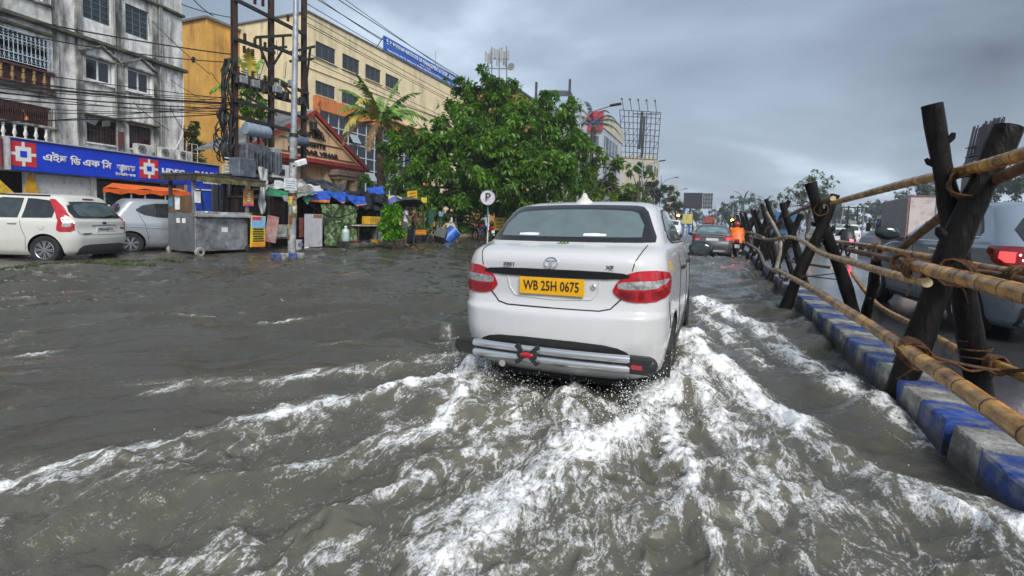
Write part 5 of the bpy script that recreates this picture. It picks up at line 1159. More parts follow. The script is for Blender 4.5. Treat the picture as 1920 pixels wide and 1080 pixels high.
    o = thing('slack_rope', 'long slack coir rope hanging behind the front rail to the right edge', 'rope', X(1715, 655, 1.1)); m = MB()
    P = catmull([X(1715, 655, 1.1), X(1760, 672, 1.4), X(1830, 688, 1.7), X(1880, 694, 1.9), X(1960, 692, 1.95)], 10); m.tube(P, .011, 6); m.tube([p+Vector((0, 0, -.02+.015*math.sin(i*.6))) for i, p in enumerate(P)], .009, 5); m.build('strand', ROPE, o, True)
    o = thing('hanging_twine', 'thin twine dangling from the nearest posts past the grey car door', 'rope', (1.62, 4.5, 1.5)); m = MB(); m.tube([X(1779, 400, 1.60), X(1776, 430, 1.61), X(1765, 455, 1.6), X(1752, 480, 1.6)], .006, 5); m.build('strand', ROPE, o, True)
    for k, (a, b) in enumerate(((X(1500, 520, 1.15), X(1572, 512, 2.05)), (X(1500, 516, 1.15), X(1578, 525, 2.05)))):
        o = thing('tie_wire', 'black wire stretched between the second pair of posts, ' + ('upper' if k == 0 else 'lower') + ' one', 'wire', a); m = MB(); m.tube([a, b], .010, 5); m.build('strand', BLACKP, o)
build_barricade()
# ------------------------------------------------------------------ other vehicles
def generic_tab(L, W, H, gb, gt, roof, hood, wsb, boot=None, g=.18, belt=.62):
    """gb/gt rear glass foot and head (y), roof rear y, hood height, windscreen foot y; boot deck height for a saloon"""
    zb = H*belt; w = W/2
    t = [(g, .18, L-.20, w*.88, .26, .35, .05, .10), (g+.08, .07, L-.10, w*.95, .27, .4, .07, .14), (.40, .02, L-.04, w*.985, .25, .42, .09, .16), (.55, .0, L-.02, w, .24, .42, .09, .16), (.66, .02, L-.03, w, .22, .42, .09, .16), (.78, .06, L-.12, w, .20, .42, .08, .18)]
    if boot: t += [(boot-.06, .07, L-.5, w*.985, .2, .42, .08, .18), (boot, .06, L-.85, w*.97, .22, .4, .08, .18), (boot+.03, .12, L-.98, w*.955, .26, .34, .08, .18), (boot+.06, gb, wsb, w*.91, .2, .28, .07, .18)]
    else: t += [(hood, .09, L-.55, w*.985, .18, .42, .07, .18), (zb, .12, wsb+.12, w*.97, .17, .34, .07, .18), (zb+.06, gb, wsb, w*.945, .16, .28, .07, .18)]
    z1 = t[-1][0]; hh = H-.10
    for f in (.35, .7, 1.0):
        t.append((z1+(hh-z1)*f, gb+(gt-gb)*f, wsb-(wsb-(L*.56))*f, (w*.93)*(1-.20*f), .16, .22, .06, .14))
    t += [(H-.05, gt+(roof-gt)*.4, L*.53, w*.70, .18, .2, .07, .1), (H-.015, roof, L*.48, w*.56, .2, .2, .08, .08), (H, roof+.35, L*.42, w*.25, .1, .1, .03, .03)]
    return t
def car_common(r, B, W, H, L, wy, wr, mat_, zs_extra=(), arch=.03, rim=None, spokes=6, wheel_rim=None):
    tab = B.t; zs = sorted({round(float(v), 4) for v in np.concatenate([np.linspace(tab[0, 0], tab[-1, 0], 34), tab[:, 0], np.linspace(H-.12, H, 6)])})
    body = B.loft('body', mat_, r, zs, arches=tuple((y, wr, W/2) for y in wy), arch_r=wr+.05, well_w=.26)
    mb = MB(); mb.box((0, L*.5, .24), (W*.72, L*.75, .16)); mb.build('underbody', WELL, r, local=True)
    for y in wy:
        for s in (-1, 1): add_wheel(r, s*(W/2-.10), y, wr, wr, .19, s, spokes, wheel_rim)
    return body
def lamp_mat_pair(): return REDL, CLEARL

def build_hatch():
    """white parked hatchback, rear three-quarter"""
    L, W, H = 3.80, 1.68, 1.50
    p0, p1 = Vector((-12.42, 5.72, 0)), Vector((-13.12, 7.18, 0)); ax = (p1-p0).normalized(); mid = (p0+p1)/2   # left to right corner of the tail
    r = thing('hatchback_car', 'white parked hatchback with tall red tail lamps beside the grass strip', 'car', (mid.x, mid.y, .03), math.atan2(ax.y, ax.x))
    tab = generic_tab(L, W, H, .14, .42, .55, .92, 2.72); tab[6] = (.92, .07, L-.5, W/2*.985, .18, .42, .07, .18)
    B = Body(tab, L); wp = paint('cream_white_paint', (.60, .60, .55), .3, dirt=(.34, .32, .27), dirt_top=.8, dirt_amt=.5, coat=.3)
    body = car_common(r, B, W, H, L, (.66, 3.12), .30, wp, spokes=8)
    car_patch(B, 'rear_window', [('x', x, .985, 1.35-.03*(x/.6)**2) for x in (0, .2, .4, .5)]+[('x', .58, .99, 1.26), ('x', .64, 1.0, 1.12)], GLASS, r, .008, 8, both=True)
    gb = glass_mat('hatch_rear_glass', (.07, .10, .105), .06)
    car_patch(B, 'rear_glass', [('x', 0, 1.02, 1.32), ('x', .2, 1.02, 1.315), ('x', .4, 1.025, 1.295), ('x', .5, 1.04, 1.24)], gb, r, .0105, 6, both=True)
    car_patch(B, 'high_brake_light', [('x', 0, 1.385, 1.41), ('x', .14, 1.385, 1.405)], DREDL, r, .02, 2, both=True, t=.03)
    for s in (1, -1):
        tl = car_patch(B, 'tail_light', [('c', .30, .74, .98), ('c', .55, .70, 1.22), ('c', .8, .70, 1.37), ('c', 1.0, .70, 1.385), ('c', 1.06, .73, 1.37)], REDL, r, .014, 10, side=s, t=.02)
        car_patch(B, 'clear_lens', [('c', .45, .80, .96), ('c', .65, .80, .99), ('c', .88, .81, 1.0)], CLEARL, tl, .017, 4, side=s)
        car_patch(B, 'side_window', [('y', .52, .99, 1.30), ('y', .66, .98, 1.35), ('y', .95, .975, 1.38), ('y', 1.12, .97, 1.385)], GLASS, r, .006, 6, side=s)
        car_patch(B, 'side_window', [('y', 1.20, .97, 1.385), ('y', 1.6, .965, 1.39), ('y', 1.95, .96, 1.38)], GLASS_S, r, .006, 6, side=s)
        car_patch(B, 'side_window', [('y', 2.05, .96, 1.37), ('y', 2.3, .955, 1.28), ('y', 2.62, .95, 1.02)], GLASS_S, r, .006, 6, side=s)
        line_on(B, 'door_gap', dense([('y', 1.14, .94), ('y', 1.10, .75), ('y', 1.02, .55), ('y', 1.05, .30)], 5), GAP, body, .004, side=s)
        line_on(B, 'door_gap', dense([('y', 2.0, .95), ('y', 2.0, .28)], 6), GAP, body, .004, side=s)
        hp = B.point('y', 1.28, .86, .02, s); m = MB(); m.box(hp, (.03, .18, .035), bevel=.012); m.build('door_handle', wp, r, local=True)
        mirror_arm(r, wp, W/2-.03, 2.55, .98, s, 1.1)
        m = MB(); m.tube([B.point('y', y, 1.44, .02, s) for y in (.7, 1.2, 1.8, 2.2)], .014, 6); m.build('roof_rail', BLACKP, r, True, local=True)
    m = MB(); m.lathe(B.point('y', .72, .80, .002, -1), [(.075, 0), (.075, .006), (.068, .008)], 18, M=Matrix.Rotation(-math.pi/2, 3, 'Y')); m.build('fuel_cap', wp, r, True, local=True)
    car_patch(B, 'bumper_valance', [('x', 0, .20, .42), ('x', .4, .20, .42), ('x', .55, .20, .40), ('x', .62, .21, .34)], M('grey_plastic', (.07, .07, .07), .6), r, .008, 4, both=True)
    car_patch(B, 'chrome_strip', [('x', 0, .825, .850), ('x', .2, .825, .850), ('x', .34, .827, .848)], CHROME, r, .016, 2, both=True)
    line_on(B, 'tailgate_gap', dense([('x', 0, .625), ('x', .55, .63), ('x', .64, .66), ('x', .66, .74)], 6), GAP, body, .005)
    line_on(B, 'tailgate_gap', dense([('x', 0, .625), ('x', .55, .63), ('x', .64, .66), ('x', .66, .74)], 6), GAP, body, .005, side=-1)
    m = MB(); m.ell(B.point('x', 0, .885, .008), (.065, .012, .028), 16, 6); m.build('oval_badge', M('badge_blue', (.02, .04, .12), .2), r, True, local=True)
    q = B.point('x', 0, .74, .016); plate(r, 'WB16AJ5717', (0, q.y, .745), .50, .115, M('plate_white', (.72, .72, .70), .4, var=.05), M('plate_black_ink', (.02, .016, .012)), Matrix.Rotation(math.pi/2, 3, 'X'))
    m = MB(); m.tube([B.point('x', .02, 1.0, .02), B.point('x', .25, 1.03, .025), B.point('x', .42, 1.05, .02)], .011, 5); m.build('rear_wiper', BLACKP, r, True, local=True)
    for s, x in ((1, .55), (-1, .55)):
        m = MB(); m.ell(B.point('x', x, 1.27, .012, s), (.045, .008, .03), 10, 5); m.build('window_sticker', M('paper_white', (.75, .76, .76), .6), r, True, local=True)
    m = MB(); m.box(B.point('x', .48, .655, .01, -1), (.22, .012, .018)); m.build('badge_lettering', GAP, r, local=True)
    m = MB(); m.box(B.point('x', .55, .76, .01), (.12, .012, .03)); m.build('badge_lettering', GAP, r, local=True)
    return r
build_hatch()

def build_silver():
    L, W, H = 3.64, 1.60, 1.50
    r = thing('small_car', 'dirty silver small car parked between the white hatchback and the food cart', 'car', (-15.2, 7.4, .04), rad(-18))
    B = Body(generic_tab(L, W, H, .16, .50, .62, .90, 2.75, belt=.60), L)
    sp_ = paint('silver_paint', (.42, .44, .47), .3, .5, dirt=(.16, .15, .14), dirt_top=1.0, dirt_amt=.75, coat=.2)
    body = car_common(r, B, W, H, L, (.60, 2.98), .29, sp_, spokes=7)
    car_patch(B, 'rear_window', [('x', 0, 1.0, 1.34), ('x', .3, 1.0, 1.33), ('x', .55, 1.01, 1.25), ('x', .62, 1.02, 1.15)], GLASS, r, .008, 6, both=True)
    for s in (1, -1):
        car_patch(B, 'side_window', [('y', .75, 1.16, 1.20), ('y', .92, 1.05, 1.32), ('y', 1.2, .995, 1.37), ('y', 1.66, .97, 1.385)], GLASS, r, .006, 6, side=s)
        car_patch(B, 'side_window', [('y', 1.78, .965, 1.385), ('y', 2.2, .95, 1.31), ('y', 2.6, .94, 1.02)], GLASS_S, r, .006, 6, side=s)
        car_patch(B, 'tail_light', [('c', .2, .80, .92), ('c', .5, .78, .98), ('c', .8, .78, 1.0), ('c', 1.02, .84, .98)], DREDL, r, .012, 6, side=s)
        line_on(B, 'door_gap', dense([('y', .86, 1.30), ('y', .80, 1.10), ('y', .92, .80), ('y', .98, .50), ('y', 1.0, .28)], 5), GAP, body, .005, side=s)
        line_on(B, 'door_gap', dense([('y', 1.72, .96), ('y', 1.72, .28)], 5), GAP, body, .005, side=s)
        line_on(B, 'side_crease', dense([('y', .6, .74), ('y', 1.4, .70), ('y', 2.6, .66)], 6), sp_, body, .016, side=s)
        mirror_arm(r, sp_, W/2-.03, 2.5, .98, s, 1.0)
    m = MB(); m.box(B.point('x', 0, .72, .012), (.5, .02, .11)); m.build('number_plate', M('plate_white', (.72, .72, .70)), r, local=True)
build_silver()

def build_grey_sedan():
    L, W, H = 4.3, 1.70, 1.48
    r = thing('saloon_car', 'dark grey saloon with lit red tail lamps far ahead in the flooded lane', 'car', (-.17, 22.6, -.10), rad(1))
    tab = generic_tab(L, W, H, .62, 1.08, 1.3, .90, 3.0, boot=1.04); B = Body(tab, L)
    gp = paint('grey_paint', (.16, .155, .165), .25, .6, dirt=(.1, .1, .1), dirt_amt=.3)
    body = car_common(r, B, W, H, L, (.86, 3.4), .30, gp)
    car_patch(B, 'rear_window', [('x', x, 1.12, 1.37-.03*(x/.5)**2) for x in (0, .25, .45)]+[('x', .56, 1.12, 1.28), ('x', .63, 1.13, 1.18)], glass_mat('sedan_rear_glass', (.16, .24, .25), .05, False), r, .008, 6, both=True)
    car_patch(B, 'chrome_strip', [('x', 0, .955, .99), ('x', .3, .955, .99), ('x', .52, .96, .985)], CHROME, r, .018, 2, both=True)
    for s in (1, -1):
        tl = car_patch(B, 'tail_light', [('x', .46, .80, .90), ('x', .56, .77, .95), ('x', .7, .76, .97), ('y', .24, .78, .97), ('y', .36, .84, .95)], REDL, r, .012, 5, side=s)
        car_patch(B, 'lit_lamp', [('x', .56, .86, .93), ('x', .68, .86, .94), ('y', .22, .87, .94)], LIT_RED if s > 0 else REDL, tl, .016, 3, side=s)
        car_patch(B, 'clear_lens', [('x', .52, .79, .84), ('x', .66, .78, .84), ('y', .2, .80, .84)], CLEARL, tl, .015, 3, side=s)
        mirror_arm(r, gp, W/2-.02, 2.9, 1.0, s, 1.1)
        car_patch(B, 'side_window', [('y', 1.25, 1.10, 1.2), ('y', 1.5, 1.09, 1.35), ('y', 2.2, 1.07, 1.37)], GLASS_S, r, .006, 4, side=s)
    m = MB(); q = B.point('x', 0, .82, .014); m.box(q, (.50, .02, .11)); m.build('number_plate', M('plate_white', (.72, .72, .70)), r, local=True)
    car_patch(B, 'bumper_strip', [('x', 0, .30, .37), ('x', .4, .30, .37), ('x', .52, .31, .36)], M('pale_plastic', (.5, .5, .5)), r, .01, 2, both=True)
    m = MB(); m.tube([(0, 1.35, 1.47), (0, 1.2, 1.66)], .012, 5); m.build('roof_antenna', BLACKP, r, local=True)
build_grey_sedan()

def build_suv():
    L, W, H = 3.98, 1.74, 1.53
    r = thing('crossover_car', 'blue grey crossover with glowing brake lamps behind the nearest log posts', 'car', (4.05, 7.28, -.0), rad(4.5))
    tab = generic_tab(L, W, H, .20, .62, .75, .98, 2.85, belt=.66); B = Body(tab, L)
    bp = paint('steel_blue_paint', (.26, .32, .385), .2, .35, dirt=(.12, .12, .12), dirt_top=.7, dirt_amt=.4)
    body = car_common(r, B, W, H, L, (.80, 3.32), .32, bp, spokes=7)
    car_patch(B, 'rear_window', [('x', 0, 1.06, 1.38), ('x', .3, 1.06, 1.37), ('x', .52, 1.07, 1.32), ('x', .64, 1.08, 1.2)], GLASS, r, .008, 6, both=True)
    for s in (1, -1):
        tl = car_patch(B, 'tail_light', [('x', .44, .92, .98), ('x', .56, .80, 1.01), ('x', .70, .78, 1.02), ('y', .22, .80, 1.02), ('y', .32, .86, 1.02), ('y', .44, .96, 1.02)], DREDL, r, .012, 6, side=s, t=.02)
        car_patch(B, 'lit_lamp', [('x', .52, .88, .965), ('x', .66, .86, .965), ('y', .20, .86, .965), ('y', .26, .90, .965)], M('lit_led_lamp', (.7, .02, .03), .3, emit=(1, .03, .03), estr=1.6), tl, .016, 3, side=s)
        ms = MB()
        for i in range(4):
            for j in range(2): ms.ell(B.point('x', .56+.045*i+.02*j, .89+.05*j, .019, s), (.010, .006, .010), 8, 5)
        stuff(ms.build('led_dots', M('lit_led_dot', (1, .5, .5), .3, emit=(1, .45, .4), estr=5.0), tl, True, local=True))
        car_patch(B, 'side_window', [('y', .72, 1.10, 1.15), ('y', .88, 1.07, 1.30), ('y', 1.1, 1.065, 1.37), ('y', 1.28, 1.06, 1.395)], GLASS, r, .006, 6, side=s)
        car_patch(B, 'side_window', [('y', 1.36, 1.06, 1.40), ('y', 1.7, 1.05, 1.415), ('y', 2.08, 1.045, 1.41)], GLASS_S, r, .006, 6, side=s)
        car_patch(B, 'side_window', [('y', 2.16, 1.045, 1.405), ('y', 2.45, 1.04, 1.30), ('y', 2.82, 1.03, 1.10)], GLASS_S, r, .006, 6, side=s)
        line_on(B, 'window_trim', dense([('y', .70, 1.11), ('y', 1.1, 1.05), ('y', 2.0, 1.035), ('y', 2.86, 1.02)], 6), CHROME, body, .010, side=s)
        line_on(B, 'drip_trim', dense([('y', .72, 1.16), ('y', .9, 1.33), ('y', 1.28, 1.41), ('y', 2.1, 1.425), ('y', 2.5, 1.30), ('y', 2.86, 1.06)], 6), BLACKP, body, .012, side=s)
        for y0 in (1.32, 2.12): line_on(B, 'door_gap', dense([('y', y0, 1.04), ('y', y0-.04, .8), ('y', y0, .30)], 5), GAP, body, .004, side=s)
        line_on(B, 'sill_trim', dense([('y', 1.25, .28), ('y', 2.0, .27), ('y', 2.9, .28)], 6), BLACKP, body, .04, side=s)
        for yh in (1.5, 2.3):
            hp = B.point('y', yh, .93, .02, s); m = MB(); m.box(hp, (.03, .18, .035), bevel=.012); m.build('door_handle', CHROME, r, local=True)
        mirror_arm(r, BLACKP, W/2-.04, 2.62, 1.12, s, 1.45)
        m = MB(); m.tube([B.point('y', y, 1.475, .03, s) for y in (.95, 1.4, 2.0, 2.3)], .016, 6); m.build('roof_rail', CHROME, r, True, local=True)
    m = MB(); m.box(B.point('x', 0, .74, .012), (.5, .02, .11)); m.build('number_plate', M('plate_white', (.72, .72, .70)), r, local=True)
    car_patch(B, 'bumper_valance', [('x', 0, .20, .46), ('x', .5, .20, .46), ('x', .68, .22, .42)], BLACKP, r, .01, 4, both=True)
    return r
build_suv().scale = (1.13, 1.13, 1.15)

def build_truck():
    r = thing('box_truck', 'white box lorry with a pale rear door beyond the grey car', 'truck', (7.45, 22.3, 0), rad(-4.5))
    side = M('truck_grey_side', (.30, .30, .30), .6, var=.2, scale=3, dirt=(.15, .15, .15), dirt_amt=.3); rear = M('truck_pale_door', (.60, .52, .50), .55, var=.08, scale=2, dirt=(.35, .3, .28), dirt_amt=.25)
    m = MB(); m.box((0, 2.2, 1.78), (1.9, 4.4, 1.75), bevel=.03); m.build('cargo_box', side, r, local=True)
    for s in (-1, 1):
        m = MB(); m.box((s*.455, -.03, 1.78), (.88, .04, 1.66), bevel=.01); d = m.build('rear_door', rear, r, local=True)
        m = MB(); m.tube([(s*.12, -.07, 1.0), (s*.12, -.07, 2.55)], .022, 6); m.build('lock_rod', CHROME, d, local=True)
    m = MB()
    for x in (-.94, .94): m.box((x, -.02, 1.78), (.06, .07, 1.78))
    m.box((0, -.02, 2.66), (1.9, .07, .06)); m.box((0, -.02, .92), (1.9, .07, .06)); m.build('door_frame', M('rust_red_frame', (.22, .13, .11), .6), r, local=True)
    m = MB(); m.box((0, 3.4, .72), (.8, 6.6, .16)); m.box((0, .1, .55), (1.8, .08, .14)); m.build('chassis', WELL, r, local=True)
    cab = M('truck_white_cab', (.62, .62, .60), .35, var=.08, dirt=(.4, .4, .38), dirt_amt=.25)
    m = MB(); m.prism([(4.55, .55), (6.25, .55), (6.25, 1.25), (5.95, 2.05), (4.55, 2.1)], -.86, .86, Matrix(((0, 0, 1), (1, 0, 0), (0, 1, 0)))); m.build('cab', cab, r, local=True)
    for s in (-1, 1):
        m = MB(); m.prism([(4.85, 1.25), (6.0, 1.25), (5.8, 1.9), (4.85, 1.92)], s*.862, s*.875, Matrix(((0, 0, 1), (1, 0, 0), (0, 1, 0)))); m.build('side_window', GLASS_S, r, local=True)
        m = MB(); m.tube([(s*.85, 6.0, 1.9), (s*1.12, 6.1, 1.8), (s*1.12, 6.1, 1.3)], .02, 5); m.box((s*1.14, 6.1, 1.5), (.18, .07, .42), bevel=.02); m.build('wing_mirror', BLACKP, r, local=True)
        for y in (.95, 5.4): add_wheel(r, s*.78, y, .38, .38, .22, s, 5, M('white_steel_rim', (.5, .5, .48), .5))
        m = MB(); m.box((s*.72, .05, .66), (.22, .06, .12)); m.build('tail_light', REDL, r, local=True)
build_truck()

# ---- motorcycles
def motorcycle(label, loc, rz, col, lamp=None, group=None):
    r = thing('motorcycle', label, 'motorcycle', loc, rz, group)   # faces +y
    for y in (0.0, 1.27):
        m = MB(); m.tube([(0, y+.29*math.cos(t), .30+.29*math.sin(t)) for t in np.linspace(0, 2*math.pi, 25)], .05, 8, cap=False); w = m.build('wheel', RUBBER, r, True, local=True)
        m = MB()
        for t in np.linspace(0, 2*math.pi, 7)[:-1]: m.bar((0, y, .30), (0, y+.26*math.cos(t), .30+.26*math.sin(t)), .02)
        m.build('spokes', ALLOY, w, local=True)
    pm = M('bike_paint_'+str(col), col, .25, var=.1, coat=.5)
    m = MB(); m.tube([(0, 1.27, .3), (0, 1.05, .95)], .03, 6); m.tube([(0, 1.03, .9), (0, .62, .42), (0, .2, .4), (0, .0, .3)], .03, 6); m.tube([(0, 1.0, .86), (0, .2, .72), (0, -.2, .78)], .025, 6); m.build('frame', BLACKP, r, True, local=True)
    m = MB(); m.box((0, .55, .40), (.22, .36, .30), bevel=.06); m.build('engine', M('engine_grey', (.12, .12, .12), .4, .7), r, local=True)
    m = MB(); m.ell((0, .72, .86), (.13, .26, .13), 12, 8); m.build('fuel_tank', pm, r, True, local=True)
    m = MB(); m.box((0, .18, .80), (.24, .70, .09), bevel=.04); m.build('seat', BLACKP, r, local=True)
    m = MB(); m.prism([(-.42, .70), (.05, .62), (.1, .78), (-.36, .86)], -.09, .09, Matrix(((0, 0, 1), (1, 0, 0), (0, 1, 0)))); m.build('tail_fairing', pm, r, local=True)
    m = MB(); m.tube([(-.36, .88, 1.06), (-.15, .98, 1.0), (.15, .98, 1.0), (.36, .88, 1.06)], .016, 6); m.build('handlebar', BLACKP, r, True, local=True)
    m = MB(); m.ell((0, 1.12, .92), (.10, .09, .11), 10, 8); m.build('headlight', CLEARL, r, True, local=True)
    m = MB(); m.box((0, -.43, .77), (.15, .05, .10), bevel=.02); m.build('tail_light', lamp or REDL, r, local=True)
    m = MB(); m.box((0, -.46, .56), (.20, .02, .16)); m.build('number_plate', M('plate_white', (.72, .72, .70)), r, local=True)
    m = MB(); m.tube([(.14, .5, .28), (.15, .1, .3), (.16, -.35, .38)], [.03, .045, .05], 8); m.build('exhaust_pipe', CHROME, r, True, local=True)
    for s in (-1, 1):
        m = MB(); m.tube([(s*.32, .9, 1.05), (s*.38, .92, 1.2)], .008, 4); m.ell((s*.40, .92, 1.22), (.06, .015, .04), 8, 5); m.build('mirror', BLACKP, r, True, local=True)
    return r
motorcycle('motorcycle under the rider in orange rain suit right of the grey saloon', (.83, 23.6, -.1), rad(2), (.02, .02, .02))
motorcycle('motorcycle with a bright red tail lamp on the right carriageway', (6.2, 29.2, .02), rad(4), (.25, .02, .02), M('lit_bike_lamp', (.7, .02, .04), .3, emit=(1, .03, .06), estr=6.0))
motorcycle('red motorcycle ridden leftwards near the parking sign', (-11.9, 24.5, .02), rad(62), (.45, .02, .02))

# ---- far traffic, simpler but each with body, glass, wheels and lamps
def far_car(label, x, y, rz, col, van=False, group='far traffic', name='car', L=3.9, W=1.7, H=1.5):
    r = thing(name, label, 'van' if van else 'car', (x, y, 0.0), rz, group)
    B = Body(generic_tab(L, W, H, .18 if van else .5, .30 if van else .95, .5 if van else 1.15, .92, L-.9, boot=None if van else 1.0), L)
    mt = M('far_paint_%g_%g_%g' % col, col, .25, var=.06, coat=.4); tab = B.t
    body = B.loft('body', mt, r, sorted(set(np.round(np.concatenate([tab[:, 0], np.linspace(.3, H, 14)]), 4))))
    zb = tab[-6, 0]; z0 = H*.70; z1 = H-.14
    car_patch(B, 'rear_window', [('x', 0, z0, z1), ('x', .4, z0, z1-.01), ('x', .58, z0+.02, z1-.06)], GLASS_S, r, .01, 3, both=True)
    try: car_patch(B, 'windscreen', [('f', 0, z0, z1), ('f', .3, z0, z1-.02), ('f', .5, z0, z1-.06)], GLASS_S, r, .01, 3, both=True)
    except Exception: pass
    for s in (1, -1):
        car_patch(B, 'side_window', [('y', 1.2, z0, z1-.05), ('y', 2.0, z0-.02, z1), ('y', L*.62, z0-.02, z1-.08)], GLASS_S, r, .008, 3, side=s)
        car_patch(B, 'tail_light', [('x', .58, .78, .94), ('x', .68, .78, .96), ('y', .24, .80, .95)], REDL, r, .012, 2, side=s)
        car_patch(B, 'headlight', [('f', .50, .62, .76), ('f', .62, .64, .78)], CLEARL, r, .012, 2, side=s)
        for yy in (.75, L-.8):
            m = MB(); m.lathe((s*(W/2-.10), yy, .30), [(.15, -.09), (.30, -.09), (.30, .09), (.15, .09)], 18, 'X'); m.build('wheel', RUBBER, r, True, local=True)
    m = MB(); m.box((0, -.0, .68), (.5, .05, .12)); m.build('number_plate', M('plate_white', (.72, .72, .70)), r, local=True)
    return r
far_car('yellow taxi partly hidden by the second log posts', 8.4, 47, rad(3), (.62, .36, .02), name='taxi_car')
far_car('white car ahead of the rider with the red lamp', 8.2, 40, rad(3), (.62, .63, .64))
far_car('pale silver car right of the rider with the red lamp', 9.4, 33.5, rad(4), (.42, .46, .52))
far_car('white van beyond the queue on the right carriageway', 11.2, 52, rad(3), (.6, .6, .6), True, name='van', H=1.9, W=1.75)
far_car('small white car behind the second log post top', 5.2, 55, rad(3), (.58, .6, .6))
far_car('white minivan far ahead left of the grey saloon', -4.4, 58, rad(180), (.62, .63, .63), True, name='van', H=1.85, W=1.65)
def far_lorry(label, x, y, col, topcol=None, H=2.6, W=2.2, L=5.5, name='lorry', rz=0.0):
    r = thing(name, label, 'truck', (x, y, 0), rz, 'far traffic'); mt = M('lorry_paint_%g_%g' % col[:2], col, .5, var=.15)
    m = MB(); m.box((0, L*.42, .75+(H-.75)/2), (W, L*.78, H-.75), bevel=.06); m.build('cargo_body', mt, r, local=True)
    m = MB(); m.box((0, L*.92, 1.25), (W*.95, L*.20, 1.7), bevel=.12); m.build('cab', M('cab_paint_'+name, topcol or col, .4), r, local=True)
    m = MB(); m.box((0, L*.5, .62), (W*.5, L, .2)); m.build('chassis', WELL, r, local=True)
    m = MB(); m.box((0, .12, 1.6), (W*.8, .1, .6)); m.build('rear_opening', DARKIN, r, local=True)
    for s in (-1, 1):
        for yy in (L*.2, L*.85):
            m = MB(); m.lathe((s*W*.42, yy, .45), [(.2, -.12), (.45, -.12), (.45, .12), (.2, .12)], 16, 'X'); m.build('wheel', RUBBER, r, True, local=True)
        m = MB(); m.box((s*W*.4, .02, .8), (.2, .06, .14)); m.build('tail_light', REDL, r, local=True)
    return r
far_lorry('rust red lorry rising behind the roof of the grey saloon', -1.6, 112, (.30, .07, .045), H=3.3)
far_lorry('blue lorry with a yellow tailboard between the log posts', 5.0, 46, (.04, .12, .25), (.4, .3, .03), H=2.7)
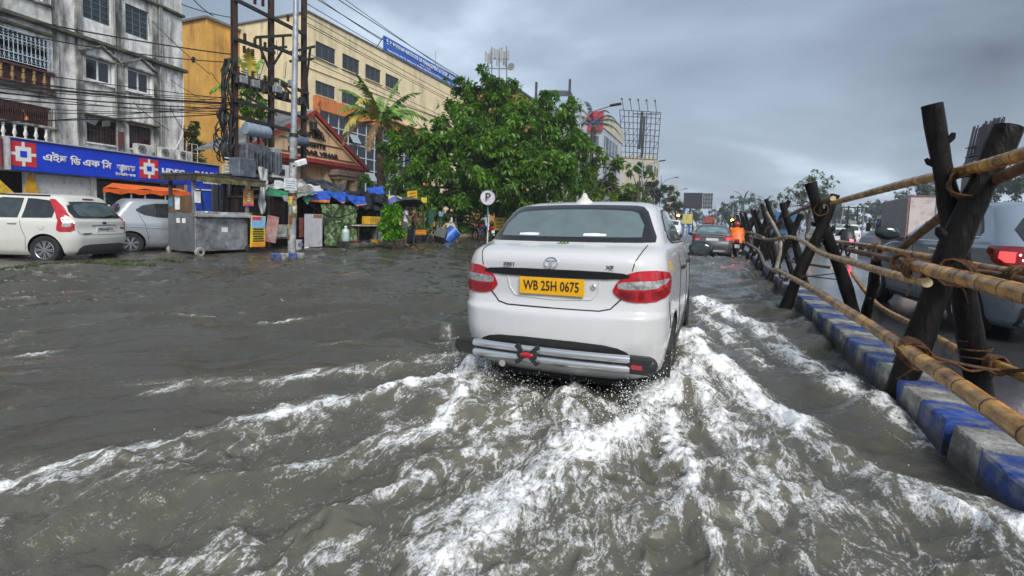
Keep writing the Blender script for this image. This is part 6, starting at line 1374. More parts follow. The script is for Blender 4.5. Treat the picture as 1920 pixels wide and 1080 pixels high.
# ------------------------------------------------------------------ power line structure, stalls and street furniture
RUST = M('rusty_iron', (.060, .028, .020), .7, var=.5, scale=6, bump=.4, bscale=30, dirt=(.02, .016, .014), dirt_amt=.4)
IRON = M('dark_iron', (.02, .018, .017), .6, var=.4, scale=8)
PORC = M('porcelain_brown', (.09, .04, .03), .2, var=.3); PORCW = M('porcelain_grey', (.35, .36, .38), .25, var=.2)
GALV = M('galvanised_steel', (.34, .37, .41), .42, .35, var=.25, scale=5, dirt=(.2, .19, .17), dirt_amt=.3)
WIRE = M('wire_black', (.012, .012, .012), .6)
def insul(m, p, h=.22, r=.06, M_=None):
    prof = [(r*.4, 0)]
    for k in range(4): prof += [(r, h*(k+.3)/4), (r*.55, h*(k+.75)/4)]
    prof += [(r*.4, h)]; m.lathe(p, prof, 8, M=M_)
def build_power_structure():
    X = -15.0; r = thing('power_pole_structure', 'rusty three-pole power line frame with cross arms and insulators', 'power pole', (X, 12.7, 0))
    ys = (11.3, 12.72, 14.2)
    for y in ys:
        m = MB(); z1 = 10.6
        m.box((X, y, z1/2), (.10, .03, z1)); m.box((X+.065, y, z1/2), (.03, .15, z1)); m.box((X-.065, y, z1/2), (.03, .15, z1)); m.build('iron_pole', RUST, r)
    A = lambda x, y, o=.14: at_x(x, y, X+o)
    arms = [((440, -2), (574, 66)), ((438, 72), (515, 99)), ((511, 86), (568, 110)), ((433, 134), (516, 163)), ((516, 150), (578, 176)), ((438, 188), (577, 222)), ((511, 181), (577, 198)), ((440, 218), (511, 236)), ((511, 236), (578, 254))]
    for a, b in arms:
        m = MB(); m.bar(A(*a), A(*b), .09, .11); m.build('cross_arm', IRON, r)
    for (a, b) in [((480, 70), (546, 66)), ((545, 98), (590, 87)), ((544, 115), (588, 110)), ((500, 92), (537, 88))]:
        m = MB(); m.bar(A(*a), A(*b), .08, .09); m.build('cross_arm', IRON, r)
    for (a, b) in [((488, 70), (489, 92)), ((531, 67), (531, 92)), ((489, 92), (506, 132)), ((531, 92), (508, 130)), ((582, 90), (575, 148)), ((575, 148), (578, 205)), ((452, 175), (505, 205)), ((520, 152), (560, 188))]:
        m = MB(); m.bar(A(*a), A(*b), .06, .06); m.build('brace', IRON, r)
    rs = random.Random(4)
    def put_ins(px, py, mt, up=True, h=.24):
        m = MB(); p = A(px, py, .16); insul(m, p, h if up else -h, .065); m.build('insulator', mt, r, True)
    for px, py in ((478, 8), (493, 12), (540, 40), (553, 46), (459, 76), (478, 84), (497, 92)): put_ins(px, py, PORC, True)
    for px, py in ((458, 86), (474, 92), (492, 98), (512, 106)): put_ins(px, py, PORC, False)
    for k, px in enumerate((446, 462, 474, 485, 497, 524, 536, 552, 566)):
        py = 138+.33*(px-433); put_ins(px, py-2, PORCW if k % 2 else PORC, True, .30)
        m = MB(); p = A(px, py+8, .2); m.box(p, (.16, .22, .30), bevel=.03); m.bar(p+Vector((.05, -.1, .15)), p+Vector((.12, .12, -.22)), .05); m.build('fuse_cutout', IRON, r)
    for px, py in ((455, 150), (478, 158), (520, 168), (548, 158)):
        m = MB(); m.box(A(px, py, .26), (.2, .3, .26), bevel=.03); m.build('switch_box', M('switch_grey', (.2, .21, .22), .5), r)
    # thick tangle of cable running down the first pole
    for k in range(9):
        x0 = 424+rs.uniform(-8, 8); pts = [A(x0+rs.uniform(-5, 5)+ (8 if i == 0 else 0), 110+i*24, .1+rs.uniform(-.1, .1)) for i in range(9)]
        m = MB(); m.tube(catmull(pts, 5), rs.uniform(.02, .05), 5); o = m.build('down_cable', WIRE, r, True)
    for k in range(7):
        c = A(418+rs.uniform(-6, 10), 255+rs.uniform(-40, 40), .15); rr = rs.uniform(.18, .34)
        m = MB(); m.tube([c+Vector((rs.uniform(-.03, .03), rr*math.cos(t), rr*1.1*math.sin(t))) for t in np.linspace(0, 2*math.pi*rs.choice((1, 2)), 24)], .018, 4); m.build('cable_coil', WIRE, r, True)
    # transformer
    t = thing('transformer', 'grey blue pole transformer with a round oil tank between the rusty poles', 'transformer', (X-.1, 12.3, 2.5)); tm = M('transformer_grey', (.13, .16, .20), .45, .2, var=.3, scale=4, dirt=(.07, .06, .05), dirt_amt=.4)
    c = Vector((X-.05, 12.15, 3.1)); m = MB(); m.box(c, (.7, 1.3, .95), bevel=.05); m.build('tank', tm, t)
    for k in range(9):
        m = MB(); m.box(c+Vector((.47, -.56+k*.14, -.05)), (.22, .03, .7)); m.build('radiator_fin', tm, t)
    m = MB(); m.lathe(c+Vector((.35, -.70, .95)), [(.001, -.01), (.2, 0), (.22, .05), (.22, .85), (.2, .9), (.001, .91)], 16, 'Y'); m.build('conservator', M('tank_blue', (.25, .31, .38), .4), t, True)
    m = MB(); m.lathe(c+Vector((.3, 1.2, .9)), [(.001, -.01), (.17, 0), (.19, .05), (.19, .7), (.17, .75), (.001, .76)], 14, 'Y'); m.build('oil_drum', M('drum_slate', (.10, .13, .18), .5), t, True)
    for k in range(4):
        m = MB(); insul(m, c+Vector((.1, -.3+k*.3, .55)), .38, .06); m.build('bushing', PORC, t, True)
    m = MB(); m.box(c+Vector((0, .1, -.7)), (1.1, 3.2, .14)); m.build('platform', IRON, t)
    b2 = MB(); b2.box(at_x(455, 315, X+.6), (.5, .62, .62), bevel=.03); b2.build('control_cabinet', tm, t)
    b3 = MB(); b3.box(at_x(515, 303, X+.3), (.3, .38, .95), bevel=.03); b3.build('meter_box', M('meter_grey', (.26, .28, .27), .5), t)
    ac = thing('air_conditioner', 'white outdoor air conditioner on the transformer platform', 'air conditioner', at_x(523, 330, X+.2)); m = MB(); m.box(at_x(523, 322, X+.25), (.35, .85, .5), bevel=.03); m.build('casing', M('ac_casing', (.62, .62, .60)), ac)
    m = MB(); m.box(at_x(529, 323, X+.44), (.03, .22, .22)); m.build('grille', BLACKP, ac)
    for lab, px0, px1, py0, py1, colr in (('blue enamel notice board fixed to the first rusty pole', 433, 448, 297, 330, (.03, .06, .3)), ('cream switch cabinet left of the blue notice board', 417, 432, 312, 328, (.45, .43, .30))):
        a, b = at_x(px0, py1, X+.25), at_x(px1, py0, X+.25); bd = thing('notice_board' if 'notice' in lab else 'switch_cabinet', lab, 'board' if 'notice' in lab else 'cabinet', a)
        m = MB(); m.box((a+b)/2, (.08 if 'notice' in lab else .3, b.y-a.y, b.z-a.z), bevel=.01); m.build('panel', M('enamel_%g' % colr[0], colr, .35, var=.15), bd)
        if 'notice' in lab:
            m = MB()
            for k in range(5): m.box((X+.295, (a.y+b.y)/2, a.z+.12+k*.11), (.01, (b.y-a.y)*.6, .035))
            m.build('printed_lines', M('paper_white', (.75, .76, .76)), bd)
build_power_structure()

def wire(label, pts, rr=.012, sag=0.0, group='overhead wires along the road'):
    a, b = Vector(pts[0]), Vector(pts[-1]); o = thing('overhead_wire', label, 'wire', a, 0, group)
    if len(pts) == 2:
        n = 14; pts = [a.lerp(b, i/n)+Vector((0, 0, -sag*4*(i/n)*(1-i/n))) for i in range(n+1)]
    m = MB(); m.tube(pts, rr, 4); m.build('cable', WIRE, o, True); return o
def build_wires():
    X = -15.0; rs = random.Random(9)
    L = [(25, 102, .022), (52, 117, .018), (128, 186, .014), (146, 188, .014), (154, 193, .030), (158, 196, .022), (163, 192, .014), (172, 204, .022), (180, 203, .012), (186, 210, .014), (196, 206, .012), (205, 199, .012), (226, 213, .022), (232, 196, .012), (138, 199, .012), (150, 183, .012), (168, 214, .012)]
    ordn = 'first second third fourth fifth sixth seventh eighth ninth tenth eleventh twelfth thirteenth fourteenth fifteenth sixteenth seventeenth'.split()
    for k, (y0, y1, rr) in enumerate(sorted(L, key=lambda q: q[1])):
        a = at_x(-60, y0-(y1-y0)*.12, X+rs.uniform(-.1, .3)); b = at_x(434, y1, X+.05)
        wire(('thick' if rr > .02 else 'thin')+' cable crossing the old block, %s from the top at the first rusty pole' % ordn[k], [a, b], rr, rs.uniform(.02, .16))
    for k, (a, b, lab) in enumerate([((345, 190), (430, 178), 'almost level service wire across the middle of the ochre tower'), ((285, 40), (395, 140), 'long service wire slanting from the old block roof over the ochre tower'), ((395, 135), (432, 178), 'short steep service wire beside the top of the cable tangle'), ((318, 200), (345, 245), 'short drooping wire on the old block edge under the cable bundle'), ((248, 190), (318, 245), 'slanting wire below the right pediment window of the old block'), ((320, 150), (432, 215), 'slanting wire from the old block corner to the cable tangle')]):
        wire(lab, [at_x(*a, X-1.5), at_x(*b, X)], .010, .05)
    for k, (p, z) in enumerate([((574, 6), .1), ((574, 30), .05), ((574, 42), -.05), ((577, 100), .05), ((580, 112), 0), ((577, 48), .2), ((574, -14), 0), ((574, -40), 0)]):
        a = at_x(*p, X+.1+z); b = Vector((X+.3*k-1.0, 62, a.z+.6-.15*k)); lab = {0: 'third', 1: 'fourth', 2: 'fifth', 5: 'sixth', 3: 'seventh', 4: 'eighth', 6: 'second', 7: 'first'}[k]
        wire('line along the institute front, %s from the top where it leaves the third rusty pole' % lab, [a, b], .014 if k < 6 else .018, .5)
    for p, q, lab in (((640, -6), (860, 147), 'high line grazing the top of the blue institute sign'), ((597, -4), (715, 75), 'high line meeting the left end of the blue institute sign'), ((340, 8), (436, 33), 'high thin wire over the ochre tower roof, lower one'), ((360, -4), (400, 30), 'high thin wire steeply crossing the sky above the ochre tower')):
        wire(lab, [at_x(*p, X-2), at_x(*q, X-2)], .016, .05)
    # loops hanging on the pole frame
    for k in range(16):
        x0 = rs.uniform(445, 560); y0 = 60+rs.uniform(0, 170); a = at_x(x0, y0, X+.2); b = at_x(x0+rs.uniform(-30, 30), y0+rs.uniform(20, 60), X+.2)
        wire('short jumper lead looping between the arms of the pole frame', [a, b], .009, .22, 'jumper leads on the pole frame')
build_wires()

def build_lamp_pole():
    b = at_z(547, 476, .05); t = at_x(556, -60, b.x-.1); r = thing('street_light_pole', 'pale galvanised pole with torn posters standing in a blue and white kerb ring', 'pole', b)
    m = MB(); k = b.lerp(t, .42); m.tube([b, b.lerp(t, .2), k-(t-b)*.004], [.115, .11, .105], 12); m.build('lower_tube', M('stained_pole_paint', (.40, .42, .44), .6, var=.3, scale=5, dirt=(.14, .13, .11), dirt_amt=.5), r, True)
    m = MB(); m.tube([k, k.lerp(t, .5), t], [.088, .08, .07], 12); m.build('upper_tube', GALV, r, True)
    for f in (.42, .33, .21):
        m = MB(); q = b.lerp(t, f); m.tube([q-Vector((0, 0, .05)), q+Vector((0, 0, .05))], .125, 12); m.build('clamp_band', IRON, r, True)
    rs = random.Random(2); d = (t-b).normalized()
    pal = [(.55, .42, .05), (.35, .05, .03), (.5, .3, .05), (.12, .2, .06), (.6, .58, .5), (.3, .1, .02), (.5, .45, .08)]
    for k in range(22):
        z = .35+rs.uniform(0, 1.75); q = b+d*z/d.z; a0 = rs.uniform(-1.6, 1.2)-.5; w = rs.uniform(.5, 1.1); h = rs.uniform(.10, .28); n = 5; rr = .121+k*.0006
        m = MB(); m.grid([[q+Vector((rr*math.cos(a0+w*i/n), rr*math.sin(a0+w*i/n), hh)) for hh in (0, h)] for i in range(n+1)]); m.build('torn_poster', M('poster_%d' % (k % 7), pal[k % 7], .7, var=.45, scale=9), r)
    c = at_z(545, 484, 0); u = thing('kerb_ring', 'row of four blue and white kerb stones round the poster pole', 'kerb stones', (c.x, c.y, -.05))
    a, e = at_z(516, 489, .0), at_z(575, 487, .0); n = (e-a).normalized(); w = (e-a).length/4
    for k in range(4):
        m = MB(); q = a+n*w*(k+.5); m.box((q.x-.12, q.y, .04), (w-.012, .24, .30), rz=math.atan2(n.y, n.x), bevel=.02); m.build('kerb_stone', MATS['kerb_white_paint'] if k % 2 else MATS['kerb_blue_paint'], u)
    s = thing('paper_notice', 'white paper notice hung on a wire from the poster pole', 'notice', at_x(553, 350, -10.75)); m = MB(); p0, p1 = at_x(533, 356, -10.72), at_x(556, 336, -10.72); m.box((p0+p1)/2, (.012, p1.y-p0.y, p1.z-p0.z), M=Matrix.Rotation(.06, 3, 'X')); m.build('sheet', M('paper_white', (.75, .76, .76)), s)
    m = MB()
    for k in range(4): m.box((p0+p1)/2+Vector((.009, .0, .09-.06*k)), (.004, (p1.y-p0.y)*.8, .015))
    m.build('printed_lines', M('ink_grey_blue', (.2, .24, .32)), s)
    cm = thing('traffic_camera', 'small white box camera bracketed on the poster pole', 'camera', at_x(562, 306, -10.75)); m = MB(); p = at_x(564, 305, -10.8); m.box(p, (.14, .34, .16), M=Matrix.Rotation(.35, 3, 'X'), bevel=.02); m.build('housing', M('paper_white', (.75, .76, .76)), cm); m = MB(); m.bar(p+Vector((0, -.05, -.05)), at_x(549, 312, -10.9), .04); m.build('bracket', IRON, cm)
build_lamp_pole()

# ---- food cart
TIN = M('tin_sheet', (.34, .36, .38), .42, .45, var=.25, scale=4, bump=.12, bscale=14, dirt=(.14, .13, .12), dirt_amt=.45, dirt_scale=3)
WOODB = M('brown_board', (.14, .075, .035), .7, var=.4, scale=6, stretch=(1, 1, .2)); DARKW = M('dark_timber', (.04, .032, .026), .7, var=.5, scale=7, stretch=(1, 1, .2))
def build_cart():
    x1, x0, y0, y1 = -12.72, -13.75, 8.42, 9.98
    r = thing('food_cart', 'grey tin food cart with a flat roof and empty counter', 'food cart', ((x0+x1)/2, (y0+y1)/2, .08))
    m = MB(); m.box(((x0+x1)/2, (y0+.0+y1)/2, .62), (x1-x0, y1-y0, .92), bevel=.015); m.build('counter_box', TIN, r)
    m = MB(); m.box(((x0+x1)/2+.05, (y0+y1)/2+.02, 1.13), (x1-x0+.22, y1-y0+.06, .08), bevel=.015); m.box((x1+.10, (y0+y1)/2, 1.17), (.05, y1-y0+.1, .14), bevel=.01); m.build('counter_top', M('pale_tin', (.44, .45, .45), .5, .3, var=.2, scale=5, dirt=(.2, .19, .17), dirt_amt=.4), r)
    m = MB(); m.box(((x0+x1)/2, y0-.03, .68), (x1-x0-.02, .05, 1.02)); m.build('end_panel', M('dull_tin', (.22, .24, .26), .45, .4, var=.3, scale=3, dirt=(.1, .1, .09), dirt_amt=.4), r)
    m = MB(); m.box(((x0+x1)/2-.02, y0-.04, 1.42), (x1-x0-.1, .04, .44)); m.build('end_board', WOODB, r)
    for (x, y) in ((x1-.04, y0), (x0+.04, y0), (x1-.04, y1), (x0+.04, y1)):
        m = MB(); m.box((x, y, 1.65), (.07, .07, 1.15)); m.build('roof_post', TIN if x > -13 else DARKW, r)
    m = MB(); m.box(((x0+x1)/2+.05, (y0+y1)/2+.1, 2.20), (x1-x0+.5, y1-y0+.55, .05), M=Matrix.Rotation(-.015, 3, 'X')); m.build('roof_sheet', M('dark_roof_sheet', (.06, .055, .05), .7, var=.4), r)
    m = MB(); m.box((x1+.27, (y0+y1)/2+.12, 2.10), (.03, y1-y0+.5, .17)); m.build('roof_fascia', M('mossy_timber', (.14, .125, .05), .8, var=.5, scale=7), r)
    m = MB(); m.box(((x0+x1)/2+.05, y0-.15, 2.10), (x1-x0+.45, .03, .14)); m.build('roof_fascia', DARKW, r)
    for (x, y, rr, mt) in ((x1+.05, y0+.08, .13, M('dusty_wheel', (.33, .31, .28), .7, var=.3)), (x1+.04, y1+.02, .14, RUBBER), (x0, y0+.05, .14, MATS['dusty_wheel'])):
        m = MB(); m.lathe((x, y, rr+.03), [(rr*.35, -.035), (rr*.8, -.045), (rr, -.03), (rr, .03), (rr*.8, .045), (rr*.35, .035)], 18, 'X'); w = m.build('wheel', mt, r, True)
        m = MB(); m.lathe((x+.04, y, rr+.03), [(rr*.34, -.01), (rr*.34, .012), (.01, .02)], 12, 'X'); m.build('hub', IRON, w, True)
    pw = M('paper_white', (.75, .76, .76))
    for (x, y, z, w, h, mt, nm) in [(x1+.006, (y0+y1)/2+.05, .75, .18, .13, pw, 'white_sticker'), (x1+.13, (y0+y1)/2-.05, 1.18, .2, .09, pw, 'white_sticker')]:
        m = MB(); m.box((x, y, z), (.006, w, h)); m.build(nm, mt, r)
    for (x, z, w, h, mt, nm) in [(x0+.42, 1.43, .2, .32, pw, 'payment_card'), (x0+.15, 1.46, .16, .22, M('card_blue', (.05, .22, .36), .4), 'blue_card'), (x0+.45, .98, .14, .13, pw, 'white_sticker'), (x0+.68, .98, .14, .13, pw, 'white_sticker'), (x0+.42, 1.61, .2, .05, MATS['card_blue'], 'card_header')]:
        m = MB(); m.box((x, y0-.066, z), (w, .006, h)); m.build(nm, mt, r)
    m = MB(); m.box((x1+.02, y0+.06, 1.62), (.012, .16, .30)); m.box((x1+.03, y0+.06, 1.62), (.004, .08, .16)); m.build('post_card', pw, r)
    ca = thing('plastic_sheet', 'crumpled white plastic sheet left on the cart counter', 'plastic sheet', (x1-.1, y0+.4, 1.2)); m = MB()
    m.grid([[(x1-.3+.45*j/5, y0+.12+.75*i/10, 1.19+.08*abs(math.sin(i*1.3+j))*(1-i/12)) for j in range(6)] for i in range(11)]); m.build('sheet', pw, ca, True)
build_cart()

# ---- cloth
def cloth(name, label, cat, P00, P10, P11, P01, mt, nu=26, nv=16, amp=.06, f=3.0, seed=0, sag=0.0, hem=None, hem_w=.09, group=None, nrm=None, ramp=0.0):
    P00, P10, P11, P01 = map(Vector, (P00, P10, P11, P01)); n = Vector(nrm) if nrm else (P10-P00).cross(P01-P00).normalized()
    r = thing(name, label, cat, (P00+P11)/2, 0, group); U, Vv = np.meshgrid(np.linspace(0, 1, nu+1), np.linspace(0, 1, nv+1), indexing='ij')
    W = fbm(U*f+seed, Vv*f*.7, 4, seed)+.6*(1-2*np.abs(fbm(U*f*1.5, Vv*f*.8+seed, 3, seed+5)))-.4+.35*np.sin(U*f*7+3*Vv+seed)*fbm(U*2, Vv*2, 2, seed+2)
    rows = []
    for i in range(nu+1):
        row = []
        for j in range(nv+1):
            u, v = U[i, j], Vv[i, j]; p = P00*(1-u)*(1-v)+P10*u*(1-v)+P11*u*v+P01*(1-u)*v
            p = p+n*float(W[i, j])*amp + Vector((0, 0, -sag*4*v*(1-v)-ramp*math.sin(math.pi*u*3)*max(0, .3-v)))
            row.append(p)
        rows.append(row)
    m = MB(); m.grid(rows); b = [[p-n*.012 for p in q] for q in rows]; m.grid([q[::-1] for q in b])
    ob = m.build('sheet', mt, r, True, angle=0)
    if hem:
        for side in ('v0',):
            m = MB(); k = max(1, int(round(hem_w*nv))); m.grid([[p+n*.008 for p in q[:k+1]] for q in rows]); m.build('hem', hem, r, True, angle=0)
    return r
BLK = M('black_tarp', (.012, .013, .016), .32, var=.4, scale=3, bump=.1, bscale=14, rvar=.1); BLU = M('blue_tarp', (.025, .10, .50), .35, var=.3, scale=4, bump=.2, bscale=25); ORH = M('orange_hem', (.62, .17, .03), .5)
GRN = M('green_banner', (.03, .22, .10), .5, var=.25, scale=5); WPL = M('white_plastic', (.55, .57, .57), .35, var=.25, scale=4, bump=.3, bscale=18); GRYT = M('grey_tarp', (.26, .24, .22), .6, var=.4, scale=4)
def camo():
    m = M('camouflage_cloth', (.05, .085, .03), .75, var=.3, scale=7); nt = m.node_tree; b = nt.nodes['Principled BSDF']; N, L = nt.nodes.new, nt.links.new
    tc = N('ShaderNodeTexCoord'); v = N('ShaderNodeTexVoronoi'); v.inputs['Scale'].default_value = 7; n = N('ShaderNodeTexNoise'); n.inputs['Scale'].default_value = 5; n.inputs['Detail'].default_value = 4
    L(tc.outputs['Object'], n.inputs['Vector']); mx = N('ShaderNodeMix'); mx.data_type = 'RGBA'; mx.blend_type = 'ADD'; mx.inputs[0].default_value = .5; L(tc.outputs['Object'], mx.inputs[6]); L(n.outputs['Color'], mx.inputs[7]); L(mx.outputs[2], v.inputs['Vector'])
    r = N('ShaderNodeValToRGB'); r.color_ramp.interpolation = 'CONSTANT'; sp = N('ShaderNodeSeparateColor'); L(v.outputs['Color'], sp.inputs[0]); L(sp.outputs[0], r.inputs[0])
    e = r.color_ramp.elements; e[0].position = 0; e[0].color = (.035, .07, .025, 1); e[1].position = .35; e[1].color = (.10, .15, .05, 1)
    for p, c in ((.6, (.16, .24, .09, 1)), (.78, (.03, .04, .02, 1)), (.9, (.22, .30, .16, 1))): q = e.new(p); q.color = c
    L(r.outputs[0], b.inputs['Base Color']); return m
def S(x, y, X): return at_x(x, y, X)
def build_stalls():
    # frame of the stall row with its dark back
    r = thing('stall_shack', 'dark timber stall frame under the black and blue tarpaulins', 'stall', (-14.3, 14.5, .1))
    for y in (11.35, 12.3, 13.25, 15.25, 16.9, 18.9):
        for x in (-13.5, -15.0):
            m = MB(); m.tube([(x, y, 0), (x+.02, y+.02, 2.15 if x < -14 else 1.95)], .045, 7); m.build('post', DARKW, r, True)
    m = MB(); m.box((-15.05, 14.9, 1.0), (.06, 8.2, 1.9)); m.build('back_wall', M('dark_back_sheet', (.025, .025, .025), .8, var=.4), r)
    for z, x in ((1.98, -13.5), (2.12, -15.0)):
        m = MB(); m.tube([(x, 10.8, z), (x, 19.0, z)], .04, 6); m.build('beam', DARKW, r, True)
    m = MB(); m.box((-14.0, 11.85, .85), (.7, 1.2, .06)); m.box((-14.2, 11.85, 1.25), (.3, 1.3, .05)); m.box((-13.85, 11.9, 1.75), (.25, 1.5, .10)); m.build('shelf', DARKW, r)
    m = MB(); m.box((-13.55, 11.95, .63), (.16, .95, .48), bevel=.02); m.build('plastered_block', M('dirty_plaster_block', (.36, .34, .30), .8, var=.4, scale=5, bump=.4), r)
    # tarps
    cloth('black_tarpaulin', 'big wrinkled black tarpaulin roofing the stalls', 'tarpaulin', S(592, 368, -13.25), S(757, 392, -13.2), (-15.1, 19.0, 2.25), (-15.1, 12.9, 2.62), BLK, 64, 30, .26, 3.2, 3, sag=-.12, nrm=(.3, 0, 1))
    cloth('black_tarpaulin', 'second black sheet bunched along the front edge near the umbrella', 'tarpaulin', S(668, 388, -13.1), S(735, 396, -13.1), S(728, 366, -13.5), S(650, 358, -13.5), BLK, 34, 14, .16, 3, 9)
    cloth('grey_tarpaulin', 'slack dark grey sheet between the poster pole and the black tarpaulin', 'tarpaulin', S(560, 362, -13.3), S(640, 366, -13.3), S(650, 346, -14.6), S(575, 340, -14.6), M('slate_tarp', (.045, .047, .058), .4, var=.4, scale=5, bump=.2), 30, 12, .10, 5, 21)
    cloth('blue_tarpaulin', 'blue tarpaulin flap with an orange hem left of the camouflage sheet', 'tarpaulin', S(578, 378, -13.1), S(618, 380, -13.0), S(622, 357, -13.2), S(572, 360, -13.2), BLU, 20, 10, .05, 3, 4, hem=ORH, hem_w=.2)
    cloth('blue_tarpaulin', 'pointed blue tarpaulin corner hanging beside the orange hemmed flap', 'tarpaulin', S(641, 381, -12.95), S(645, 381, -12.95), S(651, 360, -13.1), S(615, 361, -13.1), BLU, 16, 10, .04, 3, 5, hem=ORH, hem_w=.12)
    cloth('blue_tarpaulin', 'bright blue tarpaulin corner over the camouflage sheet', 'tarpaulin', S(668, 387, -12.95), S(690, 383, -12.95), S(684, 369, -13.1), S(646, 364, -13.1), BLU, 18, 10, .05, 3, 6, hem=ORH, hem_w=.14)
    cloth('blue_tarpaulin', 'small blue tarpaulin fold on top of the black roof', 'tarpaulin', S(690, 362, -13.6), S(722, 366, -13.6), S(716, 350, -14.0), S(688, 351, -14.0), BLU, 14, 8, .06, 3, 7)
    cloth('green_banner', 'green cloth corner hanging beside the poster pole', 'cloth', S(576, 383, -12.9), S(578, 382, -12.9), S(586, 361, -13.0), S(556, 360, -13.0), GRN, 12, 10, .03, 2, 8, hem=M('pale_green_edge', (.45, .55, .25), .6), hem_w=.1)
    cloth('green_banner', 'dull green cloth strip under the pale tarpaulin', 'cloth', S(500, 366, -13.0), S(545, 372, -13.0), S(545, 360, -13.2), S(503, 352, -13.2), GRN, 12, 6, .04, 2, 10)
    cloth('pale_tarpaulin', 'pale torn tarpaulin sloping from the poster pole to the left', 'tarpaulin', S(540, 376, -12.7), S(600, 362, -12.9), S(565, 336, -14.2), S(500, 346, -14.0), GRYT, 22, 14, .10, 4, 12)
    cloth('white_tarpaulin', 'white plastic strip along the ridge behind the poster pole', 'tarpaulin', S(512, 352, -13.4), S(612, 362, -13.3), S(600, 348, -13.7), S(515, 338, -13.9), WPL, 24, 8, .09, 4, 13)
    cloth('plastic_curtain', 'twisted white plastic sheet hanging right of the food cart', 'plastic sheet', S(489, 402, -12.9), S(497, 398, -12.9), S(506, 318, -12.9), S(487, 312, -12.9), WPL, 14, 24, .13, 3, 14)
    cloth('camouflage_sheet', 'green camouflage sheet hung as the front of the stall', 'tarpaulin', S(610, 462, -13.05), S(668, 458, -13.0), S(672, 386, -13.1), S(602, 381, -13.1), camo(), 34, 26, .10, 4, 15)
    m = MB()
    o = thing('rope_line', 'black rope drooping across the camouflage sheet', 'rope', S(600, 385, -12.9)); m.tube(catmull([S(578, 380, -12.9), S(602, 398, -12.9), S(630, 408, -12.88), S(668, 398, -12.9)], 8), .025, 6); m.build('strand', BLK, o, True)
    # goods and props
    def board(name, label, cat, x0, y0, x1, y1, X, mt, t=.03, part='panel', tilt=0.0):
        a, b = S(x0, y1, X), S(x1, y0, X); q = thing(name, label, cat, ((a.x+b.x)/2, (a.y+b.y)/2, a.z)); mm = MB(); mm.box((a+b)/2, (t, b.y-a.y, b.z-a.z), M=Matrix.Rotation(tilt, 3, 'X'), bevel=.008); mm.build(part, mt, q); return q, a, b
    q, a, b = board('white_board', 'tall white board leaning on the stall beside the camouflage sheet', 'board', 571, 402, 604, 464, -12.95, M('faded_white_board', (.55, .54, .57), .5, var=.12, scale=3, dirt=(.3, .26, .24), dirt_amt=.3), .04)
    m = MB(); m.box((-12.925, b.y-.22, b.z-.07), (.008, .38, .12)); m.build('rust_patch', M('rust_orange', (.35, .16, .07), .7, var=.4), q)
    q, a, b = board('poster_board', 'orange and pink poster on the post right of the food cart', 'poster', 456, 356, 475, 386, -12.72, M('poster_orange', (.72, .30, .06), .5, var=.3, scale=5), .02)
    m = MB(); m.box((-12.705, (a.y+b.y)/2, a.z+.04), (.008, b.y-a.y, .07)); m.build('pink_strip', M('poster_pink', (.55, .08, .25), .5), q); m = MB(); m.box((-12.72, (a.y+b.y)/2, b.z+.10), (.02, .14, .17)); m.build('white_card', MATS['paper_white'], q)
    for k in range(4):
        m = MB(); m.box((-12.705, (a.y+b.y)/2+.03*(k % 2), a.z+.16+.07*k), (.006, .10, .035)); m.build('print', MATS['paper_white'], q)
    m = MB(); m.tube([(-12.78, (a.y+b.y)/2-.03, 0.05), (-12.78, (a.y+b.y)/2, 1.75)], .03, 6); m.build('post', DARKW, q, True)
    q, a, b = board('advert_banner', 'yellow and blue printed banner standing beside the food cart', 'banner', 470, 405, 497, 464, -12.55, M('banner_yellow', (.75, .52, .02), .45, var=.12), .025, tilt=-.04)
    w = b.y-a.y; cy = (a.y+b.y)/2; H = b.z-a.z
    for z0, z1, col, nm in ((.62, .98, (.22, .48, .70), 'banner_blue'), (0.02, .14, (.75, .25, .02), 'banner_orange'), (.86, .97, (.6, .05, .1), 'banner_red')):
        m = MB(); m.box((-12.528, cy-(.12*w if nm == 'banner_red' else 0), a.z+H*(z0+z1)/2), (.012 if nm != 'banner_red' else .02, w*(.94 if nm != 'banner_red' else .6), H*(z1-z0))); m.build('print_field', M(nm, col, .45), q)
    for k in range(6):
        m = MB(); m.box((-12.530, cy, a.z+H*(.20+.075*k)), (.016, w*(.78-.05*(k % 3)), H*.035)); m.build('print_line', BLACKP, q)
    board('red_sheet', 'bent red and white sheet metal standing behind the printed banner', 'sheet', 499, 405, 520, 455, -13.0, M('red_white_sheet', (.34, .07, .05), .5, var=.5, scale=6, col2=(.5, .45, .42)), .03, tilt=-.16)
    board('tin_sign', 'pale crumpled notice on the plastered block', 'notice', 513, 425, 538, 445, -13.4, M('pale_notice', (.42, .42, .38), .7, var=.4, scale=9), .02)
    board('pink_cloth', 'narrow dull red cloth beside the white board', 'cloth', 561, 408, 570, 445, -13.05, M('dull_red_cloth', (.22, .06, .05), .7, var=.3), .03)
    j = S(648, 452, -12.75); q = thing('water_jar', 'clear twenty litre water jar in front of the camouflage sheet', 'jar', (j.x, j.y, .10)); m = MB(); m.lathe((j.x, j.y, j.z), [(.13, 0), (.145, .03), (.14, .12), (.145, .14), (.14, .30), (.145, .33), (.12, .42), (.05, .47), (.045, .53)], 18); m.build('bottle', M('jar_plastic', (.42, .55, .53), .12, var=.15, spec=.7), q, True); m = MB(); m.lathe((j.x, j.y, j.z+.53), [(.05, 0), (.05, .035)], 14); m.build('cap', MATS['paper_white'], q, True)
    m = MB(); m.box((j.x, j.y, j.z/2+.02), (.4, .5, max(j.z-.06, .05))); m.build('stand', DARKW, q)
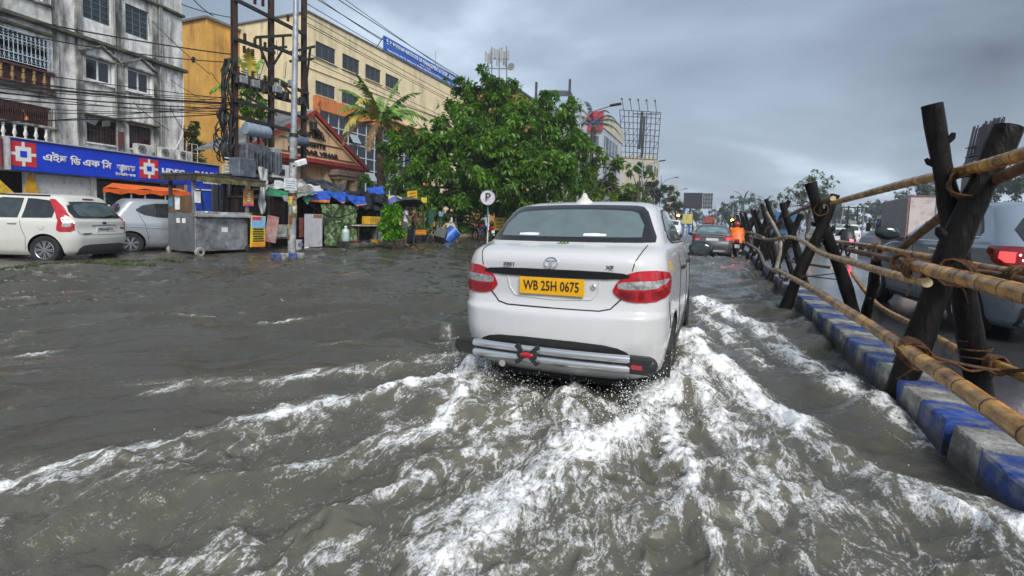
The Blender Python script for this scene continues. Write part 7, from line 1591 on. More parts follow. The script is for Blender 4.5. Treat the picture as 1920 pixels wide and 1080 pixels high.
    j = S(558, 467, -12.6); q = thing('bucket', 'white paint bucket standing by the poster pole', 'bucket', (j.x, j.y, .05)); m = MB(); m.lathe((j.x, j.y, .06), [(.12, 0), (.135, .30), (.145, .31), (.145, .35), (.125, .35)], 18); m.build('pail', M('bucket_white', (.58, .60, .60), .4, var=.2, dirt=(.4, .25, .12), dirt_amt=.35), q, True); m = MB(); m.box((j.x+.13, j.y, .26), (.02, .18, .12)); m.build('label_print', M('ink_grey_blue', (.2, .24, .32)), q)
    j = S(575, 466, -12.5); q = thing('white_bowl', 'small white bowl on the mud before the white board', 'bowl', (j.x, j.y, .06)); m = MB(); m.ell((j.x, j.y, .11), (.09, .09, .06), 14, 8); m.build('shell', MATS['paper_white'], q, True)
    a, b = S(672, 423, -12.75), S(712, 420, -12.75); q = thing('stall_table', 'dark stall table with a pale top beside the bush', 'table', ((a+b)/2).xy.to_3d()); m = MB(); m.box(((a.x-.35), (a.y+b.y)/2, a.z), (.75, b.y-a.y, .045)); m.build('table_top', M('pale_table_top', (.50, .46, .40), .4), q)
    for y in (a.y+.08, b.y-.08):
        for x in (a.x-.05, a.x-.65):
            m = MB(); m.tube([(x, y, .03), (x, y, a.z-.02)], .03, 6); m.build('leg', DARKW, q, True)
    c = S(697, 414, -13.0); q = thing('crate', 'yellow plastic crate on the stall table', 'crate', (c.x, c.y, a.z+.03)); m = MB(); m.box((c.x, c.y, a.z+.20), (.4, .75, .32), bevel=.02); m.build('shell', M('crate_yellow', (.62, .36, .03), .5, var=.2), q)
    m = MB()
    for k in range(5): m.box((c.x+.203, c.y-.3+.15*k, a.z+.2), (.008, .03, .26))
    m.build('ribs', M('crate_shadow_yellow', (.35, .20, .02), .6), q)
    for (px, py, nm, lab, colr) in ((703, 452, 'yellow_tub', 'yellow plastic tub under the stall table', (.62, .36, .03)), (684, 458, 'dark_pail', 'dark blue pail under the stall table', (.03, .05, .09)), (664, 458, 'red_tray', 'rusty red tray on the ground beside the jar', (.22, .06, .03))):
        j = S(px, py+4, -12.7); q = thing(nm, lab, 'tub', (j.x, j.y, .05)); m = MB(); m.lathe((j.x, j.y, .06), [(.16, 0), (.2, .22), (.21, .24), (.17, .24)], 16); m.build('shell', M('tub_%g' % colr[0], colr, .4), q, True)
    j = S(707, 437, -13.1); q = thing('steel_drum', 'grey steel drum under the right half of the stall table', 'drum', (j.x, j.y, .05)); m = MB(); m.lathe((j.x, j.y, .06), [(.25, 0), (.25, .62), (.22, .64)], 18); m.build('shell', TIN, q, True)
    # orange awning stall behind the parked cars, blue hoarding, yellow canopy
    q = thing('awning_stall', 'low stall with a bright orange sheet roof behind the parked cars', 'stall', (-20.2, 11.4, .1)); om = M('orange_sheet', (.78, .13, .015), .5, var=.15, scale=3)
    X = -20.0; a, b, c, d = S(193, 353, X), S(357, 360, X), S(338, 354, X-.9), S(210, 343, X-.9); m = MB(); n = 16
    m.grid([[a.lerp(b, i/n).lerp(d.lerp(c, i/n), j/4)+Vector((0, 0, .05*math.sin(i*1.1)*(1-j/4))) for j in range(5)] for i in range(n+1)]); m.grid([[a.lerp(b, i/n)+Vector((0, 0, -.16+.04*math.sin(i*1.7)))*(1-k) for k in (0, 1)] for i in range(n+1)]); m.build('roof_sheet', om, q, True)
    for x in (196, 246, 272, 310, 348):
        p = S(x, 356, X-.05); m = MB(); m.tube([(p.x, p.y, .1), (p.x, p.y, p.z)], .03, 6); m.build('post', TIN, q, True)
    p0, p1 = S(198, 392, X-.3), S(350, 368, X-.3); m = MB(); m.box(((p0+p1)/2), (.04, p1.y-p0.y, .9)); m.build('glass_front', GLASS_S, q)
    q = thing('blue_hoarding', 'tall blue painted hoarding behind the food cart', 'hoarding', (-21.5, 17.3, 0)); X = -21.0; a, b = S(362, 440, X), S(412, 352, X); m = MB(); m.box((X, (a.y+b.y)/2, b.z/2), (.08, b.y-a.y+.4, b.z)); m.build('panel', M('hoarding_blue', (.015, .06, .42), .45, var=.2, scale=2), q)
    m = MB(); m.bar((X+.06, a.y, b.z-.15), (X+.06, b.y, b.z-.15), .04); m.bar((X+.06, b.y, b.z-.15), (X+.06, b.y, .1), .04); m.build('white_trim', MATS['paper_white'], q)
    q = thing('blue_gate', 'dark blue corrugated gate panels between the cart and the stalls', 'gate', (-18.0, 15.2, 0)); X = -17.5
    for k, px in enumerate(range(404, 484, 10)):
        p = S(px, 380, X); m = MB(); m.box((X, p.y, 1.15), (.06, .26, 2.2), bevel=.01); m.build('gate_panel', M('gate_blue', (.015, .035, .16), .5, var=.3) if k % 3 else M('gate_grey', (.06, .06, .065), .6), q)
    q = thing('picture_board', 'leaning blue and white advert board above the gate panels', 'board', S(460, 370, -15.5)); m = MB(); a, b = S(441, 400, -15.4), S(488, 350, -15.4); m.box((a+b)/2, (.05, b.y-a.y, b.z-a.z), M=Matrix.Rotation(-.12, 3, 'X')); m.build('panel', M('advert_blue', (.05, .16, .30), .35, var=.6, scale=3, col2=(.4, .45, .5)), q)
    m = MB(); m.bar(S(441, 352, -15.36), S(488, 356, -15.36), .05); m.bar(S(441, 352, -15.36), S(452, 400, -15.36), .05); m.build('white_trim', MATS['paper_white'], q)
    for k, (px, lab) in enumerate(((383, 'thin brown stick leaning behind the food cart counter'), (430, 'upright timber post behind the food cart'), (497, 'dark timber post at the right end of the gate'))):
        q = thing('timber_post', lab, 'post', S(px, 440, -14.3)); m = MB(); a = S(px-(8 if k == 0 else 0), 345 if k else 352, -14.3); b = S(px+(10 if k == 0 else 0), 440, -14.3); m.tube([a, (b.x, b.y, .05)], .045 if k else .025, 6); m.build('shaft', DARKW if k else WOODB, q, True)
    q = thing('timber_rail', 'weathered horizontal rail behind the food cart', 'rail', S(440, 372, -14.2)); m = MB(); m.tube([S(415, 371, -14.2), S(500, 368, -14.2)], .05, 6); m.build('shaft', DARKW, q, True)
    q = thing('yellow_canopy', 'yellow canopy corner at the left edge behind the white hatchback', 'canopy', (-17.0, 5.6, 0)); X = -17.0; a, b, c = S(-60, 362, X), S(27, 362, X), S(-40, 300, X); m = MB(); m.add([a, b, c, a+Vector((-1.2, .2, 0)), b+Vector((-1.2, .2, 0)), c+Vector((-1.2, .2, 0))], [(0, 1, 2), (5, 4, 3), (0, 3, 4, 1), (1, 4, 5, 2), (2, 5, 3, 0)]); m.build('sheet', M('canopy_yellow', (.62, .40, .03), .6, var=.2), q)
    m = MB(); m.tube([(a.x, a.y, .05), a], .03, 6); m.build('post', DARKW, q, True)
build_stalls()

def build_signs():
    pole = GALV; _q = Vector((0, 0, CAM_H))+_ray(914, 447)*22.5; b = Vector((_q.x, _q.y, .05)); X = b.x
    r = thing('parking_sign', 'round white parking sign with a black letter P on a blue and white pole', 'sign', b)
    top = at_x(914, 360, X); m = MB(); m.tube([b, (b.x, b.y, 1.15)], .035, 8); m.build('lower_pole', M('pole_white', (.6, .62, .62), .5, var=.2), r, True); m = MB(); m.tube([(b.x, b.y, 1.15), top], .034, 8); m.build('upper_pole', M('pole_blue', (.10, .25, .36), .5, var=.3), r, True)
    c = at_x(914.5, 370.5, X+.06); rr = .35; d = Vector((-.25, -1, 0)); R = face_rot((math.cos(.55), math.sin(.55), 0))
    m = MB(); m.lathe(c, [(.001, -.012), (rr, -.012), (rr, .012), (.001, .012)], 30, M=R); m.build('disc', M('sign_lilac_white', (.56, .53, .58), .4, var=.15, scale=4), r)
    m = MB(); m.tube([c+R @ Vector((rr*.97*math.cos(t), rr*.97*math.sin(t), .014)) for t in np.linspace(0, 2*math.pi, 31)], .012, 5, cap=False); m.build('rim', M('rim_grey', (.2, .2, .22), .5), r, True)
    text_obj('P', 'letter', rr*1.5, c+R @ Vector((0, -.0, .016)), R, M('black_letters', (.015, .014, .014)), r, depth=.008, align='CENTER', valign='CENTER', bold=.012)
    m = MB(); m.bar(c+R @ Vector((rr*.22, rr*.12, .024)), c+R @ Vector((-rr*.3, -rr*.55, .024)), .035, .008, up=R @ Vector((0, 0, 1))); m.build('faded_slash', M('rim_grey', (.2, .2, .22)), r)
    m = MB(); p = at_x(916, 417, X+.06); m.box(p, (.03, .38, .75), M=R @ Matrix.Rotation(math.pi/2, 3, 'Y') @ Matrix.Rotation(0, 3, 'Z') if False else Matrix.Rotation(.5, 3, 'Z'), bevel=.03); m.build('wrapped_sheet', M('paper_white', (.75, .76, .76)), r)
    def hang(name, lab, x0, y0, x1, y1, X_, mt, rot=0.0, lines=None, post=None):
        a, b_ = at_x(x0, y1, X_), at_x(x1, y0, X_); q = thing(name, lab, 'sign', (a+b_)/2); m = MB(); m.box((a+b_)/2, (.03, b_.y-a.y, b_.z-a.z), M=Matrix.Rotation(rot, 3, 'X'), bevel=.006); m.build('panel', mt, q)
        if lines:
            for k in range(lines):
                m = MB(); m.box((a+b_)/2+Matrix.Rotation(rot, 3, 'X') @ Vector((.019, 0, (b_.z-a.z)*(.28-.56*k/max(lines-1, 1)))), (.008, (b_.y-a.y)*.7, (b_.z-a.z)*.10), M=Matrix.Rotation(rot, 3, 'X')); m.build('print_line', M('sign_brown_print', (.30, .13, .02), .6), q)
        if post: m = MB(); m.tube([(post[0].x-.04, post[0].y, post[0].z), (post[1].x-.04, post[1].y, post[1].z)], .025, 5); m.build('rod', IRON, q, True)
        return q
    ym = M('sign_orange_yellow', (.80, .46, .02), .4, var=.12)
    hang('yellow_sign', 'tilted yellow board hanging under the tree beside the umbrella', 764, 359, 782, 377, -12.4, ym, .14, 3, (at_x(773, 330, -12.4), at_x(773, 360, -12.4)))
    hang('small_yellow_sign', 'small yellow card hanging right of the tilted yellow board', 790, 371, 800, 380, -12.5, M('card_yellow', (.75, .60, .05), .4), 0, 0, (at_x(795, 350, -12.5), at_x(795, 372, -12.5)))
    hang('orange_plate', 'orange number plate on the dark vehicle tail beyond the umbrella man', 775, 431, 799, 441, -12.5, M('plate_orange', (.80, .30, .02), .4), 0, 2)
    q = thing('scrap_frame', 'dark handcart frame behind the orange number plate', 'handcart', (-12.8, 17.9, .1)); m = MB(); a, b_ = at_x(772, 462, -12.8), at_x(800, 428, -12.8); m.box(((a.x+b_.x)/2-.2, (a.y+b_.y)/2, .42), (.5, b_.y-a.y, .6), bevel=.03); m.build('body', M('dark_slate_metal', (.02, .024, .028), .5), q)
    for y in (a.y+.1, b_.y-.1):
        m = MB(); m.lathe((-12.5, y, .24), [(.08, -.03), (.2, -.03), (.2, .03), (.08, .03)], 14, 'X'); m.build('wheel', RUBBER, q, True)
    hang('warning_board', 'yellow and black board beside the taxi roof under the tree', 926, 408, 946, 432, -11.9, M('board_yellow', (.60, .48, .04), .5, var=.3), 0, 3, (at_x(932, 430, -11.9), at_x(932, 450, -11.9)))
    # tilted blue drum, grey bin
    c = at_x(845, 447, -12.6); q = thing('blue_drum', 'blue plastic drum tipped over with its open rim showing', 'drum', (c.x, c.y, .1)); R = Euler((rad(-50), rad(0), rad(-30))).to_matrix()
    m = MB(); m.lathe((c.x, c.y-.12, .36), [(.001, -.40), (.30, -.40), (.33, -.2), (.35, .1), (.37, .38)], 22, M=R); m.build('shell', M('drum_blue', (.02, .10, .42), .4, var=.3), q, True)
    m = MB(); cc = Vector((c.x, c.y-.12, .36))+R @ Vector((0, 0, .38)); m.tube([cc+R @ Vector((.37*math.cos(t), .37*math.sin(t), 0)) for t in np.linspace(0, 2*math.pi, 25)], .022, 6, cap=False); m.build('rim', M('rim_pale_blue', (.3, .42, .6), .4), q, True)
    m = MB(); m.lathe(cc-R @ Vector((0, 0, .02)), [(.001, 0), (.355, 0)], 22, M=R); m.build('inside', DARKIN, q)
    c = at_x(826, 442, -12.4); q = thing('grey_bin', 'dark grey open bin lying beside the blue drum', 'bin', (c.x, c.y, .1)); R = Euler((rad(-38), rad(14), rad(20))).to_matrix(); m = MB()
    for (p, d_) in (((0, -.22, 0), (.5, .03, .5)), ((0, .22, 0), (.5, .03, .5)), ((-.25, 0, 0), (.03, .46, .5)), ((.25, 0, 0), (.03, .46, .5)), ((0, 0, -.24), (.5, .46, .03))): m.box(Vector((c.x, c.y, .42))+R @ Vector(p), d_, M=R)
    m.build('shell', M('bin_grey', (.05, .055, .055), .5, var=.3), q)
    # tube fence
    q = thing('tube_fence', 'thin rusty tube fence in the shade under the big tree', 'fence', (-13.4, 21.5, .1)); fm = M('fence_grey', (.12, .115, .10), .6, var=.4); y = 18.6
    while y < 27:
        m = MB(); m.tube([(-13.3, y, .05), (-13.3, y, 1.55)], .03, 6); m.build('post', fm, q, True); y += 1.55
    for z in (.45, 1.05, 1.5):
        m = MB(); m.tube([(-13.3, 18.5, z), (-13.3, 22.6, z-.04), (-13.3, 27, z+.02)], .022, 6); m.build('rail', fm, q, True)
    for (px, py, lab, colr, w, h) in ((826, 402, 'pale blue cloth hung on the tube fence', (.16, .36, .52), .42, .2), (808, 407, 'dark green cloth hung on the tube fence', (.03, .10, .07), .5, .7), (846, 412, 'small white bag hung on the tube fence', (.6, .6, .58), .16, .22), (813, 420, 'amber bottle hung on the tube fence', (.4, .2, .05), .12, .25)):
        a = at_x(px, py, -13.22); q = thing('hung_cloth' if 'cloth' in lab else ('hung_bag' if 'bag' in lab else 'hung_bottle'), lab, 'cloth' if 'cloth' in lab else ('bag' if 'bag' in lab else 'bottle'), a); m = MB(); n = 6
        m.grid([[a+Vector((.05+.02*math.sin(i*2), w*(i/n-.5), h*(j/4-.5)+.02*math.sin(i*1.7))) for j in range(5)] for i in range(n+1)]); m.grid([[a+Vector((.02+.02*math.sin(i*2), w*(i/n-.5), h*(j/4-.5)+.02*math.sin(i*1.7))) for j in range(4, -1, -1)] for i in range(n+1)]); m.build('fold', M('hung_%g' % colr[0], colr, .6, var=.2), q, True)
    lg = thing('fallen_trunk', 'mossy fallen trunk at the water edge before the bush', 'log', (-12.1, 14.9, .05)); a, b_ = at_z(655, 463, .08), at_z(718, 459, .08); m = MB(); m.tube([a, a.lerp(b_, .4)+Vector((0, 0, .03)), b_], [.13, .15, .11], 10); m.build('trunk', M('mossy_bark', (.09, .085, .06), .8, var=.5, scale=6, bump=.6), lg, True)
build_signs()
# ------------------------------------------------------------------ people
SKIN = M('brown_skin', (.20, .10, .055), .55, var=.1); HAIR = M('black_hair', (.012, .010, .010), .6, var=.3)
def cloth_mat(n, c): return M(n, c, .8, var=.15, scale=12, bump=.3, bscale=30)
def seg_dist(p, a, b):
    d = b-a; t = max(0, min(1, (p-a).dot(d)/max(d.length_squared, 1e-9))); return (p-(a+d*t)).length
def person(label, loc, rz, pose, shirt, trousers, shorts=False, bare_feet=False, helmet=None, h=1.68, poncho=None, group=None, bare_arms=True, sleeve=.5, hand_grip=False):
    """pose: joint overrides for a figure facing +y; one skinned surface for the body, coloured by the nearest limb"""
    s = h/1.70; J = dict(pel=(0, 0, .93), wai=(0, 0, 1.08), che=(0, .0, 1.30), nek=(0, 0, 1.47), hed=(0, .02, 1.60), crn=(0, .01, 1.66),
        shl=(-.185, 0, 1.41), shr=(.185, 0, 1.41), ell=(-.25, -.02, 1.13), elr=(.25, -.02, 1.13), wrl=(-.26, .08, .88), wrr=(.26, .08, .88),
        hpl=(-.095, 0, .90), hpr=(.095, 0, .90), knl=(-.10, .02, .49), knr=(.10, .02, .49), anl=(-.10, 0, .08), anr=(.10, 0, .08), tol=(-.12, .17, .035), tor=(.12, .17, .035))
    J.update(pose); J = {k: Vector(v)*s for k, v in J.items()}
    Rr = dict(pel=.145, wai=.135, che=.155, nek=.06, hed=.088, crn=.075, shl=.068, shr=.068, ell=.046, elr=.046, wrl=.032, wrr=.032, hpl=.095, hpr=.095, knl=.062, knr=.062, anl=.042, anr=.042, tol=.036, tor=.036)
    E = [('pel', 'wai'), ('wai', 'che'), ('che', 'nek'), ('nek', 'hed'), ('hed', 'crn'), ('che', 'shl'), ('che', 'shr'), ('shl', 'ell'), ('shr', 'elr'), ('ell', 'wrl'), ('elr', 'wrr'), ('pel', 'hpl'), ('pel', 'hpr'), ('hpl', 'knl'), ('hpr', 'knr'), ('knl', 'anl'), ('knr', 'anr'), ('anl', 'tol'), ('anr', 'tor')]
    keys = list(J); me = bpy.data.meshes.new('skeleton'); me.from_pydata([J[k] for k in keys], [(keys.index(a), keys.index(b)) for a, b in E], [])
    o = bpy.data.objects.new('skeleton', me); COL.objects.link(o)
    o.modifiers.new('skin', 'SKIN'); sv = me.skin_vertices[0].data
    for i, k in enumerate(keys):
        r = Rr[k]*s; sv[i].radius = (r, r*(.72 if k in ('pel', 'wai', 'che') else 1)); sv[i].use_root = (k == 'pel')
    sb = o.modifiers.new('sub', 'SUBSURF'); sb.levels = 2; sb.render_levels = 2
    bpy.context.view_layer.update()
    bm_ = bpy.data.meshes.new_from_object(o.evaluated_get(bpy.context.evaluated_depsgraph_get()))
    V = [v.co.copy() for v in bm_.vertices]; F = [tuple(p.vertices) for p in bm_.polygons]
    bpy.data.objects.remove(o); bpy.data.meshes.remove(me); bpy.data.meshes.remove(bm_)
    TOP = {('pel', 'wai'), ('wai', 'che'), ('che', 'nek'), ('che', 'shl'), ('che', 'shr'), ('shl', 'ell'), ('shr', 'elr')}; LEG = {('pel', 'hpl'), ('pel', 'hpr'), ('hpl', 'knl'), ('hpr', 'knr'), ('knl', 'anl'), ('knr', 'anr')}; FOOT = {('anl', 'tol'), ('anr', 'tor')}
    fm = []
    for f in F:
        c = sum((V[i] for i in f), Vector())/len(f); e = min(E, key=lambda q: seg_dist(c, J[q[0]], J[q[1]])-min(Rr[q[0]], Rr[q[1]])*s*.8); k = 0
        if e in TOP:
            k = 1
            if e in (('shl', 'ell'), ('shr', 'elr')) and bare_arms and (c-J[e[0]]).length > sleeve*(J[e[1]]-J[e[0]]).length: k = 0
            if e == ('che', 'nek') and (c-J['nek']).length < .05*s: k = 0
        elif e in (('ell', 'wrl'), ('elr', 'wrr')): k = 0 if bare_arms else (1 if (c-J[e[1]]).length > .05 else 0)
        elif e in LEG: k = 0 if (shorts and e in (('knl', 'anl'), ('knr', 'anr'))) else 2
        elif e in FOOT: k = 0 if bare_feet else 3
        fm.append(k)
    b = MB(); b.v = [tuple(v) for v in V]; b.f = F; b.m = fm; b.cur = 0
    # hands with palm, four fingers and thumb; ears and nose
    for sd, w, e in ((-1, 'wrl', 'ell'), (1, 'wrr', 'elr')):
        d = (J[w]-J[e]).normalized(); side = d.cross(Vector((sd, 0, .3))).normalized(); up = side.cross(d).normalized(); p = J[w]
        b.tube([p-d*.02, p+d*.03, p+d*.08*s], [.030*s, .038*s, .034*s], 8)
        for k in range(4):
            a = p+d*.075*s+side*(k-1.5)*.019*s; L = (.072, .082, .076, .058)[k]*s; cu = (.9 if hand_grip else .35)
            b.tube([a, a+d*L*.45-up*sd*.0, a+d*L*(.85-.3*cu)+up*L*.5*cu, a+d*L*(1-.7*cu)+up*L*.8*cu], [.010*s, .0095*s, .009*s, .007*s], 6)
        a = p+d*.025*s-side*.03*s; b.tube([a, a-side*.03*s+d*.025*s, a-side*.032*s+d*.06*s+up*.012], [.013*s, .011*s, .008*s], 6)
    hd = J['hed']; fw = Vector((0, 1, 0)); fx = (J['crn']-J['nek']).normalized(); fw = (fw-fx*fw.dot(fx)).normalized(); rt = fw.cross(fx)
    b.tube([hd+fw*.080*s+fx*.012*s, hd+fw*.104*s-fx*.016*s, hd+fw*.092*s-fx*.030*s], [.009*s, .017*s, .010*s], 6)
    for sd in (-1, 1): b.ell(hd+rt*sd*.086*s-fx*.005*s, (.012*s, .022*s, .032*s), 8, 6)
    b.ell(hd-fx*.065*s+fw*.03*s, (.055*s, .055*s, .04*s), 10, 6)
    r = thing('person', label, 'person', loc, rz, group)
    mats = [SKIN, shirt, trousers, M('dark_shoe', (.03, .025, .022), .6)]
    b.build('body', None, r, True, local=True, mats=mats, angle=0)
    m = MB()
    for sd in (-1, 1): m.ell(hd+fw*.086*s+rt*sd*.033*s+fx*.012*s, (.014*s, .008*s, .007*s), 8, 5)
    m.build('eyes', M('eye_dark', (.03, .025, .022), .2), r, True, local=True)
    m = MB(); m.ell(hd+fw*.091*s-fx*.045*s, (.024*s, .006*s, .006*s), 8, 5); m.build('mouth', M('lip_brown', (.14, .05, .04), .5), r, True, local=True)
    if helmet:
        m = MB(); c = hd+fx*.035*s-fw*.01*s; m.ell(c, (.135*s, .155*s, .145*s), 16, 10); hm = m.build('helmet', helmet, r, True, local=True)
    else:
        m = MB(); n, q = 14, 6; c = hd+fx*.025*s-fw*.012*s; rows = []
        for i in range(q+1):
            th = .05+1.75*i/q; rows.append([c+(rt*math.cos(a)*math.sin(th)*.101+fw*math.sin(a)*math.sin(th)*.108*(1 if math.sin(a) < 0 or th < 1.05 else .93)+fx*math.cos(th)*.098)*s+(fx*.055*s*max(0, math.sin(a))*max(0, th-.9)) for a in [2*math.pi*k/n for k in range(n+1)]])
        m.grid(rows); m.build('hair', HAIR, r, True, local=True, angle=0)
    if poncho:
        m = MB(); n = 18; prof = [(1.50, .10), (1.42, .23), (1.28, .30), (1.08, .33), (.90, .36), (.74, .38)]; c0 = J['pel']; c1 = J['nek']; rows = []
        for z, w in prof:
            t = (z-.93)/.54; c = c0.lerp(c1, t); rows.append([c+Vector((w*s*math.cos(a)*.95, w*s*math.sin(a)*.8*(1+.06*math.sin(5*a)), .02*math.sin(7*a)*(1-t))) for a in [2*math.pi*k/n for k in range(n+1)]])
        m.grid(rows); m.build('rain_cape', poncho, r, True, local=True, angle=0)
        for sh, el, wr in (('shl', 'ell', 'wrl'), ('shr', 'elr', 'wrr')):
            m = MB(); m.tube([J[sh], J[el], J[el].lerp(J[wr], .9)], [.10*s, .085*s, .06*s], 10); m.build('cape_sleeve', poncho, r, True, local=True)
    return r
RIDE = dict(pel=(0, .12, .88), wai=(0, .16, 1.02), che=(0, .24, 1.22), nek=(0, .32, 1.37), hed=(0, .36, 1.50), crn=(0, .36, 1.57), shl=(-.19, .27, 1.32), shr=(.19, .27, 1.32), ell=(-.30, .50, 1.10), elr=(.30, .50, 1.10), wrl=(-.33, .80, 1.05), wrr=(.33, .80, 1.05),
    hpl=(-.11, .14, .86), hpr=(.11, .14, .86), knl=(-.22, .60, .72), knr=(.22, .60, .72), anl=(-.20, .42, .32), anr=(.20, .42, .32), tol=(-.20, .58, .27), tor=(.20, .58, .27))
ora = M('orange_raincoat', (.85, .17, .015), .4, var=.2, scale=7, bump=.4, bscale=12); dk = cloth_mat('dark_cloth', (.02, .022, .028))
person('person in a bright orange rain suit and red helmet riding beside the kerb', (.83, 23.6, -.1), rad(2), RIDE, ora, dk, helmet=M('helmet_red', (.30, .02, .02), .25, coat=.5), poncho=ora, bare_arms=False, hand_grip=True)
person('person in black jacket and black helmet riding the motorcycle with the red lamp', (6.2, 29.2, .02), rad(4), RIDE, dk, dk, helmet=M('helmet_black', (.012, .012, .014), .2, coat=.5), poncho=M('black_raincoat', (.02, .02, .024), .4), bare_arms=False, hand_grip=True)
person('person in pale grey shirt and blue trousers riding the red motorcycle', (-11.9, 24.5, .02), rad(62), RIDE, cloth_mat('grey_shirt', (.42, .48, .54)), cloth_mat('blue_trousers', (.02, .07, .22)), hand_grip=True)
g = at_z(760, 462, .07)
person('person in white shirt and grey shorts holding a dark umbrella', (g.x, g.y, .07), rad(-60), dict(ell=(-.22, .12, 1.15), wrl=(-.10, .32, 1.30), elr=(.22, .14, 1.14), wrr=(.04, .30, 1.28), anl=(-.12, -.04, .08), tol=(-.14, .12, .035), knl=(-.11, .02, .49)), cloth_mat('white_lilac_shirt', (.62, .58, .66)), cloth_mat('grey_shorts', (.07, .08, .09)), shorts=True, bare_feet=True, hand_grip=True, h=1.70)
g2 = at_z(775, 461, .07)
person('person in dark trousers standing behind the umbrella holder', (g2.x-.25, g2.y+.35, .07), rad(-50), {}, cloth_mat('brown_shirt', (.14, .05, .03)), cloth_mat('dark_slate_trousers', (.03, .045, .06)), h=1.60)
g3 = at_y(714, 450, 17.6)
person('person in light blue shirt at the stall behind the green bush', (g3.x, 17.6, .08), rad(70), dict(nek=(0, .06, 1.45), hed=(0, .12, 1.56), crn=(0, .14, 1.62), elr=(.24, .14, 1.14), wrr=(.14, .36, 1.08)), cloth_mat('light_blue_shirt', (.30, .45, .66)), cloth_mat('dark_slate_trousers', (.03, .045, .06)), h=1.62)
g4 = at_y(742, 450, 18.2)
person('person in orange and red cap standing under the bright umbrella', (g4.x, 18.2, .08), rad(-120), {}, cloth_mat('red_shirt', (.35, .06, .03)), cloth_mat('dark_cloth', (.02, .022, .028)), h=1.66, helmet=M('orange_cap', (.62, .16, .03), .7))
def umbrella(label, c, R_, cols, tilt, stick, panels=8):
    r = thing('umbrella', label, 'umbrella', c); Rm = Euler(tilt).to_matrix(); c = Vector(c)
    for k in range(panels):
        m = MB(); rows = []
        for i in range(6):
            t = i/5; rows.append([])
            for j in range(5):
                a = 2*math.pi*(k+j/4)/panels; rr = R_*t*(1-.06*math.sin(math.pi*j/4)*t); rows[-1].append(c+Rm @ Vector((rr*math.cos(a), rr*math.sin(a), -R_*.42*t*t+.03*math.sin(math.pi*j/4)*t)))
        m.grid(rows); m.grid([[p-Rm @ Vector((0, 0, .006)) for p in q][::-1] for q in rows]); m.build('panel', cols[k % len(cols)], r, True, angle=0)
    m = MB(); m.tube([c+Rm @ Vector((0, 0, .06)), c+Rm @ Vector((0, 0, -stick))], .011, 6); m.build('shaft', IRON, r, True); return r
umbrella('dark grey umbrella held over the person in white shirt', (g.x+.08, g.y-.05, 2.02), .62, [M('umbrella_slate', (.05, .055, .07), .4, var=.2)], (rad(-8), rad(-14), 0), .75)
umbrella('umbrella with white, yellow and blue panels beside the dark one', (g4.x+.1, 18.0, 2.18), .75, [M('umbrella_white', (.62, .60, .64), .5), M('umbrella_yellow', (.70, .50, .06), .5), M('umbrella_blue', (.10, .12, .40), .5), M('umbrella_slate', (.05, .055, .07))], (rad(6), rad(10), 0), .8)
# ------------------------------------------------------------------ vegetation
def leaf_mat(name, dark, light, trans=.30):
    m = bpy.data.materials.new(name); m.use_nodes = True; MATS[name] = m; nt = m.node_tree; N, L = nt.nodes.new, nt.links.new; b = nt.nodes['Principled BSDF']; out = nt.nodes['Material Output']
    a = N('ShaderNodeAttribute'); a.attribute_name = 'tint'; mx = N('ShaderNodeMix'); mx.data_type = 'RGBA'; L(a.outputs['Fac'], mx.inputs[0]); mx.inputs[6].default_value = (*dark, 1); mx.inputs[7].default_value = (*light, 1)
    L(mx.outputs[2], b.inputs['Base Color']); b.inputs['Roughness'].default_value = .38
    t = N('ShaderNodeBsdfTranslucent'); g = N('ShaderNodeMix'); g.data_type = 'RGBA'; g.inputs[0].default_value = .5; L(mx.outputs[2], g.inputs[6]); g.inputs[7].default_value = (light[0]*1.3, light[1]*1.3, light[2]*.6, 1); L(g.outputs[2], t.inputs['Color'])
    s = N('ShaderNodeMixShader'); s.inputs[0].default_value = trans; L(b.outputs[0], s.inputs[1]); L(t.outputs[0], s.inputs[2]); L(s.outputs[0], out.inputs['Surface']); return m
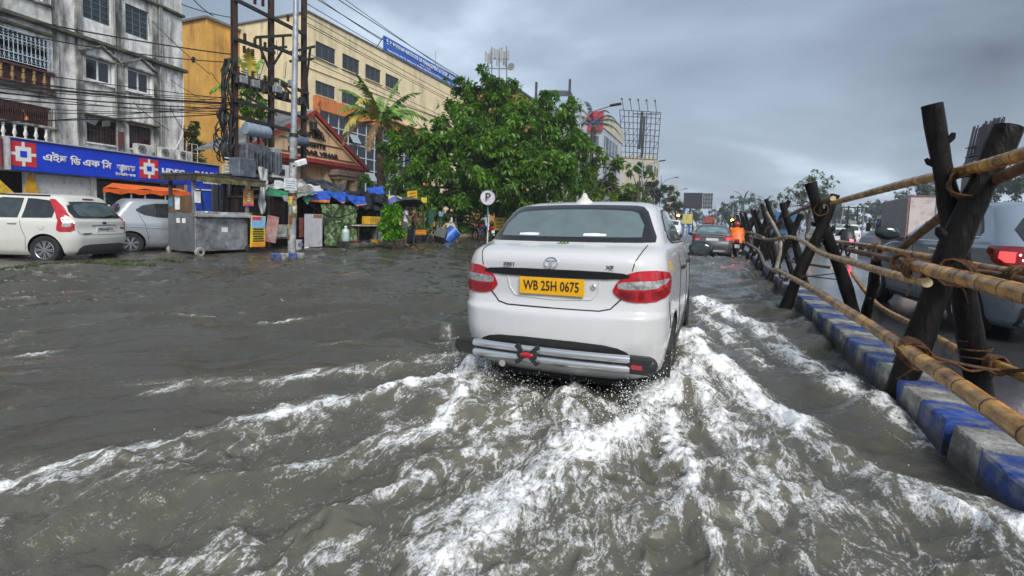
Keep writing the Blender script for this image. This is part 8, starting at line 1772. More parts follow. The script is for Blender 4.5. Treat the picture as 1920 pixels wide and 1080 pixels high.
def leaves_mesh(name, C, T, L_, W_, rs, per, droop, mt, parent, origin=(0, 0, 0), G=None):
    """rosettes of folded leaves at centres C; T outward directions"""
    n = len(C); ang = rs.rand(n, per)*2*math.pi; T = T/np.maximum(np.linalg.norm(T, axis=1, keepdims=True), 1e-6)
    up = np.array([0, 0, 1.0]); A = np.cross(T, up+rs.randn(n, 3)*.2); A /= np.maximum(np.linalg.norm(A, axis=1, keepdims=True), 1e-6); B = np.cross(T, A)
    el = rs.uniform(.1, 1.0, (n, per)); D = (A[:, None]*np.cos(ang)[..., None]+B[:, None]*np.sin(ang)[..., None])*np.cos(el)[..., None]+T[:, None]*np.sin(el)[..., None]*.8
    D[..., 2] -= droop*rs.uniform(.4, 1.2, (n, per)); D /= np.linalg.norm(D, axis=2, keepdims=True)
    D = D.reshape(-1, 3); base = np.repeat(C, per, 0)+D*.03; k = len(D); ln = (L_*rs.uniform(.65, 1.2, k))[:, None]; wd = (W_*rs.uniform(.7, 1.2, k))[:, None]
    S_ = np.cross(D, up+rs.randn(k, 3)*.45); S_ /= np.maximum(np.linalg.norm(S_, axis=1, keepdims=True), 1e-6)
    dn = np.array([0, 0, -1.0])*ln*.18
    p0 = base; p1 = base+D*ln*.5+S_*wd*.5; p2 = base+D*ln+dn; p3 = base+D*ln*.5-S_*wd*.5
    V = np.stack([p0, p1, p2, p3], 1).reshape(-1, 3)-np.array(origin)
    me = bpy.data.meshes.new(name); me.vertices.add(4*k); me.vertices.foreach_set('co', V.ravel()); F = np.arange(4*k, dtype=np.int32).reshape(k, 4); F = np.stack([F[:, [0, 1, 2]], F[:, [0, 2, 3]]], 1).reshape(-1, 3)
    me.loops.add(F.size); me.loops.foreach_set('vertex_index', F.ravel()); me.polygons.add(len(F)); me.polygons.foreach_set('loop_start', np.arange(0, F.size, 3, dtype=np.int32)); me.polygons.foreach_set('loop_total', np.full(len(F), 3, np.int32)); me.update(calc_edges=True)
    tint = np.clip(np.repeat((G if G is not None else rs.rand(n))*.62+rs.rand(n)*.18, per)+rs.rand(k)*.36-.10, 0, 1); at = me.attributes.new('tint', 'FLOAT', 'FACE'); at.data.foreach_set('value', np.repeat(tint, 2).astype(np.float32))
    me.materials.append(mt); o = bpy.data.objects.new(name, me); COL.objects.link(o); o.parent = parent; return o
TRUNK = M('tree_bark', (.075, .055, .04), .85, var=.4, scale=6, bump=.6, bscale=20)
def at_depth(px, py, d):
    return Vector((0, 0, CAM_H))+_ray(px, py)*d
def blob_tree(name, label, base, blobs, nper, leaf, lm, droop=.5, per=9, trunk_r=.25, seed=0, group=None, limbs=True):
    rs = np.random.RandomState(seed); r = thing(name, label, 'tree', base, 0, group); base = Vector(base); C, T, G = [], [], []
    for (c, rad_) in blobs:
        n = int(nper*rad_*rad_); ns = max(6, n//14); d = rs.randn(ns, 3); d /= np.linalg.norm(d, axis=1, keepdims=True); rr = rad_*(.42+.66*rs.rand(ns)**.55)
        lump = 1+.26*np.sin(d[:, 0]*5+seed)*np.sin(d[:, 2]*6+c.x)+.16*np.sin(d[:, 1]*11+c.z)
        sc = np.array(c)+d*(rr*lump)[:, None]*np.array([1, 1, .86]); i = rs.randint(0, ns, n); off = rs.randn(n, 3)*rad_*.105
        C.append(sc[i]+off); T.append(d[i]*.6+off/np.maximum(np.linalg.norm(off, axis=1, keepdims=True), 1e-6)*.7+np.array([0, 0, .2])); G.append(rs.rand(ns)[i])
    C = np.concatenate(C); T = np.concatenate(T); keep = C[:, 2] > .5; G = np.concatenate(G)[keep]; C, T = C[keep], T[keep]
    leaves_mesh('crown', C, T, leaf[0], leaf[1], rs, per, droop, lm, r, base, G)
    m = MB(); top = max((b[0] for b in blobs), key=lambda v: v.z); cen = sum((b[0] for b in blobs), Vector())/len(blobs)
    k = base.lerp(Vector((cen.x, cen.y, cen.z)), .45); k.x = base.x+(cen.x-base.x)*.2; k.y = base.y+(cen.y-base.y)*.2
    m.tube([base-Vector((0, 0, .2)), base.lerp(k, .5)+Vector((.1, .05, 0)), k, k.lerp(top, .5), top-Vector((0, 0, .4))], [trunk_r*1.25, trunk_r, trunk_r*.85, trunk_r*.5, trunk_r*.12], 9)
    if limbs:
        for (c, rad_) in blobs:
            q = k.lerp(top, rs.uniform(0, .4)); mid = q.lerp(c, .55)+Vector((0, 0, .25)); m.tube([q, mid, c], [trunk_r*.42, trunk_r*.26, trunk_r*.08], 6)
            for _ in range(4):
                e = c+Vector(rs.randn(3))*rad_*.55; m.tube([mid.lerp(c, .6), e], [trunk_r*.14, .02], 5)
    m.build('trunk', TRUNK, r, True); return r
LM1 = leaf_mat('broad_leaf_green', (.020, .060, .010), (.16, .33, .03)); LM2 = leaf_mat('yellow_green_leaf', (.035, .085, .012), (.17, .26, .035)); LM3 = leaf_mat('far_leaf_green', (.018, .042, .018), (.050, .090, .030), .2); LMB = leaf_mat('bush_leaf_green', (.05, .17, .01), (.16, .38, .02), .35)
def build_trees():
    P = at_depth
    bl = [((932, 158), 40, 26), ((905, 185), 46, 26.5), ((968, 195), 46, 26), ((1020, 205), 36, 25.5), ((1052, 215), 26, 25.5), ((870, 205), 36, 26), ((850, 240), 46, 25.5), ((915, 245), 66, 26.5), ((985, 245), 58, 25.5), ((1040, 250), 48, 26), ((795, 265), 48, 25), ((760, 290), 38, 24.5), ((775, 320), 44, 24), ((840, 300), 64, 25), ((910, 310), 66, 24), ((985, 305), 62, 24.5), ((1050, 300), 52, 25), ((1085, 275), 32, 26), ((815, 345), 42, 24), ((880, 350), 42, 23.5), ((950, 352), 46, 24), ((1020, 345), 48, 25), ((765, 350), 28, 24), ((1080, 325), 40, 26), ((855, 165), 20, 26), ((1078, 200), 18, 25.5), ((745, 262), 22, 25)]
    B = [(P(x, y, d+2.8), r/900*(d+2.8)) for (x, y), r, d in bl]
    b0 = P(935, 442, 29.5); b0.z = .1
    B += [(P(x, y, d), r/900*d) for (x, y), r, d in (((960, 375), 30, 28.5), ((860, 372), 26, 28.5), ((1020, 380), 32, 28), ((870, 270), 50, 27.5), ((960, 290), 60, 27.5), ((900, 340), 50, 27), ((1000, 330), 50, 27))]
    blob_tree('broadleaf_tree', 'big bushy green tree hiding the far end of the institute', b0, B, 110, (.32, .125), LM1, .6, 9, .32, 3)
    bl = [((1110, 300), 34, 36), ((1135, 325), 38, 36), ((1100, 345), 40, 35), ((1165, 350), 28, 36), ((1150, 370), 30, 36), ((1080, 365), 36, 35), ((1120, 375), 34, 34), ((1185, 372), 20, 37), ((1040, 372), 34, 34)]
    B = [(P(x, y, d), r/900*d) for (x, y), r, d in bl]; b0 = P(1115, 440, 36); b0.z = .1
    blob_tree('broadleaf_tree', 'lighter green tree on the right behind the big one', b0, B, 42, (.40, .17), LM2, .5, 9, .28, 8)
    for k, (lab, pts, dd) in enumerate((('flat topped tree before the cream building with the billboard frame', [((1185, 322), 14), ((1200, 318), 16), ((1220, 326), 10)], 62), ('low dark tree right of the flat topped one', [((1205, 358), 20), ((1230, 352), 18), ((1250, 362), 18), ((1190, 368), 16)], 75), ('dark roadside tree beyond the third street lamp', [((1262, 378), 16), ((1245, 384), 16), ((1275, 390), 12)], 88))):
        B = [(P(x, y, dd), r/900*dd) for (x, y), r in pts]; b0 = P(pts[0][0][0]+8, 430, dd); b0.z = .1
        blob_tree('roadside_tree', lab, b0, B, 60, (.38, .17), LM3 if k else LM1, .4, 8, .25, 30+k)
    # low hedge mass in the shade under the trees
    rs = np.random.RandomState(5); B = []
    for k in range(20):
        y = 17.5+k*.95; B.append((Vector((-14.6+.5*math.sin(k*2.1), y, .8+.3*math.sin(k*1.3))), 1.0)); B.append((Vector((-15.0+.5*math.sin(k*1.7), y+.4, 2.2+.3*math.sin(k*1.9))), 1.05))
    blob_tree('hedge', 'dark overgrown hedge behind the tube fence', (-14.6, 22, .1), B, 62, (.24, .11), LM1, .4, 8, .05, 12, limbs=False)
    # bright bush at the stall
    g = at_z(735, 466, .03); B = [(Vector((g.x, g.y, z)), r) for z, r in ((.25, .30), (.5, .34), (.8, .33), (1.1, .33), (1.38, .30), (1.6, .2))]+[(Vector((g.x-.15, g.y-.22, .95)), .22), (Vector((g.x+.1, g.y+.3, .75)), .2), (Vector((g.x, g.y+.25, 1.5)), .16)]
    blob_tree('leafy_bush', 'bright green leafy bush standing by the stall table', (g.x, g.y, .02), B, 560, (.20, .10), LMB, .75, 8, .04, 14, limbs=False)
    # shrub between the blocks, creeper on the pole frame
    c = at_depth(357, 262, 30); blob_tree('shrub', 'green shrub growing between the old block and the ochre tower', (c.x, c.y, 3.2), [(c, 1.0), (at_depth(362, 285, 30), .8), (at_depth(350, 245, 30), .6)], 90, (.3, .15), LM2, .4, 8, .05, 15, limbs=False)
    c = at_depth(505, 205, 19); blob_tree('creeper', 'dark creeper tangled among the arms of the rusty poles', (c.x, c.y, 2.6), [(c, .45), (at_depth(470, 222, 18), .55), (at_depth(478, 205, 18), .45), (at_depth(460, 175, 18), .4)], 150, (.22, .08), LM1, .4, 8, .04, 16, limbs=False)
    # sparse tree above the second posts and far tree line
    c = at_depth(1518, 365, 70); B = [(at_depth(x, y, 70), r/900*70) for x, y, r in ((1520, 350, 26), (1492, 368, 22), (1548, 362, 24), (1470, 390, 18), (1510, 385, 26), (1560, 345, 12), (1530, 330, 12), (1478, 372, 14))]; b0 = at_depth(1515, 432, 70); b0.z = 0
    blob_tree('sparse_tree', 'pale sparse tree rising behind the second pair of log posts', b0, B, 24, (.42, .20), leaf_mat('pale_leaf_green', (.05, .09, .04), (.16, .22, .11), .3), .3, 6, .3, 21)
    far = [(1300, 405, 26, 150), (1352, 398, 26, 150), (1395, 388, 30, 160), (1420, 400, 20, 140), (1372, 408, 24, 170), (1440, 404, 20, 170), (1580, 402, 30, 150), (1610, 408, 26, 160), (1640, 398, 34, 150), (1670, 395, 34, 140), (1692, 372, 16, 120), (1735, 357, 26, 90), (1768, 366, 30, 90), (1880, 350, 40, 80), (1930, 345, 46, 80), (1830, 368, 30, 90), (1545, 410, 26, 170), (1475, 412, 24, 180), (1320, 412, 20, 190), (1500, 408, 22, 175)]
    for k, (x, y, r, d) in enumerate(far):
        R_ = r/900*d; c = at_depth(x, y, d); rs = np.random.RandomState(60+k); B = [(c+Vector((rs.uniform(-.7, .7)*R_, rs.uniform(-.5, .5)*R_, rs.uniform(-.25, .35)*R_)), R_*rs.uniform(.4, .65)) for _ in range(6)]
        B += [(Vector((c.x+rs.uniform(-.6, .6)*R_, c.y+1, max(c.z-R_*.8, 1.2))), R_*.55)]
        if c.z < 1.5: continue
        blob_tree('distant_tree', 'distant misty tree, %s from the left in the line beyond the traffic' % 'first second third fourth fifth sixth seventh eighth ninth tenth eleventh twelfth thirteenth fourteenth fifteenth sixteenth seventeenth eighteenth nineteenth twentieth'.split()[sorted(range(len(far)), key=lambda i: far[i][0]).index(k)], (c.x, c.y, 0), B, 900/(R_*R_)/2.2, (R_*.085, R_*.05), LM3, .3, 7, R_*.06, 60+k, 'distant trees beyond the traffic', limbs=False)
build_trees()
def frond(m, base, az, el, L, mat_i, droop, rs, leaf=.62, n=34):
    P = []; d = Vector((math.cos(az)*math.cos(el), math.sin(az)*math.cos(el), math.sin(el))); p = Vector(base)
    for i in range(13):
        P.append(p.copy()); p = p+d*(L/12); d = (d+Vector((0, 0, -droop/12*(1+i*.12)))).normalized()
    m.tube(P, [.035*(1-i/13)+.006 for i in range(13)], 5)
    for i in range(n):
        t = .12+.88*i/n; k = min(int(t*12), 11); q = P[k].lerp(P[k+1], t*12-k); d = (P[k+1]-P[k]).normalized(); s = d.cross(Vector((0, 0, 1))).normalized(); ll = leaf*math.sin(math.pi*min(1, .12+t*.9))**.6*rs.uniform(.8, 1.1)
        for sd in (-1, 1):
            e = q+s*sd*ll*.62+d*ll*.55+Vector((0, 0, -ll*rs.uniform(.25, .75))); w = d*.04; md = q.lerp(e, .5)+Vector((0, 0, .06*ll)); m.add([q-w, q+w, md+w*1.2, md-w*1.2, e], [(0, 1, 2, 3), (3, 2, 4)])
PG = M('palm_green', (.13, .27, .03), .45, var=.45, scale=1.2); PY = M('palm_yellow', (.42, .36, .05), .5, var=.35, scale=1.2); PB = M('palm_dry', (.20, .12, .04), .7, var=.35)
def palm(label, base, top, L, fronds, seed, tr=.2, name='coconut_palm'):
    rs = np.random.RandomState(seed); r = thing(name, label, 'palm', base); base, top = Vector(base), Vector(top); m = MB(); P = [base.lerp(top, i/14)+Vector((.12*math.sin(i*.3), .05*math.sin(i*.5), 0)) for i in range(15)]; P[-1] = top
    m.tube(P, [tr*(1.25-.5*i/14)*(1+.06*(i % 2)) for i in range(15)], 10); m.build('trunk', M('palm_trunk', (.09, .06, .045), .85, var=.4, scale=5, bump=.5), r, True)
    for (az, el, ln, dr, mt) in fronds:
        m = MB(); frond(m, top+Vector((0, 0, .05)), rad(az), rad(el), L*ln, 0, dr, rs); m.build('frond', mt, r)
    for k in range(5):
        m = MB(); a = k*1.26; m.ell(top+Vector((.2*math.cos(a), .2*math.sin(a), -.15)), (.11, .11, .14), 10, 7); m.build('coconut', M('coconut_husk', (.20, .20, .05), .5, var=.3), r, True)
    return r
t = at_x(713, 232, -19); b = Vector((-19, t.y+.1, 0))
palm('coconut palm with yellowing drooping fronds before the glass front', b, t, 3.3, [(90, 55, 1, .9, PG), (60, 75, 1, .7, PG), (250, 70, .95, .7, PG), (110, 30, 1, 1.2, PG), (75, 20, 1.0, .9, PY), (265, 25, 1.1, 1.5, PY), (280, 50, 1.0, 1.3, PY), (240, 5, 1.05, 1.6, PB), (290, -5, .95, 1.5, PB), (40, 40, 1, 1.0, PG), (0, 35, .9, 1.2, PG), (330, 40, .95, 1.2, PG), (180, 40, 1, 1.0, PG), (210, 60, 1, .9, PG), (130, 62, 1, .8, PG), (85, 5, .95, 1.3, PY), (70, 48, 1.05, 1.0, PG), (275, 62, 1.05, 1.1, PG), (100, 45, 1.0, 1.0, PG), (255, 40, 1.0, 1.2, PG), (20, 60, 1, .9, PG)], 4, .25)
t = at_depth(468, 168, 24); palm('small palm with green fronds seen between the first two rusty poles', (t.x, t.y, 1.0), t, 2.0, [(k*40, 20+30*(k % 3), 1, 1.1, PG if k % 4 else PY) for k in range(10)], 7, .16)
t = at_depth(1112, 235, 60); palm('dark palm in front of the glass building with the red sign', (t.x, t.y, 0), t, 4.5, [(k*33, 15+25*(k % 3), 1, 1.3, M('palm_dark', (.02, .05, .02), .6)) for k in range(11)], 9, .25)
t = at_depth(1395, 378, 150); palm('distant palm crown above the trees behind the amber signal', (t.x, t.y, 0), t, 5.0, [(k*36, 20+25*(k % 3), 1, 1.2, MATS['palm_dark']) for k in range(10)], 10, .3)
t = at_depth(1438, 380, 150); palm('distant round palm crown right of the amber signal', (t.x, t.y, 0), t, 5.5, [(k*36, 10+25*(k % 3), 1, 1.5, MATS['palm_dark']) for k in range(10)], 11, .3)

# ------------------------------------------------------------------ far buildings, frames, lamps
def build_far():
    P = at_depth
    wall = M('far_white_wall', (.42, .45, .48), .7, var=.12, scale=.4); cream = M('far_cream_wall', (.50, .46, .36), .8, var=.15, scale=.4); gl = M('far_glass', (.10, .16, .19), .12, var=.3, scale=.5); dark = M('far_dark', (.05, .055, .065), .7)
    # glass office block with red sign
    Y = 92; c = at_y(1133, 212, Y); cl = at_y(1055, 212, Y); e = at_x(1168, 240, c.x); H = c.z; r = thing('office_block', 'pale glass office block with a red sign on its corner', 'building', (c.x, Y, 0))
    m = MB(); m.box(((c.x+cl.x)/2, (Y+e.y)/2, H/2), (c.x-cl.x, e.y-Y, H)); m.build('wall', wall, r)
    m = MB(); m.box((c.x+.05, (Y+e.y)/2, H-1.4), (.3, e.y-Y+.3, 2.8)); m.box(((c.x+cl.x)/2, Y-.05, H-1.4), (c.x-cl.x, .3, 2.8)); m.build('parapet_band', cream, r)
    for k in range(4):
        z = H-5.6-k*3.9
        m = MB(); m.box((c.x+.10, Y+(e.y-Y)*.38, z), (.2, (e.y-Y)*.66, 3.0)); g = m.build('window_band', gl, r)
        m = MB()
        for q in range(5): m.box((c.x+.22, Y+(e.y-Y)*(.08+.15*q), z), (.06, .15, 3.0))
        m.build('mullion', wall, g)
        m = MB(); m.box(((c.x+cl.x)/2, Y-.10, z), ((c.x-cl.x)*.8, .2, 2.6)); m.build('window_band', gl, r)
    s = thing('rooftop_sign', 'red rooftop sign with blue lettering on the glass office block', 'sign', (c.x-2, Y-.4, H-2)); a = at_y(1104, 212, Y); m = MB(); w = c.x-a.x; hh = 3.6; m.box((c.x-w/2, Y-.45, H-hh/2+.3), (w, .3, hh)); m.build('panel', M('airy_red', (.50, .02, .05), .4, var=.1), s)
    R = Matrix(((1, 0, 0), (0, 0, -1), (0, 1, 0))); tx = text_obj('digital', 'lettering', 1.9, (0, 0, 0), Matrix.Identity(3), M('sign_violet', (.12, .12, .60), .4), None, depth=.1, bold=.05); xs = [v.co.x for v in tx.data.vertices]; k = w*.84/(max(xs)-min(xs)); tx.data.transform(Matrix.Translation((c.x-w*.92-min(xs)*k, Y-.68, H-hh+1.3)) @ R.to_4x4() @ Matrix.Diagonal((k, 1, 1, 1))); tx.data.transform(ORIGIN[s.name].inverted()); tx.parent = s
    # steel billboard frame on the cream block
    Y = 112; a, b = at_y(1166, 292, Y), at_y(1226, 296, Y); H = a.z; r = thing('cream_block', 'cream block under the empty billboard frame', 'building', (a.x, Y, 0)); m = MB(); m.box(((a.x+b.x)/2, Y+6, H/2), (b.x-a.x, 12, H)); m.build('wall', cream, r)
    for i in range(2):
        for j in range(4):
            x = a.x+(b.x-a.x)*(.62+.26*i); z = H-3.2-3.6*j; m = MB(); m.box((x, Y-.04, z), (1.4, .15, 1.9)); m.build('window', dark, r)
            m = MB(); m.box((b.x+.04, Y+3+i*4, z), (.15, 1.6, 1.9)); m.build('window', dark, r)
    m = MB(); m.box((a.x+(b.x-a.x)*.75, Y-.8, H-8), ((b.x-a.x)*.5, 1.6, .3)); m.box((a.x+(b.x-a.x)*.75, Y-.8, H-12), ((b.x-a.x)*.5, 1.6, .3)); m.build('balcony_slab', dark, r)
    r = thing('empty_billboard', 'empty rusty steel billboard frame standing on the cream roof', 'billboard frame', (a.x, Y, H)); fm = M('frame_steel', (.07, .06, .065), .6, var=.3)
    TL, TR, BL, BR = at_y(1162, 206, Y), at_y(1239, 211, Y), at_y(1166, 296, Y), at_y(1232, 300, Y); nx, nz = 9, 8
    for i in range(nx+1):
        t = i/nx; m = MB(); m.bar(BL.lerp(BR, t), TL.lerp(TR, t), .16); m.build('upright', fm, r)
    for j in range(nz+1):
        t = j/nz; m = MB(); m.bar(BL.lerp(TL, t), BR.lerp(TR, t), .14); m.build('cross_bar', fm, r)
    rs = random.Random(5); m = MB()
    for i in range(nx):
        for j in range(nz):
            if rs.random() < .55:
                q = lambda u, v: BL.lerp(BR, u).lerp(TL.lerp(TR, u), v); m.bar(q(i/nx, j/nz), q((i+1)/nx, (j+1)/nz) if rs.random() < .5 else q((i+1)/nx, j/nz) if rs.random() < .5 else q(i/nx, (j+1)/nz)+Vector((0, 1.2, 0)), .10)
    stuff(m.build('bracing', fm, r))
    for i in range(5):
        t = (i+.5)/5; p = TL.lerp(TR, t); m = MB(); m.tube([p, p+Vector((-.3, -1.2, 2.2))], .08, 5); m.box(p+Vector((-.3, -1.4, 2.2)), (.4, .5, .3)); m.build('flood_lamp', fm, r)
    m = MB(); q = lambda u, v: BL.lerp(BR, u).lerp(TL.lerp(TR, u), v)
    for u, v, u2, v2, w in ((.50, .2, .56, .98, .6), (.58, .05, .62, .9, .5), (.35, .93, .98, .96, .5)): m.bar(q(u, v)+Vector((0, -.3, 0)), q(u2, v2)+Vector((0, -.3, 0)), w, .1)
    m.build('torn_sheet', M('torn_black_sheet', (.02, .02, .022), .6), r)
    # ochre block with antennas behind the big tree, shed roof building
    Y = 60; a, b = at_y(858, 172, Y), at_y(962, 160, Y); r = thing('ochre_block', 'ochre block peeping over the big tree below the antennas', 'building', (a.x, Y, 0)); m = MB(); m.box(((a.x+b.x)/2, Y+6, a.z/2), (b.x-a.x, 12, a.z)); m.build('wall', M('far_ochre', (.42, .22, .08), .8, var=.15), r)
    m = MB(); m.box(((a.x+b.x)/2, Y+6, a.z+.1), (b.x-a.x+.4, 12.4, .3)); m.build('parapet', dark, r)
    r = thing('antenna_mast', 'cluster of phone antennas on a rooftop mast above the big tree', 'antenna mast', ((a.x+b.x)/2, Y+1, a.z)); c = at_y(934, 150, Y+1); rs = random.Random(8); am = M('antenna_grey', (.20, .21, .22), .5)
    m = MB()
    for px in (922, 936, 950): q = at_y(px, 160, Y+1); m.tube([q, at_y(px, 88+rs.uniform(-2, 8), Y+1)], .09, 6)
    for z in (110, 128): m.bar(at_y(918, z, Y+1), at_y(954, z+1, Y+1), .12)
    m.build('mast', am, r, True)
    for k in range(11):
        px = 911+k*4.3; t0 = 92+rs.uniform(-4, 8); t1 = t0+rs.uniform(20, 32); u, v = at_y(px, t0, Y+1+rs.uniform(-1, 1)), at_y(px, t1, Y+1); m = MB(); m.box((u.x, u.y, (u.z+v.z)/2), (.22, .18, u.z-v.z), bevel=.03); m.build('panel_antenna', M('antenna_pale', (.36, .37, .36), .5), r)
    m = MB(); q = at_y(958, 125, Y); m.lathe(q, [(.001, .12), (.35, .08), (.5, 0)], 14, 'Y'); m.build('dish', am, r)
    Y = 70; a, b = at_y(1000, 190, Y), at_y(1072, 190, Y); r = thing('roof_shed_block', 'white block with a dark sloping shed roof beside the big tree top', 'building', (a.x, Y, 0)); m = MB(); m.box(((a.x+b.x)/2, Y+5, (a.z-1.2)/2), (b.x-a.x, 9, a.z-1.2)); m.build('wall', wall, r)
    A, B_, C_, D_ = at_y(1003, 156, Y), at_y(1056, 157, Y), at_y(1074, 178, Y), at_y(1018, 176, Y-3); m = MB(); m.add([A+Vector((0, 4, 0)), B_+Vector((0, 4, 0)), C_, D_]+[p-Vector((0, 0, .25)) for p in (A+Vector((0, 4, 0)), B_+Vector((0, 4, 0)), C_, D_)], [(3, 2, 1, 0), (4, 5, 6, 7), (0, 1, 5, 4), (1, 2, 6, 5), (2, 3, 7, 6), (3, 0, 4, 7)]); m.build('shed_roof', dark, r)
    for x in (a.x+.4, b.x-.4): m = MB(); m.box((x, Y, a.z+.6), (.3, .3, 4.5)); m.build('roof_post', dark, r)
    for k, (px0, px1, py, Y, mt, lab) in enumerate(((1252, 1268, 346, 190, cream, 'beige tower far down the road left of the dark billboard'), (1268, 1282, 372, 230, wall, 'low grey block beside the beige far tower'), (1333, 1345, 385, 260, wall, 'grey block edge right of the dark billboard'))):
        a, b = at_y(px0, py, Y), at_y(px1, py, Y); r = thing('far_tower', lab, 'building', (a.x, Y, 0)); m = MB(); m.box(((a.x+b.x)/2, Y+5, a.z/2), (b.x-a.x, 10, a.z)); m.build('wall', mt, r)
        for j in range(6):
            m = MB(); m.box(((a.x+b.x)/2, Y-.05, a.z-2.5-j*3.2), ((b.x-a.x)*.7, .2, 1.3)); m.build('window_band', dark, r)
    # dark billboard on blue posts
    Y = 90; a, b = at_y(1281, 391, Y), at_y(1338, 362, Y); r = thing('billboard', 'dark empty billboard on blue posts above the road', 'billboard', (a.x, Y, 0)); m = MB(); m.box(((a.x+b.x)/2-(b.x-a.x)*.18, Y, (a.z+b.z)/2), ((b.x-a.x)*.64, .4, b.z-a.z)); m.build('panel', M('billboard_dark', (.03, .032, .04), .6), r)
    m = MB(); m.box((b.x-(b.x-a.x)*.18, Y, (a.z+b.z)/2), ((b.x-a.x)*.33, .4, b.z-a.z-.1)); m.build('pale_panel', M('billboard_pale', (.20, .22, .25), .6), r)
    m = MB()
    for j in range(4): m.box((b.x-(b.x-a.x)*.18, Y-.24, a.z+(b.z-a.z)*(j+.5)/4), ((b.x-a.x)*.33, .06, .07)); m.box((b.x-(b.x-a.x)*(.05+.09*j), Y-.25, (a.z+b.z)/2), (.07, .05, b.z-a.z))
    m.build('panel_grid', dark, r)
    for px in (1283, 1294):
        q = at_y(px, 395, Y); m = MB(); m.tube([(q.x, Y+.3, 0), (q.x, Y+.3, q.z+.5)], .16, 8); m.build('post', M('post_blue', (.04, .14, .40), .5), r, True)
    # street lamps down the left side
    def lamp(x, y, k, lab):
        r = thing('street_lamp', lab, 'street lamp', (x, y, 0), 0, 'double arm street lamps'); m = MB(); m.tube([(0, 0, 0), (0, 0, 5), (0, 0, 9.6)], [.12, .09, .05], 10); m.build('pole', GALV, r, True, local=True)
        for s in (-1, 1):
            m = MB(); m.tube([(0, 0, 8.0), (s*.8, 0, 8.75), (s*2.0, 0, 9.05)], .045, 7); m.build('arm', GALV, r, True, local=True)
            m = MB(); m.box((s*2.35, 0, 9.12), (.75, .28, .13), M=Matrix.Rotation(-s*.12, 3, 'Y'), bevel=.03); m.build('lamp_head', M('lamp_head_dark', (.035, .037, .04), .5), r, local=True)
            if k >= 2:
                m = MB(); m.tube([(s*.05, 0, 7.9), (s*.9, 0, 7.0)], .05, 6); m.box((s*1.0, 0, 6.9), (.4, .15, .3), M=Matrix.Rotation(s*.8, 3, 'Y')); m.build('lower_bracket', GALV, r, True, local=True)
    for k, (y, lab) in enumerate(((32.4, 'nearest street lamp rising out of the big tree'), (62, 'second street lamp standing before the cream block'), (84, 'third street lamp with lower brackets'), (110, 'farthest street lamp left of the dark billboard'))): lamp(-9.0, y, k, lab)
    # amber signals and thin poles
    am = M('amber_lamp', (1, .4, .05), .4, emit=(1, .30, .03), estr=14.0)
    for px, py, Y, base, lab in ((1373, 413, 60, 428, 'amber flashing signal above the rider in orange'), (1272, 404, 60, 428, 'amber signal beside the taxi roof'), (1523, 419, 60, 428, 'small amber signal behind the second log posts')):
        c = at_y(px, py, Y); r = thing('signal_post', lab, 'signal', (c.x, Y, 0)); m = MB(); m.tube([(c.x, Y, 0), (c.x, Y, c.z+(1.6 if px == 1373 else .4))], .06, 6); m.build('post', GALV, r, True); m = MB(); m.box((c.x, Y-.1, c.z), (.36, .2, .5), bevel=.03); m.build('housing', BLACKP, r); m = MB(); m.ell((c.x, Y-.24, c.z), (.15 if px != 1523 else .08, .06, .15 if px != 1523 else .08), 14, 8); m.build('lit_lens', am, r, True)
    c = at_y(1279, 410, 50); r = thing('yellow_board', 'small yellow board on a post beside the taxi window', 'sign', (c.x, 50, 0)); m = MB(); m.box((c.x+.5, 50, c.z), (.9, .08, .95)); m.build('panel', M('board_pale_yellow', (.60, .52, .15), .5), r); m = MB(); m.tube([(c.x+.5, 50.1, 0), (c.x+.5, 50.1, c.z)], .05, 6); m.build('post', GALV, r, True)
    for px, top, Y, lab in ((1583, 384, 80, 'leaning thin pole right of the second log posts'), (1621, 380, 80, 'thin lamp post beyond the rider with the red lamp')):
        c = at_y(px, top, Y); r = thing('thin_pole', lab, 'pole', (c.x, Y, 0)); m = MB(); m.tube([(c.x-(.5 if px == 1583 else 0), Y, 0), c], .07, 6); m.tube([c, c+Vector((1.2, 0, .1))], .05, 5); m.build('shaft', GALV, r, True)
    c = at_y(1600, 386, 75); r = thing('twin_pole', 'twin pole with transformer far behind the rider with the red lamp', 'power pole', (c.x, 75, 0)); m = MB()
    for dx in (-.5, .5): m.tube([(c.x+dx, 75, 0), (c.x+dx, 75, c.z)], .09, 6)
    m.bar((c.x-1.2, 75, c.z-.2), (c.x+1.2, 75, c.z-.2), .14); m.bar((c.x-.8, 75, c.z-1.2), (c.x+.8, 75, c.z-1.2), .14); m.build('shaft', IRON, r, True); m = MB(); m.box((c.x, 75, c.z-2.4), (.9, .6, .9), bevel=.05); m.build('transformer_tank', M('meter_grey', (.26, .28, .27)), r)
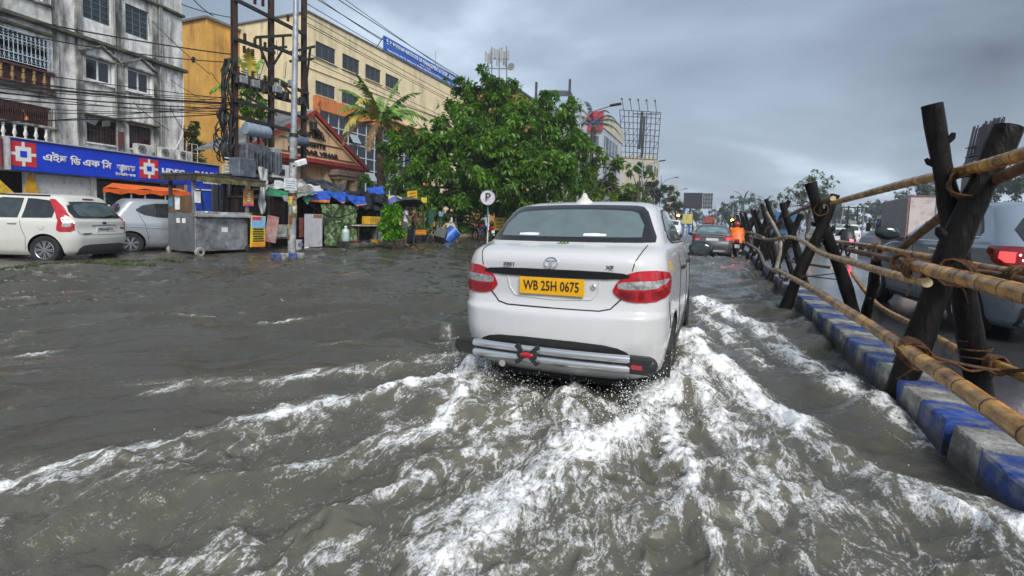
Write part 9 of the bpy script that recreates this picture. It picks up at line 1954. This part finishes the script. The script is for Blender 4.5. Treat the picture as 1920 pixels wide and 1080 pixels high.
    c = at_y(1401, 413, 70); r = thing('direction_board', 'small pale blue road board beside the far log posts', 'sign', (c.x, 70, 0)); m = MB(); m.box((c.x, 70, c.z), (1.7, .1, .9)); m.build('panel', M('board_pale_blue', (.16, .32, .40), .5), r); m = MB(); m.tube([(c.x, 70.1, 0), (c.x, 70.1, c.z)], .06, 6); m.build('post', GALV, r, True)
    wire('far thin wire strung between the poles beyond the signal', [at_y(1372, 396, 90), at_y(1430, 396, 90)], .03, .1, 'far wires')
    # pillar under construction with bare reinforcing bars
    Y = 40; a, b = at_y(1824, 310, Y), at_y(1868, 310, Y); r = thing('pillar_cage', 'unfinished flyover pillar with upright bare reinforcing bars', 'pillar', ((a.x+b.x)/2, Y, 0)); m = MB(); m.box(((a.x+b.x)/2, Y+.7, 3.0), (b.x-a.x, 1.4, 6.0)); m.build('concrete_base', M('raw_concrete', (.16, .155, .15), .8, var=.2), r); rs = random.Random(3)
    for k in range(15):
        for q in (0, 1):
            t = k/14; x = a.x+.06+(b.x-a.x-.12)*t; top = at_y(1846, 222, Y).z+rs.uniform(-.15, .12)-(.25 if t < .45 else 0); m = MB(); m.tube([(x, Y+.1+q*1.2, 5.9), (x+.28*(1), Y+.1+q*1.2, top)], .034, 5); m.build('reinforcing_bar', M('rebar_dark', (.035, .035, .042), .5, .5), r, True)
    for z in (6.4, 7.0): 
        m = MB(); m.box(((a.x+b.x)/2+.1, Y+.7, z), (b.x-a.x+.1, 1.4, .05)); m.build('stirrup', MATS['rebar_dark'], r)
build_far()

# ------------------------------------------------------------------ rain mist between here and the far trees
def haze():
    m = bpy.data.materials.new('rain_mist'); m.use_nodes = True; nt = m.node_tree; nt.nodes.clear(); o = nt.nodes.new('ShaderNodeOutputMaterial'); v = nt.nodes.new('ShaderNodeVolumePrincipled')
    v.inputs['Color'].default_value = (.86, .92, 1.0, 1); v.inputs['Density'].default_value = .0009; v.inputs['Anisotropy'].default_value = 0.1; nt.links.new(v.outputs[0], o.inputs['Volume'])
    b = MB(); b.box((0, 250, 18.3), (900, 660, 39)); h = b.build('haze', m); stuff(h)
haze()
